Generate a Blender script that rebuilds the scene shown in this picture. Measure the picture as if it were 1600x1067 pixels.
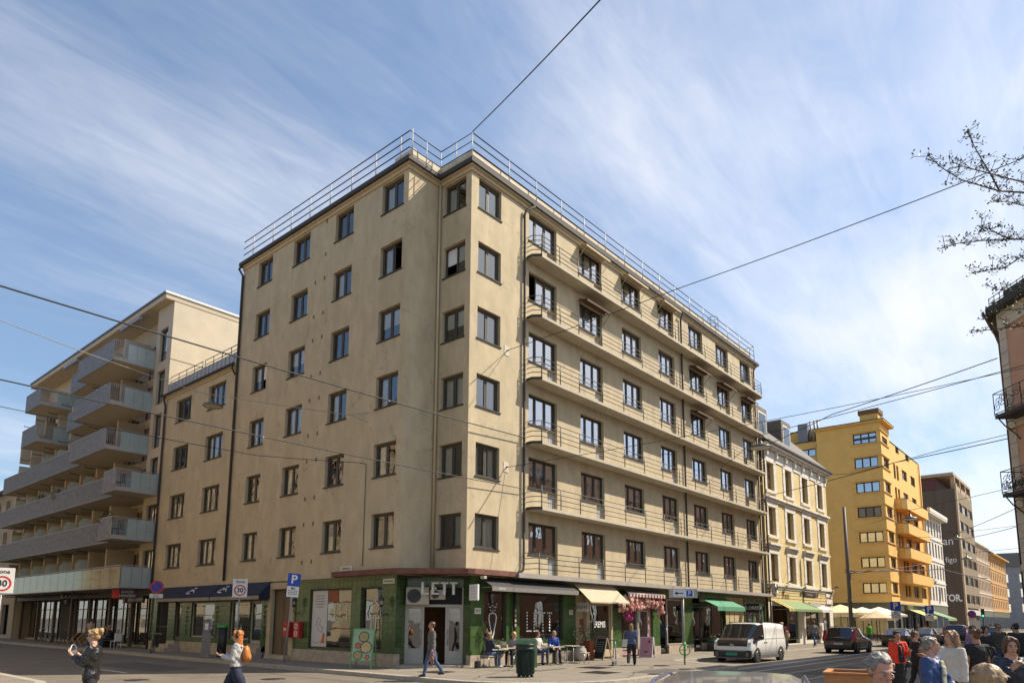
import bpy, bmesh, math, random
import numpy as np
from mathutils import Vector, Matrix, Euler
for _o in list(bpy.data.objects): bpy.data.objects.remove(_o)
S = bpy.context.scene
COL = S.collection
R_ = math.radians
rnd = random.Random(7)

# ------------------------------------------------------------------ camera
# x runs along the sunlit street, y along the shaded street, origin at the block's corner
PITCH, ROLL, HEAD = .1443, .0055, R_(40.7)
cam_d = bpy.data.cameras.new('camera')
cam = bpy.data.objects.new('camera', cam_d); COL.objects.link(cam); S.camera = cam
cam_d.sensor_fit = 'HORIZONTAL'; cam_d.sensor_width = 36
cam_d.lens = 1085.64/1600*36
cam_d.shift_x = 0; cam_d.shift_y = (809.58-533.5)/1600
cam_d.clip_start = .1; cam_d.clip_end = 4000
_r = Vector((math.sin(HEAD), -math.cos(HEAD), 0)); _f0 = Vector((math.cos(HEAD), math.sin(HEAD), 0))
_f = _f0*math.cos(PITCH)+Vector((0,0,math.sin(PITCH))); _u = -_f0*math.sin(PITCH)+Vector((0,0,math.cos(PITCH)))
_r2 = _r*math.cos(ROLL)+_u*math.sin(ROLL); _u2 = -_r*math.sin(ROLL)+_u*math.cos(ROLL)
_m = Matrix((_r2, _u2, -_f)).transposed().to_4x4(); _m.translation = (-19.615,-19.254,1.85)
cam.matrix_world = _m

# ------------------------------------------------------------------ sun and sky
SUN = Vector((1.30,-1.0,1.75)).normalized()
el = math.asin(SUN.z); az = math.atan2(SUN.x, SUN.y)
sd = bpy.data.lights.new('sun','SUN'); so = bpy.data.objects.new('sun', sd); COL.objects.link(so)
sd.energy = 4.7; sd.angle = R_(.55); sd.color = (1,.90,.74)
so.rotation_euler = SUN.to_track_quat('Z','Y').to_euler(); so.location = (40,-40,60)
W = bpy.data.worlds.new('World'); S.world = W; W.use_nodes = True
nt = W.node_tree; N = nt.nodes; LK = nt.links
for n in list(N): N.remove(n)
def nd(t, **k):
    n = N.new(t)
    for a, b in k.items(): setattr(n, a, b)
    return n
def mth(op, a, b=None, c=None):
    n = nd('ShaderNodeMath', operation=op)
    for i, v in enumerate((a, b, c)):
        if v is None: continue
        if hasattr(v, 'links') or hasattr(v,'is_linked'): LK.new(v, n.inputs[i])
        else: n.inputs[i].default_value = v
    return n.outputs[0]
out = nd('ShaderNodeOutputWorld'); bg = nd('ShaderNodeBackground'); LK.new(bg.outputs[0], out.inputs[0])
sky = nd('ShaderNodeTexSky', sky_type='NISHITA'); sky.sun_disc = False
sky.sun_elevation = el; sky.sun_rotation = az; sky.air_density = 1.2; sky.dust_density = .25; sky.ozone_density = 2.0
tc = nd('ShaderNodeTexCoord'); sep = nd('ShaderNodeSeparateXYZ'); LK.new(tc.outputs['Generated'], sep.inputs[0])
dz = mth('ADD', mth('MAXIMUM', sep.outputs[2], 0.0), .16)
px = mth('DIVIDE', sep.outputs[0], dz); py = mth('DIVIDE', sep.outputs[1], dz)
cmb = nd('ShaderNodeCombineXYZ'); LK.new(px, cmb.inputs[0]); LK.new(py, cmb.inputs[1])
def cloud_noise(rot, scl, scale, detail, dist, rough=.6, off=(0,0,0)):
    mp = nd('ShaderNodeMapping'); LK.new(cmb.outputs[0], mp.inputs[0])
    mp.inputs['Rotation'].default_value = (0,0,R_(rot)); mp.inputs['Scale'].default_value = scl; mp.inputs['Location'].default_value = off
    t = nd('ShaderNodeTexNoise'); LK.new(mp.outputs[0], t.inputs['Vector'])
    t.inputs['Scale'].default_value = scale; t.inputs['Detail'].default_value = detail
    t.inputs['Distortion'].default_value = dist; t.inputs['Roughness'].default_value = rough
    return t.outputs['Fac']
n1 = cloud_noise(-24, (.6,1.5,1), 1.4, 7, .7, .56)                    # long wispy streaks
n2 = cloud_noise(-35, (1,1.3,1), .55, 4, .3, .5, (3.1,1.7,0))          # where the cloud lies
n3 = cloud_noise(-15, (.8,3.2,1), 4.5, 7, 1.1, .65)                    # fine fibres
# clouds thicken towards the bright side of the street
rt = mth('ADD', mth('MULTIPLY', sep.outputs[0], .75), mth('MULTIPLY', sep.outputs[1], -.66))
amt = mth('ADD', mth('MULTIPLY', n1, .52), mth('MULTIPLY', n2, .62))
amt = mth('ADD', amt, mth('MULTIPLY', n3, .15))
rz_ = nd('ShaderNodeMapRange'); LK.new(sep.outputs[2], rz_.inputs[0]); rz_.inputs[1].default_value=.05; rz_.inputs[2].default_value=.45; rz_.inputs[3].default_value=.05; rz_.inputs[4].default_value=.25
amt = mth('ADD', amt, mth('MULTIPLY', rt, rz_.outputs[0]))
low = mth('MULTIPLY', mth('SUBTRACT', .55, sep.outputs[2]), .05)
amt = mth('ADD', amt, low)
rmp = nd('ShaderNodeMapRange', interpolation_type='SMOOTHSTEP'); LK.new(amt, rmp.inputs[0])
rmp.inputs[1].default_value = .51; rmp.inputs[2].default_value = 1.0; rmp.inputs[3].default_value = .03; rmp.inputs[4].default_value = .93
# an old straight vapour trail
ctr = mth('ADD', mth('MULTIPLY', px, .28), mth('MULTIPLY', py, -.96))
trail = mth('ABSOLUTE', mth('SUBTRACT', ctr, -.62))
tw = nd('ShaderNodeMapRange', interpolation_type='SMOOTHSTEP'); LK.new(trail, tw.inputs[0]); tw.inputs[1].default_value=0; tw.inputs[2].default_value=.02; tw.inputs[3].default_value=.0; tw.inputs[4].default_value=0
mix = nd('ShaderNodeMixRGB'); LK.new(mth('ADD', rmp.outputs[0], tw.outputs[0]), mix.inputs[0])
skm = nd('ShaderNodeMixRGB', blend_type='MULTIPLY'); skm.inputs[0].default_value = 1; LK.new(sky.outputs[0], skm.inputs[1]); 
hz_ = nd('ShaderNodeMapRange', interpolation_type='SMOOTHSTEP'); LK.new(sep.outputs[2], hz_.inputs[0]); hz_.inputs[1].default_value=0; hz_.inputs[2].default_value=.55; hz_.inputs[3].default_value=.62; hz_.inputs[4].default_value=1
hzc = nd('ShaderNodeCombineXYZ'); LK.new(hz_.outputs[0], hzc.inputs[0]); LK.new(mth('POWER', hz_.outputs[0], .75), hzc.inputs[1]); LK.new(mth('POWER', hz_.outputs[0], .45), hzc.inputs[2]); LK.new(hzc.outputs[0], skm.inputs[2])
LK.new(skm.outputs[0], mix.inputs[1]); mix.inputs[2].default_value = (6.6,6.6,6.9,1)
LK.new(mix.outputs[0], bg.inputs[0]); bg.inputs[1].default_value = .110
S.view_settings.view_transform = 'Standard'; S.view_settings.look = 'None'
S.view_settings.exposure = 0.62; S.view_settings.gamma = 1
S.render.engine = 'CYCLES'
S.cycles.max_bounces = 8; S.cycles.transparent_max_bounces = 12; S.cycles.caustics_reflective = False; S.cycles.caustics_refractive = False

# ------------------------------------------------------------------ helpers
class MB:
    def __init__(s): s.v=[]; s.f=[]; s.m=[]; s.M=Matrix.Identity(4); s.mi=0; s.sm=[]; s.smooth=False
    def _add(s, vs, fs):
        b=len(s.v); M=s.M
        s.v += [tuple(M@Vector(p)) for p in vs]
        for f in fs: s.f.append(tuple(b+i for i in f)); s.m.append(s.mi); s.sm.append(s.smooth)
    def box(s,x0,y0,z0,x1,y1,z1):
        if x0>x1:x0,x1=x1,x0
        if y0>y1:y0,y1=y1,y0
        if z0>z1:z0,z1=z1,z0
        s._add([(x0,y0,z0),(x1,y0,z0),(x1,y1,z0),(x0,y1,z0),(x0,y0,z1),(x1,y0,z1),(x1,y1,z1),(x0,y1,z1)],
               [(3,2,1,0),(4,5,6,7),(0,1,5,4),(1,2,6,5),(2,3,7,6),(3,0,4,7)]); return s
    def quad(s,a,b,c,d): s._add([a,b,c,d],[(0,1,2,3)]); return s
    def poly(s,pts): s._add(pts,[tuple(range(len(pts)))]); return s
    def tube(s,pts,r,n=8,cap=True,sy=1.0):
        pts=[Vector(p) for p in pts]; k=len(pts); rs=r if hasattr(r,'__len__') else [r]*k
        vs=[];fs=[]; up=None
        for i,p in enumerate(pts):
            t=(pts[min(i+1,k-1)]-pts[max(i-1,0)])
            if t.length<1e-9: t=Vector((0,0,1))
            t.normalize()
            if up is None: up=Vector((0,0,1)) if abs(t.z)<.9 else Vector((1,0,0))
            a=t.cross(up)
            if a.length<1e-5: a=t.cross(Vector((0,1,0)))
            a.normalize(); b=a.cross(t).normalized(); up=b
            for j in range(n):
                q=2*math.pi*j/n; vs.append(p+a*(rs[i]*math.cos(q))+b*(rs[i]*sy*math.sin(q)))
        for i in range(k-1):
            for j in range(n):
                j2=(j+1)%n; fs.append((i*n+j,i*n+j2,(i+1)*n+j2,(i+1)*n+j))
        if cap: fs.append(tuple(range(n))[::-1]); fs.append(tuple((k-1)*n+j for j in range(n)))
        old=s.smooth; s.smooth=n>=6; s._add(vs,fs); s.smooth=old; return s
    def bar(s,a,b,w,h=None):
        h=h or w; return s.tube([a,b],w*.7071,4,True,h/w) if False else s._bar(a,b,w,h)
    def _bar(s,a,b,w,h):
        a=Vector(a);b=Vector(b);t=(b-a).normalized(); up=Vector((0,0,1)) if abs(t.z)<.95 else Vector((0,1,0))
        x=t.cross(up).normalized()*(w/2); y=x.cross(t).normalized()*(h/2)
        s._add([a-x-y,a+x-y,a+x+y,a-x+y,b-x-y,b+x-y,b+x+y,b-x+y],[(3,2,1,0),(4,5,6,7),(0,1,5,4),(1,2,6,5),(2,3,7,6),(3,0,4,7)]); return s
    def prism(s,poly,h0,h1,axis='z'):
        n=len(poly)
        ar=sum(poly[i][0]*poly[(i+1)%n][1]-poly[(i+1)%n][0]*poly[i][1] for i in range(n))
        if ar<0: poly=poly[::-1]
        def P(p,h): return {'z':(p[0],p[1],h),'y':(p[0],h,p[1]),'x':(h,p[0],p[1])}[axis]
        vs=[P(p,h0) for p in poly]+[P(p,h1) for p in poly]
        fs=[tuple(range(n))[::-1],tuple(range(n,2*n))]+[(i,(i+1)%n,n+(i+1)%n,n+i) for i in range(n)]
        if axis=='y': fs=[f[::-1] for f in fs]
        s._add(vs,fs); return s
    def lathe(s,prof,c=(0,0,0),n=16,a0=0,a1=2*math.pi):
        full=abs(a1-a0-2*math.pi)<1e-6; m=n if full else n+1; vs=[];fs=[]
        for r,z in prof:
            for j in range(m):
                q=a0+(a1-a0)*j/n; vs.append((c[0]+r*math.cos(q),c[1]+r*math.sin(q),c[2]+z))
        for i in range(len(prof)-1):
            for j in range(n):
                j2=(j+1)%m; fs.append((i*m+j,i*m+j2,(i+1)*m+j2,(i+1)*m+j))
        old=s.smooth; s.smooth=True; s._add(vs,fs); s.smooth=old; return s
    def ell(s,c,r,n=12,k=8):
        r=(r,r,r) if not hasattr(r,'__len__') else r; vs=[];fs=[]
        for i in range(k+1):
            t=math.pi*i/k
            for j in range(n):
                q=2*math.pi*j/n; vs.append((c[0]+r[0]*math.sin(t)*math.cos(q),c[1]+r[1]*math.sin(t)*math.sin(q),c[2]-r[2]*math.cos(t)))
        for i in range(k):
            for j in range(n):
                j2=(j+1)%n; fs.append((i*n+j,i*n+j2,(i+1)*n+j2,(i+1)*n+j))
        old=s.smooth; s.smooth=True; s._add(vs,fs); s.smooth=old; return s
    def mesh(s,name,mats):
        me=bpy.data.meshes.new(name); me.from_pydata(s.v,[],s.f)
        mats=mats if isinstance(mats,(list,tuple)) else [mats]
        for m in mats: me.materials.append(m)
        me.polygons.foreach_set('material_index',s.m); me.polygons.foreach_set('use_smooth',s.sm)
        me.validate(); me.update(); return me
    def mark(s): 
        if not hasattr(s,'mk'): s.mk=[(0,0)]
        s.mk.append((len(s.v),len(s.f)))
    def build_each(s,name,mats,parent=None,world=True):
        r=[]
        for (v0,f0),(v1,f1) in zip(s.mk[:-1],s.mk[1:]):
            q=MB(); q.v=s.v[v0:v1]; q.f=[tuple(i-v0 for i in f) for f in s.f[f0:f1]]; q.m=s.m[f0:f1]; q.sm=s.sm[f0:f1]
            r.append(q.build(name,mats,parent,world))
        return r
    def build(s,name,mats,parent=None,world=True,loc=None,rz=0):
        return put(name,s.mesh(name,mats),parent,world,loc,rz)
def put(name,me,parent=None,world=True,loc=None,rz=0):
    o=bpy.data.objects.new(name,me); COL.objects.link(o)
    if parent is not None:
        o.parent=parent
        if world and loc is None:
            bpy_w=wmat(parent).inverted(); o.matrix_local=bpy_w
            return o
    if loc is not None: o.location=loc
    o.rotation_euler=(0,0,rz); return o
def wmat(o):
    m=o.matrix_basis.copy()
    while o.parent: o=o.parent; m=o.matrix_basis@m
    return m
def tag(o,label=None,cat=None,group=None,kind=None):
    if label: o['label']=label
    if cat: o['category']=cat
    if group: o['group']=group
    if kind: o['kind']=kind
    return o
def thing(name,label,cat,loc=(0,0,0),rz=0,group=None):
    o=bpy.data.objects.new(name,None); COL.objects.link(o); o.location=loc; o.rotation_euler=(0,0,rz); o.empty_display_size=.2
    return tag(o,label,cat,group)
def copy_tree(o,parent=None):
    c=o.copy(); COL.objects.link(c)
    if parent is not None: c.parent=parent
    for ch in [x for x in bpy.data.objects if x.parent==o]: copy_tree(ch,c)
    return c
def bevel(o,w,seg=2):
    m=o.modifiers.new('bevel','BEVEL'); m.width=w; m.segments=seg; m.limit_method='ANGLE'; m.angle_limit=R_(40); return o

MATS={}
def mat(name,col,rough=.6,var=.12,scale=3.0,bump=0.0,bscale=40.0,metal=0.0,spec=.5,sheen=0,coat=0,emit=None,estr=1,grime=0.0,stretch=None,streak=0.0):
    if name in MATS: return MATS[name]
    m=bpy.data.materials.new(name); m.use_nodes=True; t=m.node_tree; n=t.nodes; l=t.links
    b=n['Principled BSDF']; b.inputs['Roughness'].default_value=rough; b.inputs['Metallic'].default_value=metal
    b.inputs['Specular IOR Level'].default_value=spec
    if coat: b.inputs['Coat Weight'].default_value=coat; b.inputs['Coat Roughness'].default_value=.04
    c=tuple(col)+(1,)
    g=n.new('ShaderNodeTexCoord')
    src=g.outputs['Object']
    if stretch:
        mp=n.new('ShaderNodeMapping'); l.new(src,mp.inputs[0]); mp.inputs['Scale'].default_value=stretch; src=mp.outputs[0]
    if var>0:
        tx=n.new('ShaderNodeTexNoise'); l.new(src,tx.inputs['Vector']); tx.inputs['Scale'].default_value=scale; tx.inputs['Detail'].default_value=6; tx.inputs['Roughness'].default_value=.62
        mr=n.new('ShaderNodeMapRange'); l.new(tx.outputs['Fac'],mr.inputs[0]); mr.inputs[1].default_value=.28; mr.inputs[2].default_value=.72; mr.inputs[3].default_value=1-var; mr.inputs[4].default_value=1+var
        mx=n.new('ShaderNodeMixRGB'); mx.blend_type='MULTIPLY'; mx.inputs[0].default_value=1; mx.inputs[1].default_value=c; l.new(mr.outputs[0],mx.inputs[2]); last=mx.outputs[0]
        if grime>0:
            t2=n.new('ShaderNodeTexNoise'); l.new(src,t2.inputs['Vector']); t2.inputs['Scale'].default_value=scale*.35; t2.inputs['Detail'].default_value=8; t2.inputs['Roughness'].default_value=.7; t2.inputs['Distortion'].default_value=.6
            r2=n.new('ShaderNodeMapRange'); l.new(t2.outputs['Fac'],r2.inputs[0]); r2.inputs[1].default_value=.5; r2.inputs[2].default_value=.78; r2.inputs[3].default_value=0; r2.inputs[4].default_value=grime
            m2=n.new('ShaderNodeMixRGB'); l.new(r2.outputs[0],m2.inputs[0]); l.new(last,m2.inputs[1]); m2.inputs[2].default_value=(col[0]*.45,col[1]*.45,col[2]*.48,1); last=m2.outputs[0]
        l.new(last,b.inputs['Base Color'])
    else: b.inputs['Base Color'].default_value=c
    if bump>0:
        tb=n.new('ShaderNodeTexNoise'); l.new(g.outputs['Object'],tb.inputs['Vector']); tb.inputs['Scale'].default_value=bscale; tb.inputs['Detail'].default_value=4
        bp=n.new('ShaderNodeBump'); bp.inputs['Strength'].default_value=bump; bp.inputs['Distance'].default_value=.02; l.new(tb.outputs['Fac'],bp.inputs['Height']); l.new(bp.outputs[0],b.inputs['Normal'])
    if emit: b.inputs['Emission Color'].default_value=tuple(emit)+(1,); b.inputs['Emission Strength'].default_value=estr
    if streak:
        mp=n.new('ShaderNodeMapping'); l.new(g.outputs['Object'],mp.inputs[0]); mp.inputs['Scale'].default_value=(1.1,1.1,.10)
        t3=n.new('ShaderNodeTexNoise'); l.new(mp.outputs[0],t3.inputs['Vector']); t3.inputs['Scale'].default_value=1.6; t3.inputs['Detail'].default_value=8; t3.inputs['Roughness'].default_value=.75
        r3=n.new('ShaderNodeMapRange'); l.new(t3.outputs['Fac'],r3.inputs[0]); r3.inputs[1].default_value=.45; r3.inputs[2].default_value=.75; r3.inputs[3].default_value=0; r3.inputs[4].default_value=streak*.38
        t4=n.new('ShaderNodeTexNoise'); l.new(g.outputs['Object'],t4.inputs['Vector']); t4.inputs['Scale'].default_value=1.3; t4.inputs['Detail'].default_value=9; t4.inputs['Roughness'].default_value=.72; t4.inputs['Distortion'].default_value=1.2
        r4=n.new('ShaderNodeMapRange'); l.new(t4.outputs['Fac'],r4.inputs[0]); r4.inputs[1].default_value=.58; r4.inputs[2].default_value=.72; r4.inputs[3].default_value=0; r4.inputs[4].default_value=streak*1.15
        ad=n.new('ShaderNodeMath'); ad.operation='ADD'; l.new(r3.outputs[0],ad.inputs[0]); l.new(r4.outputs[0],ad.inputs[1])
        m4=n.new('ShaderNodeMixRGB'); l.new(ad.outputs[0],m4.inputs[0]); l.new(last,m4.inputs[1]); m4.inputs[2].default_value=(col[0]*.42,col[1]*.44,col[2]*.5,1); l.new(m4.outputs[0],b.inputs['Base Color'])
    MATS[name]=m; return m
def glass(name,tint=(.75,.8,.8),refl=.28,rough=.01,wave=.0,thru=.9):
    if name in MATS: return MATS[name]
    m=bpy.data.materials.new(name); m.use_nodes=True; t=m.node_tree; n=t.nodes; l=t.links
    for x in list(n): n.remove(x)
    o=n.new('ShaderNodeOutputMaterial'); mx=n.new('ShaderNodeMixShader'); tr=n.new('ShaderNodeBsdfTransparent'); gl=n.new('ShaderNodeBsdfGlossy')
    tr.inputs[0].default_value=tuple(tint)+(1,); gl.inputs['Roughness'].default_value=rough; gl.inputs[0].default_value=(.95,.97,1,1)
    fr=n.new('ShaderNodeLayerWeight'); fr.inputs[0].default_value=.35
    mr=n.new('ShaderNodeMapRange'); l.new(fr.outputs['Fresnel'],mr.inputs[0]); mr.inputs[3].default_value=refl; mr.inputs[4].default_value=1
    l.new(mr.outputs[0],mx.inputs[0]); l.new(tr.outputs[0],mx.inputs[1]); l.new(gl.outputs[0],mx.inputs[2]); l.new(mx.outputs[0],o.inputs[0])
    if wave:
        g=n.new('ShaderNodeTexCoord'); tb=n.new('ShaderNodeTexNoise'); l.new(g.outputs['Object'],tb.inputs['Vector']); tb.inputs['Scale'].default_value=1.6; tb.inputs['Detail'].default_value=1
        bp=n.new('ShaderNodeBump'); bp.inputs['Strength'].default_value=wave; bp.inputs['Distance'].default_value=.05; l.new(tb.outputs['Fac'],bp.inputs['Height']); l.new(bp.outputs[0],gl.inputs['Normal'])
    MATS[name]=m; return m
def text_mb(txt,size,thick=.01,font_scale_x=1.0,align='CENTER',bold=0.0,spacing=1.0):
    """lettering as a mesh lying in local x (right) / z (up), facing -y"""
    cu=bpy.data.curves.new('lettering','FONT'); cu.body=txt; cu.size=size; cu.extrude=thick/2; cu.align_x=align; cu.align_y='CENTER'; cu.offset=bold; cu.space_character=spacing; cu.resolution_u=3
    ob=bpy.data.objects.new('lettering',cu); COL.objects.link(ob)
    dg=bpy.context.evaluated_depsgraph_get(); me=bpy.data.meshes.new_from_object(ob.evaluated_get(dg))
    bpy.data.objects.remove(ob); bpy.data.curves.remove(cu)
    mb=MB(); vs=[(v.co.x*font_scale_x,-v.co.z,v.co.y) for v in me.vertices]; mb._add(vs,[tuple(p.vertices) for p in me.polygons]); bpy.data.meshes.remove(me)
    return mb
def merge(mb,other,M,mi=None):
    b=len(mb.v); mb.v += [tuple(M@Vector(p)) for p in other.v]
    for f,m,sm in zip(other.f,other.m,other.sm): mb.f.append(tuple(b+i for i in f)); mb.m.append(m if mi is None else mi); mb.sm.append(sm)
def T(x,y,z): return Matrix.Translation((x,y,z))
def RZ(a): return Matrix.Rotation(a,4,'Z')
def RX(a): return Matrix.Rotation(a,4,'X')
def RY(a): return Matrix.Rotation(a,4,'Y')
FR = Matrix.Identity(4)                       # facing the sunlit street (-y)
FL = RZ(-math.pi/2)                           # facing the shaded street (-x)
def wall_holes(mb,x0,x1,z0,z1,holes,depth,M,ret=True):
    """wall in local x/z at y=0 facing -y, with rectangular holes and their reveals"""
    xs=sorted({x0,x1}|{h[0] for h in holes}|{h[2] for h in holes}); zs=sorted({z0,z1}|{h[1] for h in holes}|{h[3] for h in holes})
    xs=[x for x in xs if x0<=x<=x1]; zs=[z for z in zs if z0<=z<=z1]
    old=mb.M; mb.M=M
    for i in range(len(xs)-1):
        for j in range(len(zs)-1):
            cx=(xs[i]+xs[i+1])/2; cz=(zs[j]+zs[j+1])/2
            if any(h[0]<cx<h[2] and h[1]<cz<h[3] for h in holes): continue
            mb.quad((xs[i],0,zs[j]),(xs[i+1],0,zs[j]),(xs[i+1],0,zs[j+1]),(xs[i],0,zs[j+1]))
    for a,b,c,d in holes:
        mb.quad((a,0,b),(a,depth,b),(c,depth,b),(c,0,b)); mb.quad((a,0,d),(c,0,d),(c,depth,d),(a,depth,d))
        mb.quad((a,0,b),(a,0,d),(a,depth,d),(a,depth,b)); mb.quad((c,0,b),(c,depth,b),(c,depth,d),(c,0,d))
    mb.M=old
# ------------------------------------------------------------------ ground
asph=mat('old_asphalt',(.165,.137,.103),.85,.22,.9,.35,70,grime=.35)
pave=mat('pavement_asphalt',(.22,.187,.145),.85,.16,1.2,.3,60,grime=.3)
kerbm=mat('granite_kerb',(.36,.32,.26),.8,.2,6,.2,40,grime=.3)
linem=mat('worn_road_paint',(.55,.53,.48),.7,.25,6)
g=MB(); n=40
g.quad((-400,-400,-.13),(900,-400,-.13),(900,900,-.13),(-400,900,-.13)); tag(g.build('road',asph),'asphalt road surface of the two streets','road',kind='structure')
def arc(cx,cy,r,a0,a1,n=10): return [(cx+r*math.cos(R_(a0+(a1-a0)*i/n)),cy+r*math.sin(R_(a0+(a1-a0)*i/n))) for i in range(n+1)]
KU,KV=-4.35,-7.45
outer=[(KU,400)]+[(KU,60),(KU,20)]+arc(KU+4,KV+4,4,180,270)+[(8.2,KV)]+[(10.6,-3.5),(39.5,-3.5),(41.5,-5.5),(47,-5.5)]+arc(47,-3.5,2,-90,0)+[(49,200)]
pv=MB(); pv.prism(outer,-.13,0.0)
tag(pv.build('pavement',pave),'asphalt pavement around the corner block','pavement',kind='structure')
kb=MB()
def strip(pts,w,z0,z1,mb):
    for i in range(len(pts)-1):
        a=Vector(pts[i]+(0,)); b=Vector(pts[i+1]+(0,)); t=(b-a).normalized(); nrm=Vector((t.y,-t.x,0))
        L=(b-a).length; k=max(1,int(L/1.2))
        for j in range(k):
            p=a+t*(L*j/k+.004); q=a+t*(L*(j+1)/k-.004)
            mb.prism([(p.x+nrm.x*.012,p.y+nrm.y*.012),(q.x+nrm.x*.012,q.y+nrm.y*.012),(q.x-nrm.x*w,q.y-nrm.y*w),(p.x-nrm.x*w,p.y-nrm.y*w)],z0,z1)
kp=[(KU,58),(KU,20),(KU,KV+4)]+arc(KU+4,KV+4,4,180,270)[1:]+[(8.2,KV),(10.6,-3.5),(39.5,-3.5),(41.5,-5.5),(47,-5.5)]
strip(kp,.28,-.14,.006,kb)
tag(kb.build('kerb',kerbm),'granite kerb stones edging the pavement','kerb',kind='structure')
fl=MB(); strip([(8.3,KV),(20,KV),(46,KV)],.45,-.15,-.122,fl); tag(fl.build('gutter_strip',kerbm),'pale flush stone strip along the parking bay','kerb',kind='structure')
bay=MB(); bay.prism([(8.5,KV+.46),(46,KV+.46),(41.4,-5.45),(39.4,-3.55),(10.6,-3.55)],-.14,-.118); tag(bay.build('parking_bay',mat('bay_asphalt',(.215,.18,.138),.85,.2,1,.3,60)),'asphalt parking bay beside the pavement','parking bay',kind='structure')
# far block pavements
for nm,pl in (('far_pavement',[(68,-4.2),(160,-4.2),(160,60),(68,60)]),('near_pavement',[(-60,-2.0),(-19,-2.0),(-16.2,-.8),(-14,1.6),(-13.0,4.5),(-13.0,120),(-60,120)]),('opposite_pavement',[(16.5,-13.4),(200,-13.4),(200,-80),(10.5,-80),(10.5,-19.5)])):
    p=MB(); p.prism(pl,-.13,.0); tag(p.build(nm,pave),'asphalt pavement','pavement',kind='structure')
    k=MB(); strip([tuple(x) for x in (pl[::-1] if nm!='far_pavement' else pl)][:3] if nm!='near_pavement' else [(-13.0,120),(-13.0,4.5),(-14,1.6),(-16.2,-.8),(-19,-2.0),(-40,-2.0)],.25,-.14,.005,k); tag(k.build('kerb',kerbm),'granite kerb stones across the street','kerb',kind='structure')
# tram rails and lane marks
tr=MB()
for v in (-9.6,-11.03): tr.box(-60,v-.04,-.135,220,v+.04,-.124)
tag(tr.build('tram_rail',mat('rail_steel',(.32,.30,.28),.35,.1,metal=.8)),'steel tram rails set in the road','rail',kind='structure')
ml=MB()
for v,a,b in [(-8.3,5.5,60)]: ml.box(a,v-.05,-.14,b,v+.05,-.1255)
for i in range(6): ml.box(-12.5-i*.0,9+i*6,-.14,-12.38,11.5+i*6,-.1255)
for a,b,c,d in [(-9.3,8,-9.18,10.4),(-14.2,10.6,-14.05,13.2),(-13.7,10.2,-13.55,12.8)]: ml.box(a,b,-.14,c,d,-.1255)
tag(ml.build('road_marking',linem),'worn white lane markings on the road','road marking',kind='structure')
# drain and manhole covers
iron=mat('cast_iron',(.07,.06,.055),.6,.3,12,metal=.5)
def manhole(x,y,z,r,label,square=False):
    t=thing('drain_grate' if square else 'manhole_cover',label,'manhole cover' if not square else 'drain grate',(x,y,z))
    a=MB()
    if square:
        a.box(-r,-r,-.02,r,-r+.04,.006); a.box(-r,r-.04,-.02,r,r,.006); a.box(-r,-r+.04,-.02,-r+.04,r-.04,.006); a.box(r-.04,-r+.04,-.02,r,r-.04,.006); a.build('rim',iron,t,False)
        b=MB()
        for k in range(9): x0=-r+.05+(2*r-.1)*k/9; b.box(x0,-r+.04,-.02,x0+.045,r-.04,.004)
        b.build('bar',iron,t,False)
    else:
        a.lathe([(r*.86,-.01),(r*.86,.006),(r,.006),(r,-.01)],(0,0,0),24); a.build('rim',iron,t,False)
        b=MB(); b.lathe([(0.001,.004),(r*.84,.004),(r*.84,-.01)],(0,0,0),24)
        for i in range(-4,5):
            for j in range(-4,5):
                if i*i+j*j<19 and (i+j)%2==0: b.box(i*r*.18-.03,j*r*.18-.03,.003,i*r*.18+.03,j*r*.18+.03,.010)
        b.build('lid',iron,t,False)

# repairs and cracks in the asphalt
pm=mat('patched_asphalt',(.10,.088,.072),.9,.2,2,.4,80); pm2=mat('pale_patch',(.24,.205,.16),.85,.2,2,.3,60); tarm=mat('tar_line',(.025,.023,.02),.6,.2)
for nm,pl,m,z in (('asphalt_patch',[(-11,-2),(-7.6,-3.2),(-7.2,-2.3),(-10.7,-1.0)],pm,-.127),('asphalt_patch',[(-8.5,8),(-6.6,8.1),(-6.5,14),(-8.4,13.8)],pm,-.127),('asphalt_patch',[(8,-10.7),(14,-10.6),(14,-9.9),(8,-9.95)],pm,-.123),('pavement_patch',[(-3.6,.5),(-1.2,-1.4),(-.6,-.6),(-2.9,1.2)],pm2,.003),('pavement_patch',[(2.5,-6.9),(5.2,-6.9),(5.2,-5.8),(2.5,-5.9)],pm,.003),('pavement_patch',[(-.5,-3.3),(2.4,-3.2),(2.4,-2.9),(-.5,-2.9)],pm,.0025),('pavement_patch',[(12,-3.0),(18,-3.0),(18,-2.2),(12,-2.3)],pm2,.003)):
    q=MB(); q.poly([(x,y,z) for x,y in pl]); tag(q.build(nm,m),'patch of different asphalt','patch',kind='structure')
rc=random.Random(3); q=MB()
for a,b,z in (((-13,0),(-5,-4),-.1265),((-12,6),(-6,3),-.1265),((-6,-3),(-5.5,9),-.1265),((0,-7.2),(7,-4.5),.0032),((-3.5,-3.8),(1.5,-1.2),.0032),((4,-2),(11,-3.2),.0032),((6,-9),(20,-8.6),-.1265)):
    a=Vector(a);b=Vector(b); p=a; n=14; nr=Vector((-(b-a).y,(b-a).x)).normalized()
    for k in range(1,n+1):
        r=a.lerp(b,k/n)+nr*rc.gauss(0,.10); w=nr*rc.uniform(.008,.022); q.poly([(p.x-w.x,p.y-w.y,z),(r.x-w.x,r.y-w.y,z),(r.x+w.x,r.y+w.y,z),(p.x+w.x,p.y+w.y,z)]); p=r
tag(q.build('asphalt_crack',tarm),'tarred cracks in the asphalt','crack',kind='structure')
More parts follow.
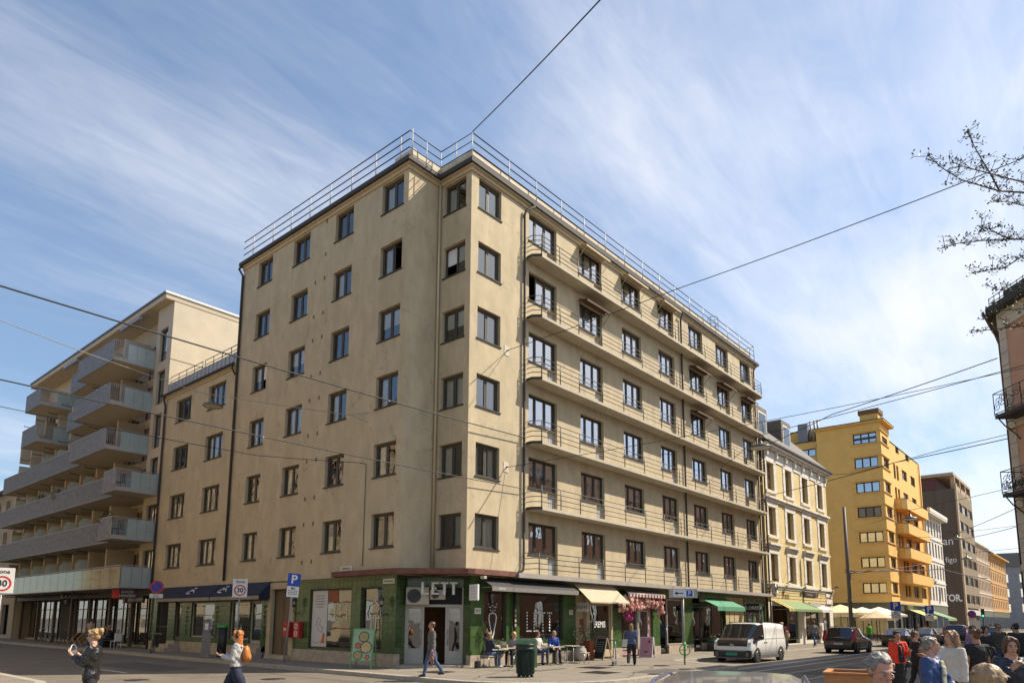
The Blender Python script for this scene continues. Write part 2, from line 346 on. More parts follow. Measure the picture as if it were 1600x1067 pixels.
# ------------------------------------------------------------------ materials of the block
stucco=mat('sand_render',(.52,.428,.282),.9,.14,1.6,.25,90,grime=.38,stretch=(1,1,.55),streak=.55)
stucco2=mat('sand_render_band',(.52,.41,.25),.9,.08,1.5,.2,90,grime=.2)
conc=mat('pale_concrete',(.50,.45,.36),.9,.12,2,.2,60,grime=.4)
zinc=mat('dark_zinc',(.050,.042,.038),.75,.2,3)
railm=mat('railing_paint',(.035,.033,.032),.5,.1)
railg=mat('galvanised_steel',(.42,.42,.42),.45,.12,8,metal=.7)
framem=mat('dark_window_frame',(.040,.036,.032),.5,.15)
frame_l=mat('olive_window_frame',(.075,.066,.050),.55,.15)
glassm=glass('window_glass',(.90,.92,.90),.50,.008,.16); glass_l=glass('weak_mirror_glass',(.90,.92,.90),.12,.008,.2)  # two mirror strengths, split so sunny-side panes look cloud-bright and shaded ones dull
glass_s=glass('shop_glass',(.60,.64,.62),.16,.008,.06)
curt=mat('white_curtain',(.72,.70,.64),.9,.1,6)
curt2=mat('grey_green_curtain',(.42,.46,.40),.9,.1,6)
blindm=mat('white_blind',(.80,.80,.78),.8,.05)
room=mat('room_wall',(.20,.17,.14),.9,.2,1)
panelm=mat('ribbed_door_panel',(.42,.42,.40),.6,.1)
bitumen=mat('roof_felt',(.07,.07,.07),.9,.2)
ROW=[20.86-2.95*i for i in range(6)]          # window heads, top storey first
WB=1.41                                        # window height
GF=3.57
UA,VA,VL,UR=-1.83,1.95,15.85,31.2

# ------------------------------------------------------------------ windows: made once per size, copied
WCACHE={}
def win_meshes(w,h,bars,door=None,fm=None,rails=(),opn=None):
    """frame, glass and door panel of one window; local origin at lower-left outer corner of the opening, facing -y"""
    key=(round(w,2),round(h,2),tuple(bars),door,fm.name,tuple(rails),opn)
    if key in WCACHE: return WCACHE[key]
    f=MB(); g=MB(); d=MB(); t=.065; y0,y1=.15,.22
    dz=0
    def leaf(a,b,z0,z1):
        f.box(a,y0+.015,z0,a+t,y1,z1); f.box(b-t,y0+.015,z0,b,y1,z1); f.box(a+t,y0+.015,z0,b-t,y1,z0+t); f.box(a+t,y0+.015,z1-t,b-t,y1,z1)
        g.quad((a+t,y0+.045,z0+t),(b-t,y0+.045,z0+t),(b-t,y0+.045,z1-t),(a+t,y0+.045,z1-t))
        for r in rails: f.box(a+t,y0+.02,z0+(z1-z0)*r-.02,b-t,y1-.01,z0+(z1-z0)*r+.02)
    edges=[0]+[b*w for b in bars]+[w]
    f.box(-.01,y0,h-.05,w+.01,y1+.02,h+.01); f.box(-.01,y0,-.01,.045,y1+.02,h-.05); f.box(w-.045,y0,-.01,w+.01,y1+.02,h-.05)
    for i in range(len(edges)-1):
        a=edges[i]+(.045 if i==0 else .012); b=edges[i+1]-(.045 if i==len(edges)-2 else .012)
        if door is not None and i==door:
            dz=-.94; leaf(a,b,.02,h-.05)
            n=9
            for k in range(n):
                xa=a+(b-a)*k/n; d.box(xa+.006,y0+.02+(.012 if k%2 else 0),dz,xa+(b-a)/n-.002,y1,.02)
        elif i==opn: f.box(a-.012,y0-.02,-.01,b+.012,y1+.02,.045)
        else:
            leaf(a,b,.045,h-.05); f.box(a-.012,y0-.02,-.01,b+.012,y1+.02,.045)
    sl=MB(); xa,xb=-.05,w+.05
    if door is not None: xa,xb=(-.05,edges[door]-.01) if door>0 else (edges[1]+.01,w+.05)
    sl.box(xa,-.05,-.045,xb,.145,.003)
    r=(f.mesh('window',fm),g.mesh('pane',glassm if fm.name in('dark_window_frame','black_brown_frame') else glass_l),d.mesh('door_panel',panelm) if door is not None else None,sl.mesh('sill',zinc))
    WCACHE[key]=r; return r
CC={}
def curtain_mesh(kind,w,h):
    key=(kind,round(w,2),round(h,2))
    if key in CC: return CC[key]
    c=MB(); y=.30
    def drape(a,b,z0,z1):
        n=max(6,int((b-a)/.045)); 
        for i in range(n):
            xa=a+(b-a)*i/n; xb=a+(b-a)*(i+1)/n; ya=y+.03*math.sin(i*2.1)+.012*math.sin(i*5.7); yb=y+.03*math.sin((i+1)*2.1)+.012*math.sin((i+1)*5.7)
            c.quad((xa,ya,z0),(xb,yb,z0),(xb,yb,z1),(xa,ya,z1))
    if kind=='sides': drape(.03,w*.3,.0,h); drape(w*.72,w-.03,.0,h)
    elif kind=='left': drape(.03,w*.42,0,h)
    elif kind=='right': drape(w*.55,w-.03,0,h)
    elif kind=='full': drape(.03,w-.03,0,h)
    elif kind=='blind': c.box(.05,.245,.08,w-.05,.25,h); 
    elif kind=='half': c.box(.05,.245,h*.45,w-.05,.25,h)
    m=c.mesh('blind' if kind in('blind','half') else 'curtain',{'blind':blindm,'half':blindm,'sides':curt,'full':curt,'left':curt,'right':curt2}[kind]); CC[key]=m; return m
def window(parent,M,x,z,w,h,bars=(.5,),door=None,fm=None,curtain=None,rails=(),sill=True,opn=None):
    fm=fm or framem
    f,g,d,sl=win_meshes(w,h,bars,door,fm,rails,opn)
    o=bpy.data.objects.new('window',f); COL.objects.link(o); o.parent=parent
    o.matrix_local=wmat(parent).inverted()@M@T(x,0,z)
    for nm,me in (('pane',g),('door_panel',d),('sill',sl if sill else None)):
        if me: c=bpy.data.objects.new(nm,me); COL.objects.link(c); c.parent=o
    if opn is not None:
        e=[0]+[q*w for q in bars]+[w]; lw=e[opn+1]-e[opn]-.08; lf_=MB(); lf_.box(0,0,.06,.055,.04,h-.06); lf_.box(lw-.055,0,.06,lw,.04,h-.06); lf_.box(.055,0,.06,lw-.055,.04,.12); lf_.box(.055,0,h-.12,lw-.055,.04,h-.06)
        os_=bpy.data.objects.new('open_sash',lf_.mesh('open_sash',fm)); COL.objects.link(os_); os_.parent=o; os_.matrix_local=T(e[opn]+.04,.17,0)@RZ(R_(62))
    if curtain:
        me=curtain_mesh(curtain,w,h); c=bpy.data.objects.new(me.name.split('.')[0],me); COL.objects.link(c); c.parent=o
    return o
def hrail(mb,pts,z,posts,heights,h,r=.014,pr=.018,ends=True):
    """flat-topped railing along a list of xy points: rails at the given heights, posts at given points"""
    for k in heights: mb.tube([(p[0],p[1],z+k) for p in pts],r,6)
    for p in posts: mb.tube([(p[0],p[1],z),(p[0],p[1],z+h)],pr,6)

# ------------------------------------------------------------------ main block
B=thing('apartment_building','six storey sand coloured corner apartment block with green tiled shops below','building',(0,0,0))
DEP=.26
wl=MB()
Lcols=[(2.28,3.72),(5.80,7.20),(9.33,10.78),(12.80,14.22)]
Rcols=[(3.88,6.02),(7.95,10.03),(12.0,14.05),(16.1,18.1),(20.1,22.15),(24.2,26.25),(28.3,30.2)]
Rdoor=[2,2,None,2,None,2,0]
# left facade: local x = -v
LH=[(-b,r-WB,-a,r) for a,b in Lcols for r in ROW]
ML=T(UA,0,0)@FL
wall_holes(wl,-VL,-VA,GF,21.15,LH,DEP,ML)
for i,(a,b) in enumerate(Lcols):
    for j,r in enumerate(ROW):
        cu=rnd.choice([None,'sides','left','half',None,'right'] if j<3 else ['sides','left','full','full','right'])
        if (i,j) in((0,1),(1,5)): cu='left'
        window(B,ML,-b,r-WB,b-a,WB,(.5,),None,frame_l,cu,opn={(0,1):1,(3,2):1}.get((i,j)))
wall_holes(wl,UA,0,GF,21.15,[],DEP,T(0,VA,0)@FR)
MN=T(0,0,0)@FL
NH=[(-1.66,r-WB,-.33,r) for r in ROW]
wall_holes(wl,-VA,0,GF,21.15,NH,DEP,MN)
for j,r in enumerate(ROW): window(B,MN,-1.66,r-WB,1.33,WB,(.5,),None,frame_l,['left','half','half','full','left','right'][j],opn=0 if j==1 else None)
RH=[(.46,r-WB,1.92,r) for r in ROW]
for j,r in enumerate(ROW): window(B,FR,.46,r-WB,1.46,WB,(.5,),None,frame_l,['blind','blind','blind','blind','sides','full'][j])
for i,(a,b) in enumerate(Rcols):
    for j,r in enumerate(ROW):
        z0=r-WB
        if Rdoor[i] is None: RH.append((a,z0,b,r))
        cu=rnd.choice(['blind','blind','full','sides','full'] if j<4 else ['sides','full',None,'left','half'])
        if (i,j)==(0,1): cu='right'
        window(B,FR,a,z0,b-a,WB,(.30,.64) if Rdoor[i]!=0 else (.36,.68),Rdoor[i],framem,cu,opn=0 if (i,j) in((0,1),) else None)
# openings with a door are L-shaped: two stacked holes
for i,(a,b) in enumerate(Rcols):
    if Rdoor[i] is None: continue
    for r in ROW:
        z0=r-WB; w=b-a
        da,db=(a+w*.64,b) if Rdoor[i]==2 else (a,a+w*.36)
        RH.append((a,z0,b,r)); RH.append((da,z0-.94,db,z0+.001))
wall_holes(wl,0,UR,GF,21.15,RH,DEP,FR)
wl.quad((UR,0,0),(UR,14,0),(UR,14,21.15),(UR,0,21.15))            # gable towards the yellow house
wl.quad((UR,14,0),(16,14,0),(16,14,21.15),(UR,14,21.15)); wl.quad((UA,VL,12),(14,VL,12),(14,VL,21.15),(UA,VL,21.15))
wl.build('wall',stucco,B)
# inside: floors and a core wall seen through the glass
co=MB()
for k in range(7):
    z=GF+.02+2.95*k if k<6 else 20.94
    co.box(UA+.28,VA+.3,z,13.7,VL-.1,z+.16); co.box(.28,.28,z,UR-.1,VA+.28,z+.16); co.box(13.71,VA+.3,z,UR-.1,13.8,z+.16)
co.box(3.2,4.6,GF,UR-.2,4.75,21.1); co.box(3.0,4.76,GF,3.15,VL-.2,21.1)
for u in (7,11.2,15.2,19.2,23.2,27.3): co.box(u-.06,.3,GF,u+.06,4.59,21.1)
for v in (4.75,8.3,11.9): co.box(UA+.3,v-.06,GF,2.99,v+.06,21.1)
co.build('interior',room,B)
# eaves: soffit slab, gutter, low roof
OV=.13
eave=[(UA-OV,VL+.05),(UA-OV,VA-OV),(-OV,VA-OV),(-OV,-OV),(UR+.25,-OV),(UR+.25,14),(14,14),(14,VL+.05)]
inn=[(UA-.06,VL+.02),(UA-.06,VA-.06),(-.06,VA-.06),(-.06,-.06),(UR+.06,-.06),(UR+.06,14),(14,14),(14,VL+.02)]
e=MB(); e.prism(inn,20.93,21.099); e.build('cornice',stucco2,B)
e=MB(); e.prism([(x,y) for x,y in eave],21.10,21.18); e.build('soffit',stucco2,B)
gu=MB()
gp=[(UA-OV-.03,VL+.15),(UA-OV-.03,VA-OV-.03),(-OV-.03,VA-OV-.03),(-OV-.03,-OV-.03),(UR+.35,-OV-.03)]
def offs(p,d): return [(p[0][0]-d,p[0][1]),(p[1][0]-d,p[1][1]-d),(p[2][0]-d,p[2][1]-d),(p[3][0]-d,p[3][1]-d),(p[4][0],p[4][1]-d)]
for d0,d1,z0,z1 in ((-.02,.085,21.185,21.38),):
    a=offs(gp,d0); b=offs(gp,d1); gu.prism(b+a[::-1],z0,z1)
gu.build('gutter',zinc,B)
rf=MB(); rf.prism([(x+.1*(1 if x<0 else -1),y+.1) for x,y in eave],21.19,21.4); rf.build('roof',bitumen,B)
pp_=MB()   # pale upstand set back behind the gutter
wallp=[(UA+.28,VL-2),(UA+.28,VA+.12),(.12,VA+.12),(.12,.12),(UR-.5,.12)]
for i in range(4):
    (x0,y0),(x1,y1)=wallp[i],wallp[i+1]
    if i==0: pp_.box(x0,y1,21.402,x0+.3,y1+1.2,22.12)
    elif i==1: pp_.box(x0+.305,y0,21.402,x1+.3,y0+.3,22.05)
    elif i==2: pp_.box(x0,y1+.305,21.402,x0+.3,y0-.005,22.05)
    else: pp_.box(x0,y0,21.402,x1,y0+.3,22.02)
pp_.build('parapet',mat('cream_parapet',(.62,.54,.42),.8,.1,2,grime=.3),B)
pc=MB(); pc.box(.10,.10,22.025,UR-.48,.45,22.07); pc.build('parapet_cap',railg,B)
rr=MB(); q=.12
rp=[(UA-q,VL-.1),(UA-q,VA-q),(-q,VA-q),(-q,-q),(30.9,-q)]
posts=[(UA-q,v) for v in (1.65,2.42,4.11,5.88,7.58,9.28,10.98,12.7,14.74)]+[(-.98,VA-q),(-q,VA-q),(-q,.85),(-q,-q)]+[(2.3+1.985*k,-q) for k in range(15)]
hrail(rr,rp,21.4,[],(.42,.80,1.19),1.19,.027,.026); rq=MB(); [(rq.tube([(p[0],p[1],21.4),(p[0],p[1],22.59)],.024,6),rq.mark()) for p in posts]; rq.build_each('railing_post',mat('pale_steel_post',(.50,.50,.50),.45,.1),B); rr.tube([(30.9,-q,21.4),(30.9,-q,22.59)],.025,6)
rr.tube([(30.9,-q,22.59),(30.9,3,22.59)],.02,6)
rr.build('roof_railing',mat('roof_rail_steel',(.07,.07,.075),.5,.1),B)
lc=MB()   # hooped roof ladder
for z in (22.0,22.5,23.0,23.5): lc.tube([(26.0+.35*math.cos(t),.9+.35*math.sin(t),z) for t in [i*math.pi/6 for i in range(13)]],.016,5)
for t in range(0,12,2): lc.tube([(26.0+.35*math.cos(t*math.pi/6),.9+.35*math.sin(t*math.pi/6),21.8),(26.0+.35*math.cos(t*math.pi/6),.9+.35*math.sin(t*math.pi/6),23.5)],.016,5)
lc.bar((25.7,1.2,21.5),(25.7,1.2,23.1),.14)
lc.build('ladder_cage',railm,B)
# five balconies along the sunlit side
PB=.73
slabm=conc
for k in range(5):
    zt=18.52-2.95*k
    s=MB(); pl=[(3.72,-.002),(3.62,-.30),(3.95,-PB),(30.55,-PB),(31.05,-.05),(31.05,-.002)]
    pl=[(3.70,-.002),(3.66,-.36),(3.95,-PB),(30.6,-PB),(30.98,-.42),(30.98,-.002)]
    s.prism(pl,zt-.13,zt); bo=s.build('balcony',slabm,B)
    ln=MB(); ln.prism([(3.72,-.012),(3.69,-.355),(3.96,-PB+.02),(5.0,-PB+.02),(5.0,-.012)],zt+.002,zt+.006) ; ln.mi=0
    ed=MB(); ed.bar((3.655,-.37,zt-.055),(3.945,-PB-.012,zt-.055),.012,.13); ed.bar((3.69,-.03,zt-.055),(3.65,-.36,zt-.055),.012,.13); ed.build('edge_flashing',zinc,bo)
    r=MB(); pts=[(3.72,-.02),(3.70,-.34),(3.97,-PB+.05),(30.56,-PB+.05),(30.93,-.42),(30.93,-.05)]
    ps=[(3.97,-PB+.05)]+[(5.38+0*i,-PB+.05) for i in range(1)]+[(6.9+2.02*i,-PB+.05) for i in range(12)]+[(30.56,-PB+.05)]
    hrail(r,pts,zt,ps,(.24,.47,.70,.94),.95,.018,.024); r.build('balcony_railing',railm,bo)
# first-floor ledge over the shops
s=MB(); s.prism([(2.4,-.002),(2.4,-PB),(31.6,-PB),(31.6,-.002)],3.57,3.77); lo=s.build('shop_ledge',mat('grey_fascia',(.33,.30,.27),.8,.12,2,grime=.4),B)
r=MB(); hrail(r,[(3.6,-.02),(3.6,-PB+.08),(31.4,-PB+.08),(31.4,-.05)],3.77,[(3.83,-PB+.08)]+[(6.8+2.02*i,-PB+.08) for i in range(13)]+[(31.4,-PB+.08)],(.24,.47,.70,.94),.95,.018,.024)
r.build('balcony_railing',railm,lo)
# downpipes
d=MB(); d.tube([(3.95,-OV,21.2),(3.9,-.35,21.0),(3.5,-.12,20.7),(3.45,-.10,20.4),(3.45,-.10,4.2),(3.3,-.2,3.95),(2.95,-.25,3.8)],.055,8); d.build('downpipe',zinc,B)
d=MB(); d.tube([(18.95,-OV,21.2),(18.9,-.3,21.0),(18.9,-.1,20.7),(18.9,-.1,3.8)],.055,8); d.build('downpipe',zinc,B)
d=MB(); d.tube([(30.85,-OV,21.2),(30.8,-.3,21.0),(30.72,-.08,20.6),(30.72,-.08,3.8)],.05,8); d.build('downpipe',zinc,B)
d=MB(); d.tube([(UA-OV,VL-.1,21.25),(UA-.3,VL-.02,20.95),(UA-.09,VL-.1,20.6),(UA-.09,VL-.12,3.75)],.065,8); d.build('downpipe',zinc,B)
d=MB(); d.tube([(-.10,VA-.10,20.95),(-.10,VA-.10,3.9)],.06,8); d.build('downpipe',stucco2,B)
# small wall vents
vt=MB(); vt.M=ML
for r in (20.86,19.13,17.93,16.18,14.98,13.2,12.0,10.3,9.06,7.3,6.1,4.37):
    for v in (7.93,8.69):
        if r==20.86 and v>8: continue
        if r==19.13 and v>8: continue
        vt.box(-v-.045,-.02,r-.09,-v+.045,.01,r+.09); vt.mark()
vt.build_each('wall_vent',mat('vent_brown',(.16,.12,.08),.7),B)
# folded window awnings
aw=mat('awning_cloth_beige',(.55,.46,.33),.9,.1,8); awd=mat('awning_cloth_dark',(.12,.075,.055),.9,.15,8)
for (i,j,m) in [(1,0,aw),(2,0,aw),(3,0,aw),(1,1,awd),(4,1,awd),(5,1,awd),(6,1,awd),(4,2,awd)]:
    a,b=Rcols[i]; r=ROW[j]; z=MB()
    z.tube([(a-.1,-.12,r+.02),(b+.05,-.12,r+.02)],.07,8)
    z.quad((a-.1,-.10,r+.06),(b+.05,-.10,r+.06),(b+.05,-.55,r-.06),(a-.1,-.55,r-.06))
    n=14
    for k in range(n):
        x0=a-.1+(b-a+.15)*k/n; x1=a-.1+(b-a+.15)*(k+1)/n; z.poly([(x0,-.551,r-.06),(x1,-.551,r-.06),(x1,-.556,r-.14),((x0+x1)/2,-.558,r-.18),(x0,-.556,r-.14)])
    z.bar((a-.06,-.05,r-.62),(a-.06,-.55,r-.06),.02); z.bar((b+.02,-.05,r-.62),(b+.02,-.55,r-.06),.02)
    z.build('window_awning',m,B)
# ------------------------------------------------------------------ ground floor of the main block
def tile_mat(name,c1,c2,mort,w,h,rough=.18):
    m=bpy.data.materials.new(name); m.use_nodes=True; t=m.node_tree; n=t.nodes; l=t.links; b=n['Principled BSDF']
    g=n.new('ShaderNodeTexCoord'); sp=n.new('ShaderNodeSeparateXYZ'); l.new(g.outputs['Object'],sp.inputs[0])
    ad=n.new('ShaderNodeMath'); l.new(sp.outputs[0],ad.inputs[0]); l.new(sp.outputs[1],ad.inputs[1])
    cb=n.new('ShaderNodeCombineXYZ'); l.new(ad.outputs[0],cb.inputs[0]); l.new(sp.outputs[2],cb.inputs[1])
    br=n.new('ShaderNodeTexBrick'); l.new(cb.outputs[0],br.inputs['Vector']); br.offset=0; br.inputs['Scale'].default_value=1; br.inputs['Brick Width'].default_value=w; br.inputs['Row Height'].default_value=h; br.inputs['Mortar Size'].default_value=.006; br.inputs['Bias'].default_value=0
    br.inputs['Color1'].default_value=c1+(1,); br.inputs['Color2'].default_value=c2+(1,); br.inputs['Mortar'].default_value=mort+(1,)
    tn=n.new('ShaderNodeTexNoise'); l.new(g.outputs['Object'],tn.inputs['Vector']); tn.inputs['Scale'].default_value=5; tn.inputs['Detail'].default_value=5
    mr=n.new('ShaderNodeMapRange'); l.new(tn.outputs['Fac'],mr.inputs[0]); mr.inputs[3].default_value=.6; mr.inputs[4].default_value=1.35
    mx=n.new('ShaderNodeMixRGB'); mx.blend_type='MULTIPLY'; mx.inputs[0].default_value=1; l.new(br.outputs['Color'],mx.inputs[1]); l.new(mr.outputs[0],mx.inputs[2]); l.new(mx.outputs[0],b.inputs['Base Color'])
    rr=n.new('ShaderNodeMapRange'); l.new(br.outputs['Fac'],rr.inputs[0]); rr.inputs[3].default_value=rough; rr.inputs[4].default_value=.8; l.new(rr.outputs[0],b.inputs['Roughness'])
    bp=n.new('ShaderNodeBump'); bp.inputs['Strength'].default_value=.5; bp.inputs['Distance'].default_value=.01; bp.invert=True; l.new(br.outputs['Fac'],bp.inputs['Height']); l.new(bp.outputs[0],b.inputs['Normal'])
    MATS[name]=m; return m
tile=tile_mat('green_glazed_tile',(.050,.095,.028),(.070,.122,.038),(.035,.055,.022),.30,.245)
stone=mat('stone_plinth',(.40,.33,.25),.85,.25,5,.3,50,grime=.4)
warm=mat('warm_shop_interior',(.20,.085,.035),.7,.35,1.2)
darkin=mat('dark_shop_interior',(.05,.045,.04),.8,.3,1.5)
whitep=mat('white_paint_frame',(.42,.385,.325),.5,.08)
darkw=mat('dark_brown_frame',(.06,.04,.028),.5,.15)
beige=mat('beige_frame',(.45,.36,.23),.7,.1)
gb=MB()
ML0=T(UA,0,0)@FL
LHo=[(-4.22,.58,-2.85,3.12),(-7.92,.58,-4.87,3.12),(-11.0,.2,-9.35,3.22),(-13.05,.62,-11.94,2.66),(-15.0,.8,-13.06,2.68)]
wall_holes(gb,-VL,-2.0,.50,GF,LHo,.22,ML0)
RHo=[(1.03,.95,2.45,3.0),(3.3,.95,6.44,3.0),(7.41,.06,10.6,3.1),(11.46,.06,14.7,3.05),(15.45,.06,18.32,3.05),(19.5,.06,24.2,3.3),(24.26,.06,27.3,3.38),(27.4,.06,31.1,3.15)]
wall_holes(gb,.30,UR,.45,GF,RHo,.24,FR)
gb.poly([(UA,2.0,0.06),(-.95,2.45,.06),(-.95,2.45,GF),(UA,2.0,GF)]); gb.poly([(.57,.68,.06),(.30,0,.06),(.30,0,GF),(.57,.68,GF)])
gb.poly([(-.95,2.45,3.12),(.57,.68,3.12),(.57,.68,GF),(-.95,2.45,GF)])
gb.build('tiled_shopfront',tile,B)
st=MB()
st.M=ML0; st.box(-9.2,-.03,-.05,-2.0,.25,.5); st.mark()
st.box(-VL,-.03,-.05,-13.06,.2,.5); st.mark()
st.M=FR
for a,b in [(.28,1.03),(1.03,7.38),(10.62,11.45),(14.72,15.44),(16.39,19.48)]: st.box(a,-.03,-.05,b,.2,.45); st.mark()
st.M=Matrix.Identity(4)
st.prism([(UA-.05,2.0),(-.95,2.47),(.59,.70),(.27,-.04),(-.2,.1),(UA-.1,1.75)],-.05,.075); st.mark()
st.build_each('plinth',stone,B)
# canopy at the corner, and the ceiling under it
cp=MB(); cp.prism([(UA-.004,6.05),(UA-.30,5.95),(UA-.38,5.6),(UA-.38,1.75),(-.38,-.50),(-.1,-.62),(2.39,-.62),(2.39,-.005),(-.006,-.006),(-.006,VA-.006),(UA-.006,VA-.006)],3.59,3.80)
cp.build('corner_canopy',mat('rusty_canopy_edge',(.16,.065,.045),.8,.35,4,.3,30,grime=.5),B)
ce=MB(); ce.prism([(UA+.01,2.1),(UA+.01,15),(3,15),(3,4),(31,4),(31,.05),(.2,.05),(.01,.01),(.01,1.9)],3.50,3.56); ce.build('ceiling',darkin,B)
sc=MB(); sc.M=ML; sc.box(-24.6,-.07,3.57,-6.1,-.002,3.74); sc.build('string_course',mat('pale_string_course',(.48,.40,.28),.85,.1,2,grime=.3),B)
# shop interiors
si=MB()
si.box(2.6,VA+1.5,.02,2.7,15.7,3.49); si.box(UA+.3,2.3,.02,2.6,15.7,.05); si.box(UA+.4,8.4,.02,2.6,8.5,3.49); si.box(UA+.4,11.5,.02,2.6,11.55,3.49)
si.box(.6,3.6,.02,7.3,3.7,3.49); si.box(.9,.3,.02,7.2,3.6,.05); si.box(7.3,.26,.02,7.38,3.6,3.49)
si.build('cafe_interior',warm,B)
si=MB(); si.box(7.4,3.0,.02,UR,3.1,3.49); si.box(7.5,.26,.02,UR,3,.05)
for u in (10.65,14.75,19.45,24.22,27.35): si.box(u,.26,.05,u+.06,3,3.49)
si.build('shop_interior',darkin,B)
def shopwin(M,x0,z0,x1,z1,cols=1,fm=darkw,y=.10,rail=None,t=.06,parent=None):
    f=MB(); w=x1-x0; f.box(0,y,0,t,y+.08,z1-z0); f.box(w-t,y,0,w,y+.08,z1-z0); f.box(t,y,0,w-t,y+.08,t); f.box(t,y,z1-z0-t,w-t,y+.08,z1-z0)
    for c in range(1,cols): x=w*c/cols; f.box(x-t/2,y+.005,t,x+t/2,y+.075,z1-z0-t)
    if rail: f.box(t,y+.004,rail-t/2,w-t,y+.076,rail+t/2)
    o=f.mesh('shop_window',fm); o=bpy.data.objects.new('shop_window',o); COL.objects.link(o); o.parent=parent or B; o.matrix_local=wmat(o.parent).inverted()@M@T(x0,0,z0)
    g=MB(); g.quad((t,y+.04,t),(w-t,y+.04,t),(w-t,y+.04,z1-z0-t),(t,y+.04,z1-z0-t)); c=bpy.data.objects.new('pane',g.mesh('pane',glass_s)); COL.objects.link(c); c.parent=o
    return o
shopwin(ML0,-4.22,.58,-2.85,3.12); w1=shopwin(ML0,-7.92,.58,-4.87,3.12)
shopwin(ML0,-15.0,.8,-13.06,2.68,1,whitep); shopwin(FR,1.03,.95,2.45,3.0); shopwin(FR,3.3,.95,6.44,3.0)
def glassdoor(M,x0,z0,x1,z1,fm,y=.1,panel=.0,t=.09,parent=None,name='door',handle=1):
    w=x1-x0;h=z1-z0; f=MB(); f.box(0,y,0,t,y+.06,h); f.box(w-t,y,0,w,y+.06,h); f.box(t,y,0,w-t,y+.06,.16+panel); f.box(t,y,h-t,w-t,y+.06,h)
    o=bpy.data.objects.new(name,f.mesh(name,fm)); COL.objects.link(o); o.parent=parent or B; o.matrix_local=wmat(o.parent).inverted()@M@T(x0,0,z0)
    g=MB(); g.quad((t,y+.03,.16+panel),(w-t,y+.03,.16+panel),(w-t,y+.03,h-t),(t,y+.03,h-t)); c=bpy.data.objects.new('pane',g.mesh('pane',glass_s)); COL.objects.link(c); c.parent=o
    if handle:
        k=MB(); hx=w-t*.5 if handle>0 else t*.5; k.tube([(hx,y-.05,.75),(hx,y-.05,1.35)],.015,6); k.bar((hx,y-.05,.8),(hx,y,.8),.015); k.bar((hx,y-.05,1.3),(hx,y,1.3),.015); c=bpy.data.objects.new('handle',k.mesh('handle',railg)); COL.objects.link(c); c.parent=o
    return o
glassdoor(ML0,-13.05,.62,-11.94,2.66,whitep)
# house entrance with a plain stone frame
f=MB(); f.M=ML0
f.box(-11.3,-.08,0,-10.98,.1,3.5); f.box(-9.37,-.08,0,-9.05,.1,3.5); f.box(-10.98,-.08,3.2,-9.37,.1,3.5); f.build('entrance_frame',beige,B)
f=MB(); f.M=ML0; f.box(-10.98,.16,.2,-10.2,.22,3.2); f.box(-10.17,.16,.2,-9.37,.22,3.2)
for a in (-10.88,-10.08): f.box(a,.145,.4,a+.6,.165,1.3); f.box(a,.145,1.45,a+.6,.165,3.0)
f.build('entrance_door',mat('brown_door',(.15,.105,.065),.6,.15,2),B)
# steps at doors
f=MB(); f.M=ML0
f.box(-11.1,-.25,-.02,-9.2,.15,.19); f.build('threshold',stone,B); f=MB(); f.M=ML0; f.box(-13.3,-.55,-.02,-11.7,.0,.22); f.box(-13.2,-.28,.215,-11.8,.0,.42); f.box(-13.1,-.03,.415,-11.9,.1,.61); f.build('step',stone,B)
# corner door: fixed light, open middle, right leaf
dv=Vector((1.53,-1.77,0)); LD=dv.length; MD=T(-.95,2.45,.075)@RZ(math.atan2(dv.y,dv.x))
d=MB(); d.M=MD
d.box(0,.0,0,.06,.09,3.04); d.box(LD-.06,0,0,LD,.09,3.04); d.box(.06,0,2.26,LD-.06,.09,2.36); d.box(.68,.0,0,.76,.09,2.26); d.box(1.62,0,0,1.69,.09,2.26)
d.build('door_frame',whitep,B)
glassdoor(MD,.06,0,.68,2.26,whitep,.02,.45,.08,handle=1); glassdoor(MD,1.69,0,LD-.06,2.26,whitep,.02,.35,.08,handle=-1)
d=MB(); d.M=MD; d.box(.06,.10,2.37,LD-.06,.14,3.04); d.build('transom_panel',mat('dark_transom',(.015,.018,.02),.8,.1),B)
d=MB(); d.M=MD; d.box(-.3,.8,-.02,LD+.3,2.6,.01); d.build('doorway_floor',darkin,B)
# shop openings on the sunny side
# EREMIS
red=mat('rust_red_door',(.28,.075,.03),.6,.15)
f=MB(); f.box(7.41,.20,.06,8.30,.235,3.08); f.box(10.46,.0,.06,10.6,.22,3.08); f.box(8.30,.0,.06,8.58,.22,3.08); f.box(8.58,.0,2.62,10.46,.22,3.08); f.box(8.58,0,.06,10.46,.22,.35); f.build('shop_frame',beige,B)
f=MB(); f.box(8.0,.17,.06,8.28,.198,1.9); f.build('door',red,B)
shopwin(FR,8.58,.35,10.46,2.62,1,beige,.08)
# pink shop
pinkm=mat('pink_wall',(.52,.27,.27),.7,.1,3)
f=MB(); f.box(13.1,.14,.06,14.68,.2,3.05); f.box(11.48,.14,2.5,13.1,.2,3.05); f.build('pink_panel',pinkm,B)
shopwin(FR,11.48,.35,13.08,2.5,1,whitep,.08); glassdoor(FR,13.3,.08,14.3,2.4,whitep,.08)
f=MB(); f.box(13.02,-.02,.35,13.10,.1,2.5); f.build('white_post',whitep,B)
f=MB(); f.box(11.5,.13,.06,13.1,.2,.35); f.build('pink_base',pinkm,B)
# third shop window and its door
shopwin(FR,16.39,.49,18.32,3.05,1,whitep,.06); glassdoor(FR,15.5,.08,16.36,2.6,framem,.10)
f=MB(); f.box(16.39,.1,.06,18.32,.2,.485); f.build('window_base',stone,B)
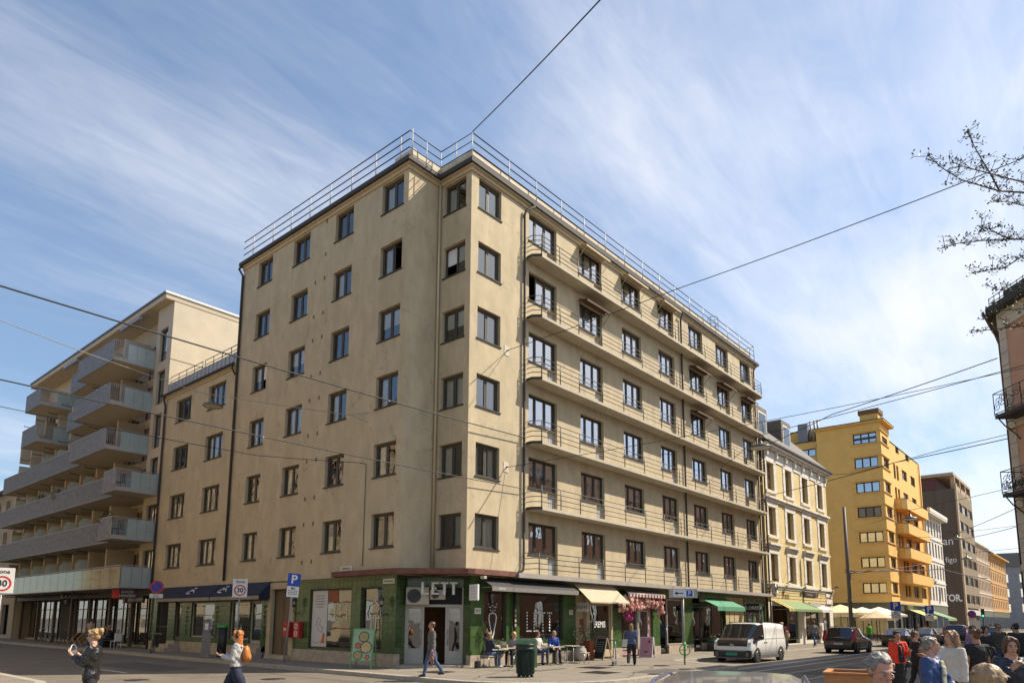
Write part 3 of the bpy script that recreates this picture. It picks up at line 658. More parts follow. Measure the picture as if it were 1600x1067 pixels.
# greengrocer style dark shop
shopwin(FR,20.9,.5,23.9,3.0,2,darkw,.12); glassdoor(FR,19.6,.08,20.8,2.9,darkw,.12)
f=MB(); f.box(20.85,.1,.06,24.2,.22,.49); f.build('window_base',stone,B); f=MB(); f.box(20.85,.1,3.01,24.2,.22,3.3); f.build('fascia',beige,B)
f=MB(); f.box(24.26,.05,.06,27.3,.16,3.38); f.build('beige_panel',mat('yellow_beige_panel',(.46,.37,.20),.7,.12,2),B)
f=MB()
for x in (24.9,25.7,26.5): f.box(x-.01,.03,.3,x+.01,.05,3.2)
f.build('panel_joint',darkw,B)
gfm=mat('light_green_frame',(.17,.30,.15),.5,.1)
shopwin(FR,27.5,.3,29.2,2.9,1,gfm,.08,t=.10); glassdoor(FR,29.4,.08,30.9,2.9,gfm,.10)
f=MB(); f.box(27.4,.06,2.905,31.1,.2,3.15); f.build('fascia',gfm,B); f=MB(); f.box(27.42,.08,.06,29.3,.2,.295); f.build('window_base',gfm,B)
# awnings
def awning(name,m,u0,u1,ytop,ztop,yf,zf,val=.2,Mw=FR,parent=B,scallop=0,sides=False,nose=None):
    a=MB(); a.M=Mw; th=.012
    def sl(x0,x1): a._add([(x0,ytop,ztop),(x1,ytop,ztop),(x1,yf,zf),(x0,yf,zf),(x0,ytop,ztop-th),(x1,ytop,ztop-th),(x1,yf,zf-th),(x0,yf,zf-th)],[(3,2,1,0),(4,5,6,7),(0,1,5,4),(1,2,6,5),(3,0,4,7)])
    sl(u0,u1)
    if scallop:
        n=scallop
        for k in range(n):
            x0=u0+(u1-u0)*k/n;x1=u0+(u1-u0)*(k+1)/n; a.mi=k%2 if nose else 0
            a.poly([(x0,yf-.004,zf),(x0,yf-.006,zf-val*.7),((x0+x1)/2,yf-.006,zf-val),(x1,yf-.006,zf-val*.7),(x1,yf-.004,zf)])
        a.mi=0
    else: a.box(u0,yf-.012,zf-val,u1,yf,zf-.001)
    if sides:
        for x in (u0,u1): a.poly([(x,ytop,ztop),(x,yf,zf),(x,yf,zf-val),(x,ytop,zf-val)])
    o=a.build(name,[m]+([nose] if nose else []),parent)
    r=MB(); r.M=Mw; r.tube([(u0,yf+.01,zf-.02),(u1,yf+.01,zf-.02)],.022,6)
    for x in (u0+.15,u1-.15): r.bar((x,ytop+.02,zf-.05),(x,yf+.01,zf-.03),.025)
    r.build('awning_frame',railg,o); return o
black=mat('black_canvas',(.045,.042,.042),.85,.15,5); dkg=mat('grey_canvas',(.20,.185,.17),.85,.12,5)
a1=awning('awning',black,.68,6.55,-.06,3.54,-.78,3.16,.20); 
v_=MB(); v_.box(.68,-.796,2.965,6.55,-.793,3.15); v_.build('valance',dkg,a1)
mb=text_mb('VEGETAR',.10,.004); z=MB(); merge(z,mb,T(1.25,-.80,3.055)); z.build('awning_lettering',mat('white_lettering',(.8,.8,.78),.6,0),a1)
a2=awning('awning',mat('beige_canvas',(.47,.385,.265),.85,.1,4),6.85,10.2,-.30,3.52,-1.25,2.68,.06)
pk=mat('pink_stripe',(.62,.38,.36),.85,.1,4)
a3=awning('awning',mat('brown_canvas',(.09,.06,.055),.85,.1,4),11.15,15.0,-.25,3.45,-.62,3.22,.22,scallop=24,nose=pk)
gcan=mat('green_canvas',(.085,.27,.155),.8,.12,3)
a4=awning('awning',gcan,20.2,24.3,-.03,3.27,-1.28,2.70,.26)
navy=mat('navy_canvas',(.012,.017,.045),.75,.15,4)
whl=MATS['white_lettering']
A5=awning('awning',navy,-15.95,-11.15,-.05,3.58,-.62,2.98,.26,ML0,B,sides=True)
v_=MB(); v_.M=ML0; v_.box(-15.95,-.65,2.73,-11.15,-.636,2.90); v_.build('valance',mat('grey_valance',(.30,.26,.21),.8,.2,3,grime=.4),A5)
def mountain_logo(M,parent):
    m=MB(); m.M=M
    for (a,b) in [((-.42,-.18),(-.12,.12)),((-.12,.12),(0,-.02)),((0,-.02),(.13,.08)),((.13,.08),(.40,-.14)),((-.34,-.2),(.05,-.22))]: m._bar((a[0],0,a[1]),(b[0],0,b[1]),.012,.05)
    merge(m,text_mb('alpin',.16,.006),M@T(.15,-.003,.22)); m.build('logo',whl,parent)
sl5=math.atan2(.60,.57)
def on_slope(x): return ML0@T(x,-.36,3.285)@RX(-(math.pi/2-sl5))
mountain_logo(on_slope(-15.1),A5)
# signs on the wall and lettering in the windows
def flat_text(txt,size,M,m,parent,name='lettering',bold=0,sx=1,spacing=1):
    z=MB(); merge(z,text_mb(txt,size,.006,sx,'CENTER',bold,spacing),M); return z.build(name,m,parent)
flat_text('EREMIS',.42,T(9.52,.07,1.62),whl,B,sx=.8,bold=.004)
# LETT in bulbs on the window, carrot and crown
bulb=mat('white_dots',(.85,.84,.8),.5,0)
L3=[['X..','X..','X..','X..','X..','X..','XXX'],['XXX','X..','X..','XX.','X..','X..','XXX'],['XXX','.X.','.X.','.X.','.X.','.X.','.X.'],['XXX','.X.','.X.','.X.','.X.','.X.','.X.']]
def dots(M,cw,ch,gap,parent,r=.035,name='window_lettering'):
    z=MB(); z.M=M; x=0
    for g in L3:
        for j,row in enumerate(g):
            for i,c in enumerate(row):
                if c=='X': z.box(x+i*cw-r,-.004,-j*ch-r,x+i*cw+r,.004,-j*ch+r)
        x+=cw*3+gap
    z.build(name,bulb,parent)
dots(T(3.95,.12,2.15),.13,.13,.10,B)
dots(ML0@T(-6.15,.12,2.45),.10,.11,.07,B,.024)
z=MB(); z.M=T(1.72,.12,0)
z.tube([(0,0,1.05),(-.2,0,1.75),(-.23,0,1.95),(-.17,0,2.07),(0,0,2.12),(.17,0,2.07),(.23,0,1.95),(.2,0,1.75),(0,0,1.05)],.022,5)
for dx,dzz in ((-.25,.42),(-.12,.30),(0,.36),(.12,.30),(.25,.42),(-.14,.17),(.14,.17),(0,.15),(-.2,.3),(.2,.3),(0,.5)): z.box(dx-.02,-.01,2.05+dzz-.02,dx+.02,.01,2.05+dzz+.02)
z.build('carrot_sign',bulb,B)
z=MB(); z.M=ML0@T(-3.5,.12,0)          # broccoli outline
z.tube([(-.12,0,1.25),(-.16,0,1.85),(-.36,0,1.86),(-.45,0,2.05),(-.36,0,2.22),(-.3,0,2.40),(-.1,0,2.46),(.05,0,2.58),(.22,0,2.45),(.36,0,2.36),(.42,0,2.15),(.46,0,1.98),(.34,0,1.86),(.17,0,1.86),(.12,0,1.25),(-.12,0,1.25)],.02,5)
z.tube([(-.03,0,1.3),(-.02,0,1.9)],.012,5); z.tube([(-.15,0,1.95),(-.28,0,2.1)],.015,5); z.tube([(.15,0,1.95),(.25,0,2.15)],.015,5); z.build('broccoli_sign',bulb,B)
# tall white poster with line drawing
z=MB(); z.M=ML0; z.box(-7.86,.125,.64,-6.72,.132,3.06); po=z.build('poster',mat('white_poster',(.60,.58,.55),.7,.05),B)
z=MB(); z.M=ML0@T(-7.28,.12,0)
ln=mat('black_line',(.05,.05,.05),.8,0)
for k,w in enumerate((.7,.62,.75,.68,.4)): 
    for i in range(6): z.box(-w/2+w*i/6,0,2.82-k*.12,-w/2+w*(i+.7)/6,.003,2.85-k*.12)
z.tube([(-.2,0,1.7),(-.05,0,1.9),(.1,0,1.78),(.02,0,1.6),(.15,0,1.45),(.3,0,1.5),(.2,0,1.25),(0,0,1.3),(-.15,0,1.5),(-.2,0,1.7)],.008,4); z.tube([(-.45,0,.85),(-.2,0,.78),(.1,0,.86),(.35,0,.8),(.5,0,.88)],.008,4); z.build('line_drawing',ln,po)
z=MB(); z.M=ML0@T(-7.0,.12,0); z.prism([(-.1,.8),(.12,.8),(.16,1.2),(.02,1.25),(-.02,1.1)],-.003,.0,'y'); z.build('orange_figure',mat('orange_print',(.6,.14,.03),.7,0),po)
# brown round logo panel in the café window
z=MB(); z.M=ML0; z.box(-6.68,.125,2.55,-5.95,.132,3.06); z.build('brown_panel',red,B)
# ------------------------------------------------------------------ lower wing
Wg=thing('apartment_wing','lower sand coloured house of four window rows between the tall block and the balcony house','building',(UA,20,0))
w=MB(); WC=[(17.05,19.05),(21.2,23.2)]; H=[(-b,r-WB,-a,r) for a,b in WC for r in ROW[2:]]
VW=24.7
wall_holes(w,-VW,-VL-.005,GF,15.45,H,DEP,ML)
w.quad((UA,VL+.01,15.45),(8,VL+.01,15.45),(8,VW,15.45),(UA,VW,15.45)); w.build('wall',stucco,Wg)
k=0
for a,b in WC:
    for r in ROW[2:]: window(Wg,ML,-b,r-WB,b-a,WB,(.34,.67),None,frame_l,['sides','full','left','full','right',None,'full','sides'][k%8]); k+=1
x=MB(); x.box(UA+3,VL,GF,UA+3.1,VW,15.4)
for z in (GF,6.5,9.45,12.4): x.box(UA+.28,VL+.02,z,UA+3,VW-.02,z+.15)
x.build('interior',room,Wg)
e=MB(); e.box(UA-.12,VL+.06,15.45,UA+.3,VW+.25,15.53); e.box(UA-.06,VL+.06,15.33,UA-.002,VW,15.449); e.build('cornice',stucco2,Wg)
e=MB(); e.tube([(UA-.2,VL+.1,15.58),(UA-.2,VW+.3,15.58)],.075,8); e.build('gutter',zinc,Wg)
e=MB(); e.box(UA+.05,VL+.1,15.53,UA+.10,VW,16.38)
n=18
for i in range(n): e.box(UA+.02,VL+.1+(VW-VL-.1)*i/n,15.54,UA+.048,VL+.12+(VW-VL-.1)*i/n,16.36)
e.build('roof_upstand',mat('grey_sheet_metal',(.36,.35,.35),.5,.12,2,metal=.3),Wg)
r=MB()
for a,b in ((VL+.2,20.2),(20.5,VW)):
    for zz in (16.62,16.9): r.tube([(UA+.2,a,zz),(UA+.2,b,zz)],.022,6)
    m=4
    for i in range(m+1): y=a+(b-a)*i/m; r.tube([(UA+.2,y,16.3),(UA+.2,y,16.9)],.022,6)
r.build('roof_railing',railm,Wg)
d=MB(); d.tube([(UA-.2,VW-.1,15.52),(UA-.22,VW-.1,15.3),(UA-.1,VW-.12,14.9),(UA-.09,VW-.12,.0)],.065,8); d.build('downpipe',zinc,Wg)
d=MB(); d.tube([(UA-.2,VL+.25,15.55),(UA-.22,VL+.2,15.3),(UA-.1,VL+.03,14.95)],.055,8); d.build('downpipe',zinc,Wg)
gw=MB(); wall_holes(gw,-VW,-VL-.005,.02,GF,[(-23.7,.06,-22.2,2.75),(-21.3,.6,-20.53,2.72),(-19.3,.83,-16.66,2.68)],.22,ML0); gw.build('tiled_shopfront',tile,Wg)
f=MB(); f.M=ML0; f.box(-VW,-.03,-.05,-23.72,.0,.5); f.build('plinth',stone,Wg)
f=MB(); f.M=ML0; f.box(-20.5,-.04,-.05,-VL,-.002,.55); f.build('plinth',stone,Wg)
f=MB(); f.M=ML0; f.box(-22.0,-.9,-.05,-20.3,-.045,.2); f.box(-21.7,-.6,.201,-20.5,-.045,.4); f.box(-21.5,-.3,.401,-20.52,-.045,.58); f.build('step',stone,Wg)
shopwin(ML0,-19.3,.83,-16.66,2.68,1,whitep,parent=Wg); glassdoor(ML0,-21.3,.62,-20.53,2.72,MATS['brown_door'],parent=Wg)
f=MB(); f.M=ML0
for i in range(13): xx=-23.65+i*.115; f._bar((xx,.1,.08),(xx,.1,2.7),.025,.025)
f.box(-23.7,.09,1.3,-22.2,.12,1.36); f.build('iron_gate',railm,Wg)
x=MB(); x.box(UA+2.5,VL+.1,.02,UA+2.6,VW,3.5); x.box(UA+.25,VL+.1,.01,UA+2.5,VW,.04); x.box(UA+.25,VL+.1,3.45,UA+2.5,VW,3.5); x.box(UA+.25,21.7,.04,UA+2.5,21.8,3.45); x.build('shop_interior',darkin,Wg)
A6=awning('awning',navy,-22.35,-16.05,-.05,3.58,-.62,2.98,.26,ML0,Wg,sides=True)
v_=MB(); v_.M=ML0; v_.box(-22.35,-.65,2.73,-16.05,-.636,2.90); v_.build('valance',MATS['grey_valance'],A6)
mountain_logo(on_slope(-18.6),A6)
# vertical raised lettering on the shop piers
for pv_,par in ((-11.55,B),(-16.3,Wg),(-19.75,Wg)):
    z=MB(); z.M=ML0
    for i in range(7):
        z.tube([(pv_+.12*math.cos(t),-.01,2.35-i*.24+.09*math.sin(t)) for t in [k*math.pi/4 for k in range(6+i%3)]],.02,4)
    z.build('raised_lettering',mat('dark_green_relief',(.03,.06,.02),.5,0),par)
# ------------------------------------------------------------------ balcony house
bbw=mat('cream_render',(.50,.43,.33),.85,.06,1,.12,80)
gab=mat('cast_concrete_gable',(.54,.47,.36),.85,.10,.7,.15,40,grime=.35)
slab=mat('balcony_soffit',(.50,.44,.35),.85,.06,2)
bal=mat('grey_baluster_metal',(.29,.295,.32),.5,.25,3,metal=.2)
balb=mat('grey_screen',(.27,.275,.30),.7,.35,1.0)
frost=mat('frosted_glass',(.33,.40,.40),.22,.12,1.2,spec=.6)
frost2=mat('pale_frosted_glass',(.50,.55,.50),.3,.06,1.5)
redw=mat('red_brown_wood',(.10,.030,.018),.5,.2,4)
K=thing('balcony_house','pale modern apartment house with stacked grey balconies and a ground floor of shop windows','building',(UA,38,0))
VB,VE=VW+.01,52.0; UB=-1.0
FLZ=[3.62,6.45,9.33,12.2,15.07,17.92]
m=MB()
wall_holes(m,-27.0,-VB,3.6,21.96,[(-26.45,z+.25,-25.32,z+2.5) for z in FLZ[2:]]+[(-26.45,z+.1,-24.9,z+2.35) for z in FLZ[:2]],.25,ML0)
m.quad((UA,27,3.6),(UB,27,3.6),(UB,27,21.95),(UA,27,21.95))
cells=[27.0+3.13*i for i in range(9)]
HH=[]
for i in range(8):
    for z in FLZ: HH.append((-(cells[i]+2.6),z+.1,-(cells[i]+.45),z+2.35))
wall_holes(m,-VE,-27.0,3.6,21.96,HH,.2,T(UB,0,0)@FL)
m.quad((UA,VE,0),(12,VE,0),(12,VE,21.95),(UA,VE,21.9)); m.build('wall',bbw,K)
m=MB(); m.box(UA+.002,VW-.02,15.3,13,VW+.18,21.94); 
m.build('gable_wall',gab,K)
m=MB(); m.box(4.6,VW-.028,15.3,4.64,VW-.0,21.86); m.box(UA,VW-.028,18.05,13,VW-.0,18.09); m.build('panel_joint',zinc,K)
m=MB(); m.box(UA-.55,VW-.05,21.95,13,VE+.3,22.28); m.build('roof_slab',bbw,K)
m=MB(); m.box(UA-.62,VW-.02,22.285,UA+.3,VE+.32,22.42); m.build('roof_edging',mat('dark_roof_edge',(.09,.09,.10),.5,.1),K); m=MB(); m.box(UA-.62,VW-.12,22.285,13,VW-.025,22.42); m.build('gable_capping',mat('white_capping',(.7,.7,.7),.5,.05),K)
wc=0
for z in FLZ[2:]: window(K,ML0,-26.45,z+.25,1.13,2.25,(),None,framem,None,(.3,),sill=False)
for z in FLZ[:2]: window(K,ML0,-26.45,z+.1,1.55,2.25,(.5,),None,framem,'sides',sill=False)
MBB=T(UB,0,0)@FL
rdp=MB(); rdp.M=MBB
for i in range(8):
    for z in FLZ:
        o=window(K,MBB,-(cells[i]+2.6),z+.1,2.15,2.25,(.45,),None,framem if i%2 else redw,rnd.choice([None,'sides','left','full',None]),sill=False)
        rdp.box(-(cells[i]+2.9),-.03,z+.1,-(cells[i]+2.62),-.004,z+2.35); rdp.mark()
rdp.build_each('wood_cladding',redw,K)
fn=MB()
for i in range(1,9):
    for z in FLZ[:-1] if i>2 else FLZ: fn.box(UB-.003,cells[i]-.12,z,-2.65,cells[i]+.12,z+2.63); fn.mark()
fn.build_each('dividing_wall',bbw,K)
inn_=MB(); inn_.box(3,VB+.3,.1,3.1,VE-.2,21.5)
for z in FLZ: inn_.box(UB+.25,VB+.3,z-.1,3,VE-.2,z+.08)
for i in range(9): inn_.box(UB+.3,cells[i]-.05,3.7,2.99,cells[i]+.05,21.5)
inn_.build('interior',room,K)
def bbal(v0,v1,uo,z,ends=(True,False),glassfront=False,uin=UB,h=1.28,v_in=None):
    s=MB(); ui=UA if v0<27.01 else UB
    s.box(uo,v0,z-.02,ui-.003,v1,z+.20); o=s.build('balcony',slab,K)
    zt=z+h; z0=z-.04
    if glassfront:
        p=MB(); n=int((v1-v0)/1.5)
        for i in range(n): a=v0+(v1-v0)*i/n; p.box(uo-.035,a+.02,z0,uo-.012,a+(v1-v0)/n-.02,zt-.08)
        p.build('glass_panel',frost_m,o)
    else:
        if v1-v0>8: p=MB(); p.box(uo-.012,v0,z0,uo-.006,v1,zt-.06); p.build('screen',balb,o)
        p=MB(); n=int((v1-v0)/(.16 if v1-v0>8 else .11))
        for i in range(n): a=v0+(v1-v0)*(i+.5)/n; p.box(uo-.05,a-.022,z0,uo-.016,a+.022,zt-.03)
        p.build('baluster',bal,o)['kind']='stuff'
    r=MB(); r.box(uo-.06,v0-.03,zt-.03,uo-.01,v1,zt+.015); r.box(uo-.05,v0-.02,z0-.02,uo-.004,v1,z0+.03)
    for vv,on in ((v0,ends[0]),(v1,ends[1])):
        if not on: continue
        r.box(uo-.02,vv-.03,zt-.03,ui,vv+.03,zt+.015); r.box(uo-.0,vv-.03,z0-.02,ui,vv+.0,z0+.03)
    r.build('handrail',bal,o)
    for vv,on,sg in ((v0,ends[0],-1),(v1,ends[1],1)):
        if not on: continue
        L_=ui-uo; op=.32*L_ if not glassfront and L_>2 else 0
        if op:
            p=MB(); n=max(3,int(op/.11))
            for i in range(n): a=uo+op*(i+.5)/n; p.box(a-.012,vv-.015,z0,a+.012,vv+.015,zt)
            p.build('end_baluster',bal,o)
        p=MB(); g0=uo+op; n=3
        for i in range(n): a=g0+(ui-g0)*i/n; p.box(a+.015,vv-.02,z0,a+(ui-g0)/n-.015,vv+.0,zt-.08)
        p.build('glass_panel',frost if vv==v0 else frost,o)
    return o
frost_m=mat('reflecting_frosted_glass',(.075,.095,.06),.08,.5,1.3,spec=.5)
UO,UM=-4.28,-3.6
for z in FLZ[3:]: bbal(27.0,33.4,UO,z,(True,True))
for z in FLZ[4:]: bbal(33.42,37.0,UM,z,(False,True))
bbal(41.4,45.1,UO,FLZ[5],(True,True)); bbal(41.5,45.2,UO,FLZ[4],(True,True))
bbal(33.42,52,UM,FLZ[3],(False,True))
bbal(24.8,26.85,UO,FLZ[2],(True,True)); bbal(27.02,52,UM,FLZ[2],(True,True))
bbal(24.8,26.85,UO,FLZ[1],(True,True)); bbal(27.02,52,UM,FLZ[1],(True,True))
bbal(24.8,51,UM,FLZ[0],(True,True),True)
sg=MB()
for zi in (0,1,2,3):
    for i in range(2,8):
        if zi==3 and i<3: continue
        z=FLZ[zi]+.2; c=cells[i]; sg.prism([(-2.66,z),(-3.4,z),(-3.4,z+1.55),(-3.2,z+1.85),(-2.66,z+1.85)],c-.012,c+.012,'y'); sg.mark()
sg.build_each('glass_divider',frost2,K)
pb=MB()
for zi in range(0,6):
    for i in range(2,8): z=FLZ[zi]-.1; c=cells[i]+.25; pb.tube([(-3.3,c,z),(-3.3,c,z-.09),(-1.2,c,z-.12),(-1.1,c,z-.4)],.03,5); pb.mark()
pb.build_each('drain_pipe',zinc,K)
# ground floor
gf=MB()
for v in (24.95,28.4,32.0,35.7,39.4,43.2,47.2,51.6): gf.box(UA+.3,v-.10,0,UA+.5,v+.10,3.16); gf.mark()
gf.build_each('column',mat('dark_column',(.10,.085,.07),.6,.15),K)
gf=MB(); gf.box(UA+.02,VB+.05,3.15,UB+.5,VE,3.6); gf.build('fascia',mat('dark_fascia',(.06,.045,.038),.6,.2),K)
for i in range(7):
    a=25.3+3.75*i
    if i==4: continue
    shopwin(MBB,-(a+3.4),.12,-a,3.1,3,darkw,.1,2.3,parent=K)
gf=MB(); gf.box(UB+.1,40.2,0,UB+.3,43.7,3.15); gf.build('dark_gate',darkin,K)
gf=MB(); gf.box(UB+.0,VB+.2,0,UB+.25,VE,.118); gf.build('plinth',stone,K)
gf=MB(); gf.box(UB+3,VB+.2,0,UB+3.1,VE,3.5); gf.box(UB+.3,VB+.2,0,UB+3,VE,.05); gf.build('shop_interior',darkin,K)
# banner and sign panel in the shop windows
z=MB(); z.M=MBB; z.box(-30.4,.08,.3,-29.5,.095,2.9); ban=z.build('banner',mat('black_banner',(.02,.02,.022),.6,.1),K)
z=MB(); merge(z,text_mb('BAKER HANSEN',.26,.006),MBB@T(-30.2,.07,1.45)@RY(-math.pi/2)); z.build('lettering',whl,ban)
z=MB(); z.M=MBB; z.box(-30.4,.077,2.5,-29.5,.079,2.85); z.build('white_band',whl,ban)
# roof awning cassettes
z=MB(); z.box(UA-.75,28.2,21.5,UA-.56,31.5,21.68); z.mark(); z.box(UA-.75,40,21.5,UA-.56,43,21.68); z.mark(); z.build_each('awning_cassette',bal,K)
# ------------------------------------------------------------------ older house further along
O=thing('old_townhouse','older grey beige house with a dark eave beyond the balcony house','building',(UA,65,0))
m=MB(); hs=[(-v-1.3,z,-v,z+1.9) for v in range(54,84,3) for z in (4.4,7.6,10.6)]
wall_holes(m,-85,-VE-.5,0,13.2,hs+[(-v-2,.3,-v,2.9) for v in range(54,84,4)],.25,ML0); m.quad((UA,VE+.5,0),(UA,VE+.5,13.2),(10,VE+.5,13.2),(10,VE+.5,0)); m.build('wall',mat('grey_beige_render',(.36,.32,.26),.9,.1,1,grime=.3),O)
m=MB(); m.prism([(UA-.5,13.2),(UA-.5,13.45),(5,17.5),(5,13.2)],VE+.45,85,'y'); m.build('roof',zinc,O)
for h in hs: window(O,ML0,h[0],h[1],1.3,1.9,(.5,),None,whitep,'sides',(.62,),sill=False)
m=MB(); m.box(UA+.6,VE+1,0,UA+.7,84.5,13); m.build('interior',darkin,O)
# ------------------------------------------------------------------ cream house next door
Y=thing('cream_townhouse','pale yellow house with white stone trim, dormers and four window bays','building',(39,0,0))
yel=mat('pale_yellow_render',(.66,.52,.255),.85,.10,1.2,.15,80,grime=.2); wt=mat('white_stone_trim',(.70,.66,.58),.85,.1,3,.2,50,grime=.3)
C0,C1=31.75,47.25
wx=[(32.45,34.15),(36.45,38.1),(40.45,42.1),(44.5,46.1)]; wz=[(11.85,14.0),(8.35,10.5),(4.8,6.9)]
m=MB(); hs=[(a+.12,z0,b-.12,z1) for a,b in wx for z0,z1 in wz]; wall_holes(m,C0,C1,4.45,15.1,hs,.30,FR)
m.quad((C1,0,0),(C1,14,0),(C1,14,15.1),(C1,0,15.1)); m.build('wall',yel,Y)
brw=mat('brown_casement',(.30,.20,.13),.5,.1)
for h in hs: window(Y,T(0,.06,0),h[0],h[1],h[2]-h[0],h[3]-h[1],(.5,),None,brw,rnd.choice(['full','sides','full']),(.64,),sill=False)
tr_=MB()
for a,b in wx:
    for q,(z0,z1) in enumerate(wz):
        for xx in (a-.32,b-.10):
            n=5
            for i in range(n): e=.0 if i%2 else .06; tr_.box(xx-(e if xx<a else 0),-.05-.0*i,z0-.1+(z1-z0+.1)*i/n,xx+.42+(e if xx>a else 0),-.001,z0-.1+(z1-z0+.1)*(i+1)/n-.015)
        tr_.box(a-.36,-.07,z1+.001,b+.36,-.001,z1+.40)
        tr_.box(a-.32,-.16,z0-.28,b+.32,-.001,z0-.11)
        if q>0: tr_.box(a-.45,-.30,z1+.62,b+.45,-.001,z1+.78); tr_.box(a-.36,-.15,z1+.40,b+.36,-.001,z1+.62)
        tr_.mark()
tr_.build_each('window_surround',wt,Y)
tr_=MB()
for z0,z1,d in ((4.25,4.455,.12),(4.45,4.62,.22),(10.95,11.135,.14),(11.13,11.3,.26),(14.15,14.95,.06)):
    tr_.box(C0,-d,z0,C1,-.001,z1)
    if z1 not in (4.455,11.135): tr_.mark()
tr_.build_each('string_course',wt,Y)
tr_=MB()
tr_.box(C0,-.30,15.0,C1+.2,-.001,15.15); tr_.box(C0,-.5,15.15,C1+.35,-.001,15.30)
for i in range(8): x=C0+.6+i*2.05; tr_.box(x,-.26,14.45,x+.22,-.061,14.99)
tr_.build('cornice',wt,Y)
g_=MB(); g_.box(C0,-.62,15.31,C1+.4,-.2,15.46); g_.build('gutter',zinc,Y)
r_=MB(); r_.prism([(-.45,15.5),(4.2,20.2),(9,20.2),(13,15.5)],C0,C1+.3,'x'); r_.build('roof',mat('dark_slate',(.08,.07,.065),.7,.2,4),Y)
for i,(x,w_) in enumerate(((33.5,2.2),(39.0,2.2))):
    d=MB(); d.box(x,.9,15.8,x+w_,6,18.9); dm=d.build('dormer',mat('grey_brown_cladding',(.17,.145,.125),.7,.12,2),Y)
    d=MB(); d.box(x+.25,.86,16.6,x+w_-.25,.899,18.5); d.build('dormer_window',wt,dm)
    d=MB(); d.box(x+.4,.84,16.75,x+w_-.4,.859,18.35); d.build('pane',mat('dark_pane',(.05,.06,.07),.05,0,spec=1),dm)
ch=MB(); ch.box(37.2,3.5,18,38.8,4.5,21.6); ch.build('chimney',mat('ochre_chimney',(.55,.36,.12),.8,.15),Y)
ch=MB(); ch.box(38.85,3.6,19,39.1,3.9,22); ch.build('flue',zinc,Y)
# its ground floor
gf=MB(); wall_holes(gf,C0,C1,.02,4.24,[(32.5,.1,38.2,3.0),(39.8,.3,43.4,2.75),(44.4,.1,46.3,2.9)],.3,FR); gf.quad((C1+.001,0,0),(C1+.001,6,0),(C1+.001,6,4.2),(C1+.001,0,4.2)); gf.build('shopfront',wt,Y)
gf=MB(); gf.box(C0+.1,-.06,3.35,C1-.05,-.003,4.24); gf.build('yellow_band',yel,Y)
gf=MB()
for z in (3.55,3.8,4.02): gf.box(C0+.1,-.075,z,C1-.05,-.061,z+.03)
gf.build('band_groove',mat('brown_groove',(.25,.16,.06),.8,0),Y)
gf=MB(); gf.box(C0+.2,2.6,.02,C1-.1,2.7,4.2); gf.box(C0+.2,.3,.02,C1-.1,2.6,.06); gf.build('shop_interior',warm,Y)
shopwin(FR,36.0,.4,38.2,3.0,1,gfm,.1,parent=Y); shopwin(FR,39.8,.3,43.4,2.75,2,darkw,.12,parent=Y); shopwin(FR,44.4,.1,46.3,2.9,1,darkw,.12,parent=Y)
stp=mat('striped_canvas',(.55,.42,.15),.85,.1)
sgr=mat('sage_canvas',(.19,.27,.12),.85,.1,3)
awning('awning',sgr,32.6,40.3,-.05,3.35,-1.2,2.75,.18,parent=Y); z=MB()
for x in (32.62,33.3): z._add([(x,-.10,3.345),(x+.35,-.10,3.345),(x+.35,-1.205,2.775),(x,-1.205,2.775)],[(3,2,1,0)]); z.box(x,-1.222,2.57,x+.35,-1.213,2.775)
z.build('awning_stripe',stp,Y)
awning('awning',wt,40.9,45.6,-.05,3.1,-.5,2.85,.25,parent=Y)
flat_text('sFønt',.75,T(35.2,-.09,3.78),mat('gold_lettering',(.20,.12,.04),.5,0),Y,bold=.0)
z=MB(); z.box(39.2,-.12,3.85,42.4,-.062,4.2); sgn=z.build('shop_sign',mat('dark_brown_sign',(.03,.022,.018),.5,.1),Y)
flat_text('Grünerløkka',.28,T(40.8,-.125,4.02),beige,sgn)
z=MB(); z.box(40.5,-.2,3.05,43.2,-.08,3.4); z.build('sign_box',mat('grey_sign_box',(.42,.40,.36),.6,.1),Y)
for x in (45.7,46.3): z=MB(); z.box(45.2,-.12,3.35+(x-45.7),46.9,-.078,3.75+(x-45.7)); z.build('name_board',wt,Y)
sp_=MB()
for x in (32.2,35.4,39.4,43.5,47.1): sp_._bar((x,-.1,4.75),(x,-.5,4.85),.05,.05); sp_.box(x-.25,-.62,4.8,x+.25,-.42,4.92); sp_.mark()
sp_.build_each('facade_spotlight',railm,Y)
d=MB(); d.tube([(C0+.15,-.5,15.35),(C0+.12,-.3,15.1),(C0+.1,-.12,14.7),(C0+.1,-.12,.1)],.06,8); d.build('downpipe',mat('rust_pipe',(.12,.06,.035),.6,.2),Y)
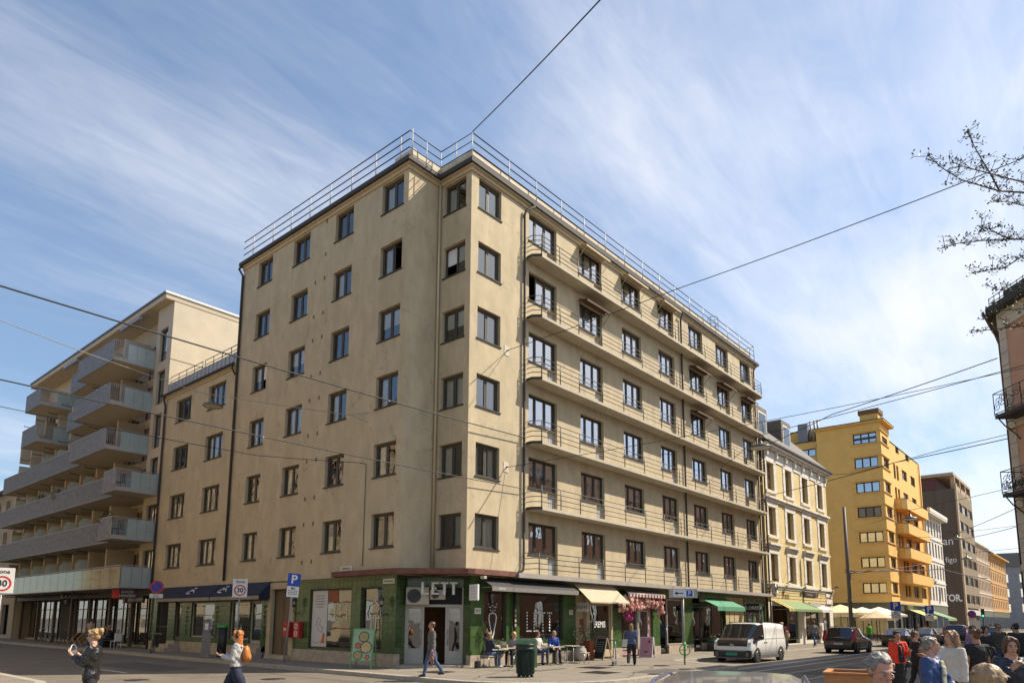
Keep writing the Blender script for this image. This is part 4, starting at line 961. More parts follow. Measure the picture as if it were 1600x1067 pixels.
# ------------------------------------------------------------------ ochre house across the side street
Q=thing('ochre_house','tall bright ochre apartment house with wraparound corner windows and bowed balconies','building',(80,0,0))
och=mat('ochre_render',(.79,.485,.145),.85,.08,.8,.12,60,grime=.12,streak=.15)
ochd=mat('ochre_side_render',(.72,.43,.13),.85,.06,.8,.12,60)
QU,QE=70.0,91.0
wr=[23.1-3.0*i for i in range(7)]
m=MB(); Lh=[(-3.05,z,-.45,z+1.25) for z in wr]; ML70=T(QU,0,0)@FL
wall_holes(m,-7.3,0,4.05,25.55,Lh,.25,ML70)
Rh=[(70.75,z,73.3,z+1.25) for z in wr]
for i,z in enumerate(wr):
    if i<1: Rh+=[(77.4,z-.0,79.2,z+.8),(83,z,85,z+.8)]; continue
    if i<5: Rh+=[(75.6,z-.6,76.7,z+1.3),(77.2,z-.6,78.3,z+1.3),(80.2,z,83,z+1.3),(85.3,z,88,z+1.3)]
    else: Rh+=[(77.3,z-.2,78.7,z+1.25),(79.0,z-.2,80.4,z+1.25),(82.1,z-.2,85.1,z+1.25),(86.9,z-.2,90.0,z+1.25)]
wall_holes(m,QU,QE,4.05,23.9,Rh,.25,FR)
m.poly([(70,0,23.9),(74.5,0,23.9),(74.5,0,25.55),(70,0,25.55)]); m.quad((QU,7.3,0),(76,7.3,0),(76,7.3,25.55),(QU,7.3,25.55)); m.quad((74.5,0,23.9),(74.5,8,23.9),(74.5,8,25.55),(74.5,0,25.55)); m.quad((QE,0,4),(QE,12,4),(QE,12,23.9),(QE,0,23.9))
wall_holes(m,-40,-7.3,4.05,24.6,[(-10.6,22.7,-7.8,23.7)]+[(-v-2.6,z,-v,z+1.25) for v in range(9,36,5) for z in wr[1:]],.25,T(QU+1.2,0,0)@FL)
m.quad((QU,7.3,4.05),(QU,7.3,24.6),(QU+1.2,7.3,24.6),(QU+1.2,7.3,4.05))
m.quad((QU+3,6,24.6),(QU+3,40,24.6),(QU+3,40,26.6),(QU+3,6,26.6)); m.quad((QU+3,6,24.6),(QU+3,6,26.6),(QU+9,6,26.6),(QU+9,6,24.6))
m.build('wall',och,Q)
dfr=mat('black_brown_frame',(.045,.03,.022),.5,.1)
for h in Lh: window(Q,ML70,h[0],h[1],2.6,1.25,(.333,.667),None,dfr,rnd.choice([None,'half','sides',None]),sill=False)
for h in Rh: window(Q,FR,h[0],h[1],h[2]-h[0],h[3]-h[1],(.5,) if h[2]-h[0]>1.5 else (),None,dfr,rnd.choice(['full','sides','blind']),sill=False)
window(Q,T(QU+1.2,0,0)@FL,-10.6,22.7,2.8,1.0,(.333,.667),None,dfr,None,sill=False)
bd=MB()
for z in wr:
    for zz in (z-.18,z+1.33):
        bd.M=ML70; bd.box(-3.4,-.10,zz,.12,-.001,zz+.10)
        bd.M=FR; bd.box(QU+.001,-.12,zz,73.8,-.001,zz+.10); bd.mark()
bd.build_each('window_ledge',ochd,Q)
bd=MB(); bd.box(QU-.35,-.5,25.55,75,7.6,25.7); bd.box(QU-.2,-.35,25.45,74.6,7.4,25.549); bd.build('eave',och,Q)
bd=MB(); bd.box(QU-.38,-.53,25.70,75,7.6,25.8); bd.mark(); bd.box(QU+2.9,5.9,26.6,QU+9,40,26.7); bd.mark(); bd.box(QU+1.1,7.31,24.6,QU+3,40,24.7); bd.mark(); bd.box(74.5,-.05,23.9,QE,.4,24.0); bd.mark(); bd.build_each('roof_edging',zinc,Q)
bd=MB(); bd.prism([(QU+.1,0.1),(QE,0.1),(QE,12),(QU+1.3,40),(QU+1.3,7.4),(QU+.1,7.4)],23.6,23.85); bd.mark(); bd.prism([(QU+.1,.1),(74.5,.1),(74.5,7.2),(QU+.1,7.2)],25.3,25.5); bd.mark(); bd.build_each('roof',bitumen,Q)
bd=MB(); bd.box(70.3,.2,25.8,72.3,2.2,26.7); cb=bd.build('chimney',och,Q); bd=MB(); bd.box(70.15,.05,26.7,72.45,2.35,27.25); bd.build('chimney_cap',mat('louvre_brown',(.17,.09,.035),.7,.2,6),cb)
bd=MB(); bd.box(72.2,9.0,24.7,73,10.2,27.4); bd.mark()
for v in (8.6,8.1,7.7): bd.tube([(72.3,v,24.7),(72.3,v,27.6)],.12,8); bd.mark()
bd.build_each('roof_flue',mat('grey_flue',(.22,.21,.21),.5,.15,metal=.5),Q)
for i in range(4):
    z=17.65-3.02*i+1.0-.15; bb=MB(); pl=[(74.9,-.002),(74.9,-.7),(75.6,-1.15),(88.3,-1.15),(88.3,-.002)]
    bb.prism(pl,z-3.0+.0,z-2.85); zz=z-3.0
    for a,b in zip(pl[:-1],pl[1:]):
        bb._bar((a[0],a[1],zz+.62),(b[0],b[1],zz+.62),.12,1.25)
    bo=bb.build('balcony',och,Q)
    e=MB(); 
    for a,b in zip(pl[:-1],pl[1:]): e._bar((a[0],a[1],zz+1.27),(b[0],b[1],zz+1.27),.15,.04)
    e.build('balcony_edging',zinc,bo)
d=MB(); d.tube([(QE-.2,-.15,23.8),(QE-.2,-.15,.2)],.1,8); d.build('downpipe',och,Q)
inq=MB(); inq.box(QU+2.0,1.5,4,QE-.2,1.6,23.5); inq.box(QU+1.9,1.5,4,QU+1.99,39,23.5); inq.build('interior',room,Q)
gq=MB(); gm=mat('grey_green_shopfront',(.12,.12,.085),.6,.15,1)
wall_holes(gq,-40,0,0,4.04,[(-v-3.6,.3,-v,3.0) for v in (.6,4.8,9,13.2)],.3,T(QU+.15,0,0)@FL); wall_holes(gq,QU+.15,QE,0,4.04,[(71+i*4.1,.3,74.4+i*4.1,2.9) for i in range(5)],.3,T(0,.15,0)); gq.build('shopfront',gm,Q)
gq=MB(); gq.box(QU-.25,-.45,3.85,QE,.1,4.04); gq.build('ledge',mat('pale_ledge',(.45,.40,.33),.8,.2,3),Q)
for i in range(5): shopwin(T(0,.15,0),71+i*4.1,.3,74.4+i*4.1,2.9,2,darkw,.12,parent=Q)
for v in (.6,4.8,9,13.2): shopwin(T(QU+.15,0,0)@FL,-v-3.6,.3,-v,3.0,2,darkw,.12,parent=Q)
gq=MB(); gq.box(QU+2.5,1.9,.02,QE-.2,2.0,4); gq.box(QU+2.4,2.0,.02,QU+2.49,30,4); gq.build('shop_interior',darkin,Q)
lime=mat('lime_canvas',(.40,.42,.18),.85,.1,3); mint=mat('mint_canvas',(.20,.32,.18),.85,.1,3)
awning('awning',lime,77.5,84,-.1,3.35,-2.0,2.5,.3,parent=Q); awning('awning',mint,84.2,90.5,-.1,3.5,-3.2,2.3,.3,parent=Q)
gq=MB(); gq.box(71.5,-.05,3.15,75.5,.14,3.75); gq.build('sign_board',mat('lime_sign',(.42,.45,.18),.5,.1),Q)
gq=MB(); gq.box(77.5,-.05,3.3,80.6,.14,3.9); sg_=gq.build('sign_board',wt,Q)
gq=MB(); gq.box(80.7,-.05,3.2,83,.14,3.95); gq.build('sign_board',mat('green_sign',(.02,.13,.03),.5,.1),Q)
# ------------------------------------------------------------------ houses further down the sunny side
def grid_house(name,label,cat,u0,u1,h,wm,rows,cols,wmt,band=None,v=0,depth=14,z0=4.2,frm=None,gh=4.0,cut=.55,hh=.62,roof=None,ov=.4,shop=None):
    t=thing(name,label,'building',((u0+u1)/2,v,0)); P=(h-z0)/rows; D=(u1-u0)/cols
    hs=[(u0+D*(i+.5)-D*cut/2,z0+P*(r+.5)-P*hh/2,u0+D*(i+.5)+D*cut/2,z0+P*(r+.5)+P*hh/2) for i in range(cols) for r in range(rows)]
    m=MB(); wall_holes(m,u0,u1,z0,h,hs,.3,T(0,v,0)); m.quad((u0,v,0),(u0,v,h),(u0,v+depth,h),(u0,v+depth,0)); m.quad((u1,v,0),(u1,v+depth,0),(u1,v+depth,h),(u1,v,h)); m.quad((u0,v,h-.02),(u1,v,h-.02),(u1,v+depth,h-.02),(u0,v+depth,h-.02)); m.build('wall',wm,t)
    fm_=frm or whitep
    for q in hs: window(t,T(0,v,0),q[0],q[1],q[2]-q[0],q[3]-q[1],(.5,),None,fm_,None,sill=False) if len(hs)<=100 else None
    if len(hs)>100:
        g=MB(); 
        for q in hs: g.quad((q[0],v+.15,q[1]),(q[2],v+.15,q[1]),(q[2],v+.15,q[3]),(q[0],v+.15,q[3]))
        tag(g.build('window',MATS['dark_pane'],t),kind='stuff')
    c=MB(); c.box(u0-.05,v-ov,h,u1+.05,v+.3,h+.25)
    for r in range(rows+1): c.box(u0,v-.10,z0+P*r-.12,u1,v-.002,z0+P*r+.06)
    c.build('cornice',band or wm,t)
    if roof: q=MB(); q.prism([(v-ov,h+.26),(v+4,h+roof),(v+8,h+roof),(v+depth,h+.26)],u0,u1,'x'); q.build('roof',MATS['dark_slate'],t)
    q=MB(); q.box(u0,v-.02,0,u1,v+.3,z0-.13); q.build('shopfront',shop or gm,t)
    q=MB(); n=max(2,int((u1-u0)/3.5))
    for i in range(n): a=u0+(u1-u0)*i/n; q.box(a+.35,v-.05,.4,a+(u1-u0)/n-.35,v-.021,2.9)
    q.build('shop_window',MATS['dark_pane'],t)
    return t
Wt=grid_house('white_house','white office house with tall narrow windows and a pale crown','office',91.6,105,17.0,mat('white_render',(.66,.62,.56),.8,.06),4,6,None,mat('white_render',(1,1,1)),frm=whitep,cut=.52,hh=.66,z0=4.3,ov=.9)
flat_text('HP·Dagr',.95,T(95.5,-.12,7.55),mat('black_lettering',(.02,.02,.02),.5,0),Wt,bold=.02)
q=MB(); q.box(91.5,-.95,17.25,105.1,-.6,17.75); q.build('crown_rail',wt,Wt)
brk=mat('brown_ribbed_concrete',(.115,.085,.062),.9,.18,1.2,.2,20,stretch=(1,3,.2))
BT=thing('brown_tower','tall brown ribbed office slab with white lettering on its blank end wall','office',(125,0,0))
U0=117.0; V0=-.6; hh_=24.2
m=MB(); m.quad((U0,V0,0),(U0,V0,hh_),(U0,26,hh_),(U0,26,0)); m.build('blank_wall',brk,BT)
tan=mat('tan_concrete',(.40,.30,.20),.85,.12,2)
m=MB(); m.box(U0-.05,V0-.25,0,U0+1.1,V0-.001,hh_+.9); m.build('corner_pier',tan,BT)
hs=[(118.5+5.7*i,4.9+3.15*r,123.4+5.7*i,6.5+3.15*r) for i in range(3) for r in range(6)]
m=MB(); wall_holes(m,118.1,135.6,4.2,hh_,hs,.4,T(0,V0,0)); m.build('wall',mat('brown_panel',(.22,.165,.105),.85,.15,2),BT)
for h in hs: window(BT,T(0,V0,0),h[0],h[1],h[2]-h[0],1.6,(.5,),None,tan,rnd.choice(['full','blind',None]),sill=False)
m=MB(); m.box(U0+.3,2,hh_+.001,135.6,24,hh_+2.3); m.build('penthouse',mat('red_brown_cladding',(.10,.03,.025),.6,.2,2),BT)
m=MB(); m.box(U0-.3,V0,hh_+2.31,135.6,26,hh_+2.8)
for x in (118.0,123.5,129.2,135.0): m.box(x-.3,V0,hh_+.01,x+.3,V0+.6,hh_+2.30)
m.box(118.1,V0,hh_+.02,135.6,V0+.3,hh_+.9); m.build('roof_frame',tan,BT)
m=MB(); m.tube([(120,7,hh_+2.8),(120,7,hh_+5)],.4,8); m.build('flue',MATS['grey_flue'],BT)
m=MB(); m.box(U0+.2,V0+.3,0,135.6,V0+1,4.19); m.build('shopfront',darkin,BT)
m=MB(); m.box(U0+1.2,V0-.2,3.0,135.6,V0+.29,3.9); m.build('shop_fascia',mat('pale_shop_fascia',(.5,.46,.4),.7,.15,2),BT)
MT=T(U0-.02,0,0)@FL
for txt,sz,v,z in (('an',1.9,1.0,15.3),('figo',1.3,.75,12.15),('TOR.',1.6,.45,5.75)):
    y=MB(); merge(y,text_mb(txt,sz,.02,.9 if txt!='TOR.' else .75,'RIGHT',.05 if txt=='TOR.' else 0),MT@T(-v-.35+1.2,-.01,z)); y.build('wall_lettering',whl,BT)
grid_house('tan_townhouse','pinkish tan old house with dense rows of arched white framed windows','building',136.2,158.5,17.0,mat('pink_tan_render',(.38,.27,.19),.85,.12,2),4,11,None,wt,frm=wt,roof=3,cut=.45,hh=.6)
grid_house('orange_townhouse','orange old house with a bracketed eave at the street bend','building',159,188,16.2,mat('orange_render',(.48,.28,.12),.85,.12,2),4,9,None,mat('pale_orange',(.6,.36,.14),.8,.1),frm=wt,roof=3,cut=.4,ov=.9)
gh=thing('grey_townhouse','grey old house closing the far end of the street','building',(215,-3,0))
m=MB(); hs=[(-v-1.6,z,-v,z+2.4) for v in range(-18,18,4) for z in (4.5,8.6,12.6)]
wall_holes(m,-22,30,0,17,hs,.3,T(215,0,0)@FL); m.build('wall',mat('grey_blue_render',(.32,.32,.33),.85,.15,1),gh)
for h in hs: window(gh,T(215,0,0)@FL,h[0],h[1],1.6,2.4,(.5,),None,wt,None,sill=False)
m=MB(); m.prism([(214.5,17),(218,21),(225,21),(225,17)],-30,22,'y'); m.build('roof',MATS['dark_slate'],gh)
# ------------------------------------------------------------------ opposite corner house with ornamented balconies (right edge)
RB=thing('salmon_corner_house','salmon coloured old corner house with wrought iron balconies','building',(18.8,-16.3,0))
sal=mat('salmon_render',(.62,.36,.235),.85,.1,1.5,.15,60,grime=.2); cst=mat('cream_corner_stone',(.62,.54,.43),.85,.12,2,.2,50)
c0=Vector((18.85,-16.35,0)); dirf=Vector((-.758,-.652,0)); FD=5.2; c1=c0+dirf*FD
HB=16.2
def faceM(p,d): return T(p.x,p.y,0)@RZ(math.atan2(d.y,d.x))
MF=faceM(c0,dirf) @ Matrix.Scale(-1,4,(0,1,0)) if False else None
# chamfered corner, outer face looks towards the junction: local x runs from the near end to the far corner
dx=-dirf; MFc=T(c1.x,c1.y,0)@RZ(math.atan2(dx.y,dx.x)+math.pi)@T(-FD,0,0)
m=MB(); hz=(1.2,4.9,8.6,12.3)
wall_holes(m,0,FD,0,HB,[(FD/2-.7,z,FD/2+.7,z+2.3) for z in hz],.3,MFc); m.build('corner_wall',sal,RB)
m=MB()
wall_holes(m,-100,-18.85,0,HB,[(-u-1.3,z,-u,z+2.2) for u in range(21,98,4) for z in hz],.3,T(0,-16.35,0)@RZ(math.pi)); 
m.quad((c1.x,c1.y,0),(c1.x,c1.y,HB),(c1.x,-70,HB),(c1.x,-70,0)); m.build('wall',sal,RB)
for z in hz[1:]: window(RB,MFc,FD/2-.7,z,1.4,2.3,(.5,),None,whitep,'sides',(.65,),sill=False)
for u in range(21,98,4):
    for z in hz: window(RB,T(0,-16.35,0)@RZ(math.pi),-u-1.3,z,1.3,2.2,(.5,),None,whitep,None,(.65,),sill=False)
m=MB(); m.M=MFc
for x in (0,FD-.45):
    for i in range(26): m.box(x,-.05,i*.62,x+.45,-.001,i*.62+.59)
m.box(0,-.12,10.6,FD,-.001,10.93); m.box(0,-.12,4.1,FD,-.001,4.4); m.box(0,-.10,15.4,FD,-.001,16.19)
for z in hz[1:]: m.box(FD/2-1.0,-.06,z-.1,FD/2-.71,-.001,z+2.6); m.box(FD/2+.71,-.06,z-.1,FD/2+1,-.001,z+2.6); m.box(FD/2-.70,-.06,z+2.301,FD/2+.70,-.001,z+2.6)
m.build('stone_trim',cst,RB)
m=MB(); ea=[(c1.x-.5,c1.y-60),(c1.x-.5,c1.y+.25),(c0.x-.35,c0.y+.45),(100,c0.y+.45),(100,c0.y-12)]
m.prism(ea,HB,HB+.3); m.build('eave',zinc,RB)
m=MB(); m.prism([(p[0]+(.7 if p[0]<50 else 0),p[1]-(.7 if p[1]>-30 else 0)) for p in ea],HB+.31,HB+1.2); m.build('roof',MATS['dark_slate'],RB)
m=MB(); p0=Vector((c1.x-.2,c1.y+.3,HB+.3)); p1=Vector((c0.x-.1,c0.y+.3,HB+.3)); n=14
for k in (.25,.5): m.tube([p0+Vector((0,0,k)),p1+Vector((0,0,k))],.02,5)
for i in range(n+1): q=p0.lerp(p1,i/n); m.tube([q,q+Vector((0,0,.55))],.015,4)
m.build('snow_guard',railm,RB)
m=MB(); m.tube([(c0.x-.45,c0.y+.55,HB+.1),(c0.x+.4,c0.y+.3,HB-.6),(c0.x+.6,c0.y+.1,HB-1.0),(c0.x+.6,c0.y+.1,0)],.06,8); m.build('downpipe',mat('copper_pipe',(.10,.06,.045),.5,.2),RB)
for zb,plants in ((11.1,False),(7.5,True)):
    b=MB(); b.M=MFc; y0,y1=-1.0,0; xa,xb=.55,FD-.45
    b.box(xa,y0,zb-.16,xb,-.002,zb); bo=b.build('balcony',mat('dark_balcony_slab',(.06,.055,.05),.8,.2,3),RB)
    i_=MB(); i_.M=MFc
    for zz in (zb+.06,zb+1.0): 
        i_.tube([(xa,-.02,zz),(xa,y0,zz),(xb,y0,zz),(xb,-.02,zz)],.022,5)
    for x,y in [(xa,y0),(xb,y0)]+[(xa+(xb-xa)*k/5,y0) for k in range(1,5)]: i_.tube([(x,y,zb),(x,y,zb+1.02)],.02,5)
    def scroll(cx,cz,r,fx,along='x',const=y0):
        pts=[]
        for k in range(26):
            t=k*.42; rr=r*(1-k/30); px_=cx+fx*rr*math.cos(t); pz=cz+rr*math.sin(t)
            pts.append((px_,const,pz) if along=='x' else (const,px_,pz))
        i_.tube(pts,.016,4)
    for k in range(5):
        x=xa+(xb-xa)*(k+.5)/5
        scroll(x-.2,zb+.35,.24,1); scroll(x+.2,zb+.68,.24,-1)
    for xx in (xa,xb): scroll(-.3,zb+.35,.22,1,'y',xx); scroll(-.68,zb+.66,.22,-1,'y',xx)
    for x in (xa+.1,xb-.1):
        i_.tube([(x,y0+.1,zb-.18),(x,y0+.35,zb-.5),(x,-.15,zb-.9),(x,-.02,zb-1.1)],.03,5); scrollp=[(x,-.35+.2*math.cos(k*.5),zb-.45+.2*math.sin(k*.5)) for k in range(12)]; i_.tube(scrollp,.018,4)
    i_.build('iron_railing',railm,bo)
    if not plants:
        d_=MB(); d_.M=MFc@T(xb-.02,-.55,zb+.5)@RY(math.pi/2); d_.lathe([(.02,.3),(.08,.1),(.26,.0),(.28,.03),(.1,.12),(.02,.31)],(0,0,0),16); d_.build('horn_speaker',wt,bo)
    else:
        d_=MB(); d_.M=MFc
        for k in range(420):
            x=xa+.1+rnd.random()*(xb-xa-.2); y=y0-.05+rnd.random()*.3; z=zb+.1+rnd.random()*.35; s=.04+rnd.random()*.04
            a=rnd.random()*6.28; d_.poly([(x,y,z),(x+s*math.cos(a),y+s*math.sin(a),z+s*.6),(x+s*.3,y+s*.3,z+s*1.4)])
        d_.build('planter_greenery',mat('dark_leaf',(.035,.06,.02),.6,.3,8),bo)
# ------------------------------------------------------------------ house across the shaded street (seen only in the window reflections)
OB=thing('ornate_cream_house','ornate cream old house on the far side of the shaded street mirrored in its windows','building',(-17.6,30,0))
m=MB(); hs=[(v,z,v+1.3,z+2.2) for v in range(5,70,4) for z in (4.7,8.6,12.4)]
Mo=T(-17.6,0,0)@RZ(math.pi/2)
wall_holes(m,3,75,0,17,hs+[(v,.5,v+2.6,3.2) for v in range(4,70,5)],.3,Mo); m.quad((-17.6,3,0),(-17.6,3,17),(-35,3,17),(-35,3,0)); m.build('wall',mat('cream_old_render',(.60,.50,.33),.85,.08,1),OB)
b=MB(); b.M=Mo
for h in hs:
    b.box(h[0]-.3,-.08,h[1]-.15,h[0]-.02,-.001,h[3]+.2); b.box(h[2]+.02,-.08,h[1]-.15,h[2]+.3,-.001,h[3]+.2); b.box(h[0]-.45,-.2,h[3]+.25,h[2]+.45,-.001,h[3]+.5)
b.build('window_surround',sal,OB)
b=MB(); b.M=Mo
for z in range(1,16): b.box(3,-.02,z*1.05,75,-.002,z*1.05+.06)
b.box(3,-.5,16.6,75,-.001,17.1); b.build('rustication',MATS['brown_groove'],OB)
b=MB(); b.M=Mo
for h in hs: b.quad((h[0],.2,h[1]),(h[2],.2,h[1]),(h[2],.2,h[3]),(h[0],.2,h[3]))
tag(b.build('window',MATS['dark_pane'],OB))
b=MB(); b.prism([(-17.2,17.11),(-22,21),(-31,21),(-35,17.11)],2.8,75,'y'); b.build('roof',MATS['dark_slate'],OB)
# ------------------------------------------------------------------ street furniture
ppm=mat('galvanised_post',(.30,.29,.28),.5,.2,8,metal=.4,grime=.3)
sgw=mat('sign_white',(.72,.72,.70),.5,.04); sgred=mat('sign_red',(.55,.02,.025),.5,.04); sgblue=mat('sign_blue',(.012,.06,.40),.5,.05); sgblk=mat('sign_black',(.015,.015,.015),.5,0); sgback=mat('sign_back',(.30,.30,.30),.5,.1,metal=.5)
CAM2=Vector((-19.6,-19.25,0))
def face_cam(x,y,off=0): d=CAM2-Vector((x,y,0)); return math.atan2(d.y,d.x)+math.pi/2+R_(off)
def disc(mb,r,y,cx=0,cz=0,n=28,r0=0):
    if r0: mb._add([(cx+rr*math.cos(2*math.pi*i/n),y,cz+rr*math.sin(2*math.pi*i/n)) for rr in (r0,r) for i in range(n)],[(i,(i+1)%n,n+(i+1)%n,n+i) for i in range(n)])
    else: mb.poly([(cx+r*math.cos(2*math.pi*i/n),y,cz+r*math.sin(2*math.pi*i/n)) for i in range(n)])
def sone30(x,y,z0,ztop,rz,label,group=None,w=.62):
    t=thing('speed_zone_sign',label,'road sign',(x,y,z0),rz,group); h=w*1.32; zc=ztop-z0-h/2
    p=MB(); p.tube([(0,.05,0),(0,.05,ztop-z0-.1)],.032,8); p.build('post',ppm,t,False)
    b=MB(); b.box(-w/2,-.0,zc-h/2,w/2,.02,zc+h/2); bp_=b.build('plate',[sgw],t,False); bevel(bp_,.008,1)
    r=MB(); disc(r,w*.40,-.004,0,zc-h*.12,32,w*.31); r.build('red_ring',sgred,t,False)
    merge_t=MB(); merge(merge_t,text_mb('30',w*.46,.003,.95,'CENTER',.008),T(0,-.005,zc-h*.12)); merge_t.build('lettering',sgblk,t,False)
    m=MB(); merge(m,text_mb('Sone',w*.30,.003,1,'CENTER',.002),T(0,-.005,zc+h*.35)); m.build('lettering',sgblk,t,False)
    return t
sone30(-3.85,10.35,0,3.58,face_cam(-3.8,10.4),'white Sone 30 speed zone sign on its post by the entrance with navy awnings')
sone30(-13.25,8.0,0,3.42,face_cam(-13.2,8),'white Sone 30 speed zone sign cut off by the left picture edge')
def nopark(x,y,z0,ztop,rz,label,r=.34):
    t=thing('no_parking_sign',label,'road sign',(x,y,z0),rz)
    p=MB(); p.tube([(0,.05,0),(0,.05,ztop-z0-.05)],.035,8); p.build('post',ppm,t,False)
    zc=ztop-z0-r
    b=MB(); disc(b,r*.78,-.002,0,zc); b._bar((-r*.5,-.006,zc+r*.5),(r*.5,-.006,zc-r*.5),.002,.02) ; b.build('blue_disc',sgblue,t,False)
    b=MB(); disc(b,r,-.004,0,zc,32,r*.78); b.M=T(0,-.005,zc)@RY(R_(45)); b.box(-r*.8,-.002,-r*.08,r*.8,.0,r*.08); b.build('red_ring',sgred,t,False)
    b=MB(); b.M=T(0,0,zc)@RX(R_(90)); b.lathe([(0,-.02),(r,-.02),(r,0.0)],(0,0,0),28); b.build('sign_back',sgback,t,False)
    b=MB(); b.box(-r*.95,0,zc-r*1.75,r*.95,.015,zc-r*1.08); b.build('plate',sgw,t,False)
    b=MB()
    for k in range(2):
        merge(b,text_mb(('8-17','(8-15)')[k],r*.36,.002),T(0,-.006,zc-r*1.26-k*r*.30))
    b.build('lettering',sgblk,t,False); return t
nopark(-3.6,19.7,0,3.82,face_cam(-3.6,19.7),'round no parking sign with a bicycle leaning on its post')
nopark(93.1,-4.6,0,3.4,face_cam(93,-4.6),'distant round no parking sign beside the brown office slab',.5)
def parksign(x,y,ztop,rz,label,w=.46,lean=0,plate=True,group=None,post=.028):
    t=thing('parking_sign',label,'road sign',(x,y,0),rz,group); t.rotation_euler=(0,lean,rz)
    p=MB(); p.tube([(0,.04,0),(0,.04,ztop-.05)],post,8); p.lathe([(.0,.04),(.09,.035),(.1,0)],(0,.04,0),10); p.build('post',ppm,t,False)
    b=MB(); b.box(-w/2,0,ztop-w*1.02,w/2,.018,ztop); b.build('blue_plate',sgblue,t,False)
    b=MB(); merge(b,text_mb('P',w*.95,.003,1,'CENTER',.012),T(0,-.005,ztop-w*.5)); b.build('lettering',sgw,t,False)
    if plate:
        b=MB(); b.box(-w*.47,0,ztop-w*1.9,w*.47,.016,ztop-w*1.05); b.build('white_plate',sgw,t,False)
        b=MB()
        b.box(-w*.16,-.004,ztop-w*1.27,w*.04,-.001,ztop-w*1.14); b.box(w*.05,-.004,ztop-w*1.27,w*.15,-.001,ztop-w*1.17)
        for k in range(3):
            for i in range(4): b.box(-w*.36+i*w*.19,-.004,ztop-w*(1.42+k*.14),-w*.36+i*w*.19+w*.15,-.001,ztop-w*(1.37+k*.14))
        b.build('lettering',sgblk,t,False)
    return t
parksign(-4.12,6.05,3.66,face_cam(-4.1,6),'leaning blue parking sign with a white plate beside the brown entrance door',.5,R_(4.2))
parksign(47.7,-5.0,3.55,face_cam(47.7,-5),'blue parking sign on a double post in front of the ochre house corner',.78)
parksign(61.0,-5.2,3.45,face_cam(61,-5.2),'smaller blue parking sign in front of the mint awning',.78)
# direction sign with green stand ring
t=thing('direction_sign','white arrow and blue P direction sign box on a grey post with a green ring','road sign',(7.8,-5.35,0),face_cam(7.8,-5.4,14))
p=MB(); p.tube([(0,.08,0),(0,.08,3.0)],.038,8); p.build('post',ppm,t,False)
b=MB(); b.box(-.60,-.06,2.80,.60,.06,3.18); bo=b.build('sign_box',mat('sign_box_grey',(.42,.38,.32),.6,.1,3),t,False)
b=MB(); b.box(-.44,-.068,2.85,.44,-.061,3.14); b.build('face',sgw,t,False)
b=MB(); b.box(.12,-.073,2.87,.38,-.069,3.12); b.build('blue_plate',sgblue,t,False); b=MB(); merge(b,text_mb('P',.24,.003,1,'CENTER',.004),T(.25,-.076,2.995)); b.build('lettering',sgw,t,False)
b=MB(); b.box(-.28,-.073,2.975,-.02,-.069,3.015); b.poly([(-.40,-.072,2.995),(-.26,-.072,2.91),(-.26,-.072,3.08)]); b.build('arrow',sgblk,t,False)
b=MB(); b.tube([(.22*math.cos(k*math.pi/10),.02,.62+.22*math.sin(k*math.pi/10)) for k in range(21)],.022,6,False); b.tube([(-.22,.02,.62),(.22,.02,.62)],.016,6); b.tube([(0,.04,.3),(0,.04,.95)],.045,8); b.build('stand_ring',mat('bright_green_paint',(.05,.30,.05),.45,.08),t,False)
# grey parking cabinet, bin behind it
t=thing('parking_meter','grey steel parking meter column at the kerb in front of the navy awning shop','parking meter',(-3.75,13.4,0),face_cam(-3.7,13.4))
mtm=mat('meter_grey',(.20,.18,.16),.5,.12,4,metal=.2)
b=MB(); b.box(-.2,-.14,0,.2,.14,1.15); bevel(b.build('base',mtm,t,False),.02); b=MB(); b.prism([(-.12,1.151),(-.12,1.72),(.1,1.78),(.14,1.151)],-.18,.12,'x'); bevel(b.build('head',mtm,t,False),.02)
b=MB(); b.box(-.10,-.135,1.3,.05,-.121,1.6); b.build('display',sgw,t,False)
t=thing('green_lidded_bin','small dark litter bin with a green lid just behind the grey parking meter','bin',(-3.0,13.35,0)); b=MB(); b.lathe([(0,0),(.2,0),(.24,1.4),(0,1.4)],(0,0,0),14); b.build('drum',mat('black_plastic',(.02,.02,.02),.5,.1),t,False); b=MB(); b.lathe([(.26,1.4),(.25,1.5),(0,1.54)],(0,0,0),14); b.build('lid',MATS['bright_green_paint'],t,False)
# red post boxes
rpm=mat('post_box_red',(.42,.022,.018),.45,.12,4); 
t=thing('post_box','bright red post box with a small white label on the entrance frame','post box',(UA-.12,9.2,1.0),-math.pi/2)
b=MB(); b.prism([(-.19,0),(.19,0),(.19,.62),(.12,.70),(-.12,.70),(-.19,.62)],-.26,.03,'y'); bevel(b.build('box',rpm,t,False),.015); b=MB(); b.box(-.1,-.267,.30,.1,-.261,.42); b.build('label',mat('cream_label',(.65,.5,.3),.6,0),t,False); b=MB(); b.box(-.13,-.268,.50,.13,-.261,.53); b.build('slot',sgblk,t,False)
t=thing('letter_box','darker red letter box with white round emblems, on the green tiles','post box',(UA-.03,8.55,.98),-math.pi/2)
b=MB(); b.box(-.24,-.20,0,.24,.0,.72); bevel(b.build('box',rpm,t,False),.015); b=MB()
for z in (.2,.52): disc(b,.13,-.204,0,z,16,.09); b._bar((-.08,-.204,z-.06),(.08,-.204,z+.06),.004,.02)
b.build('emblem',sgw,t,False)
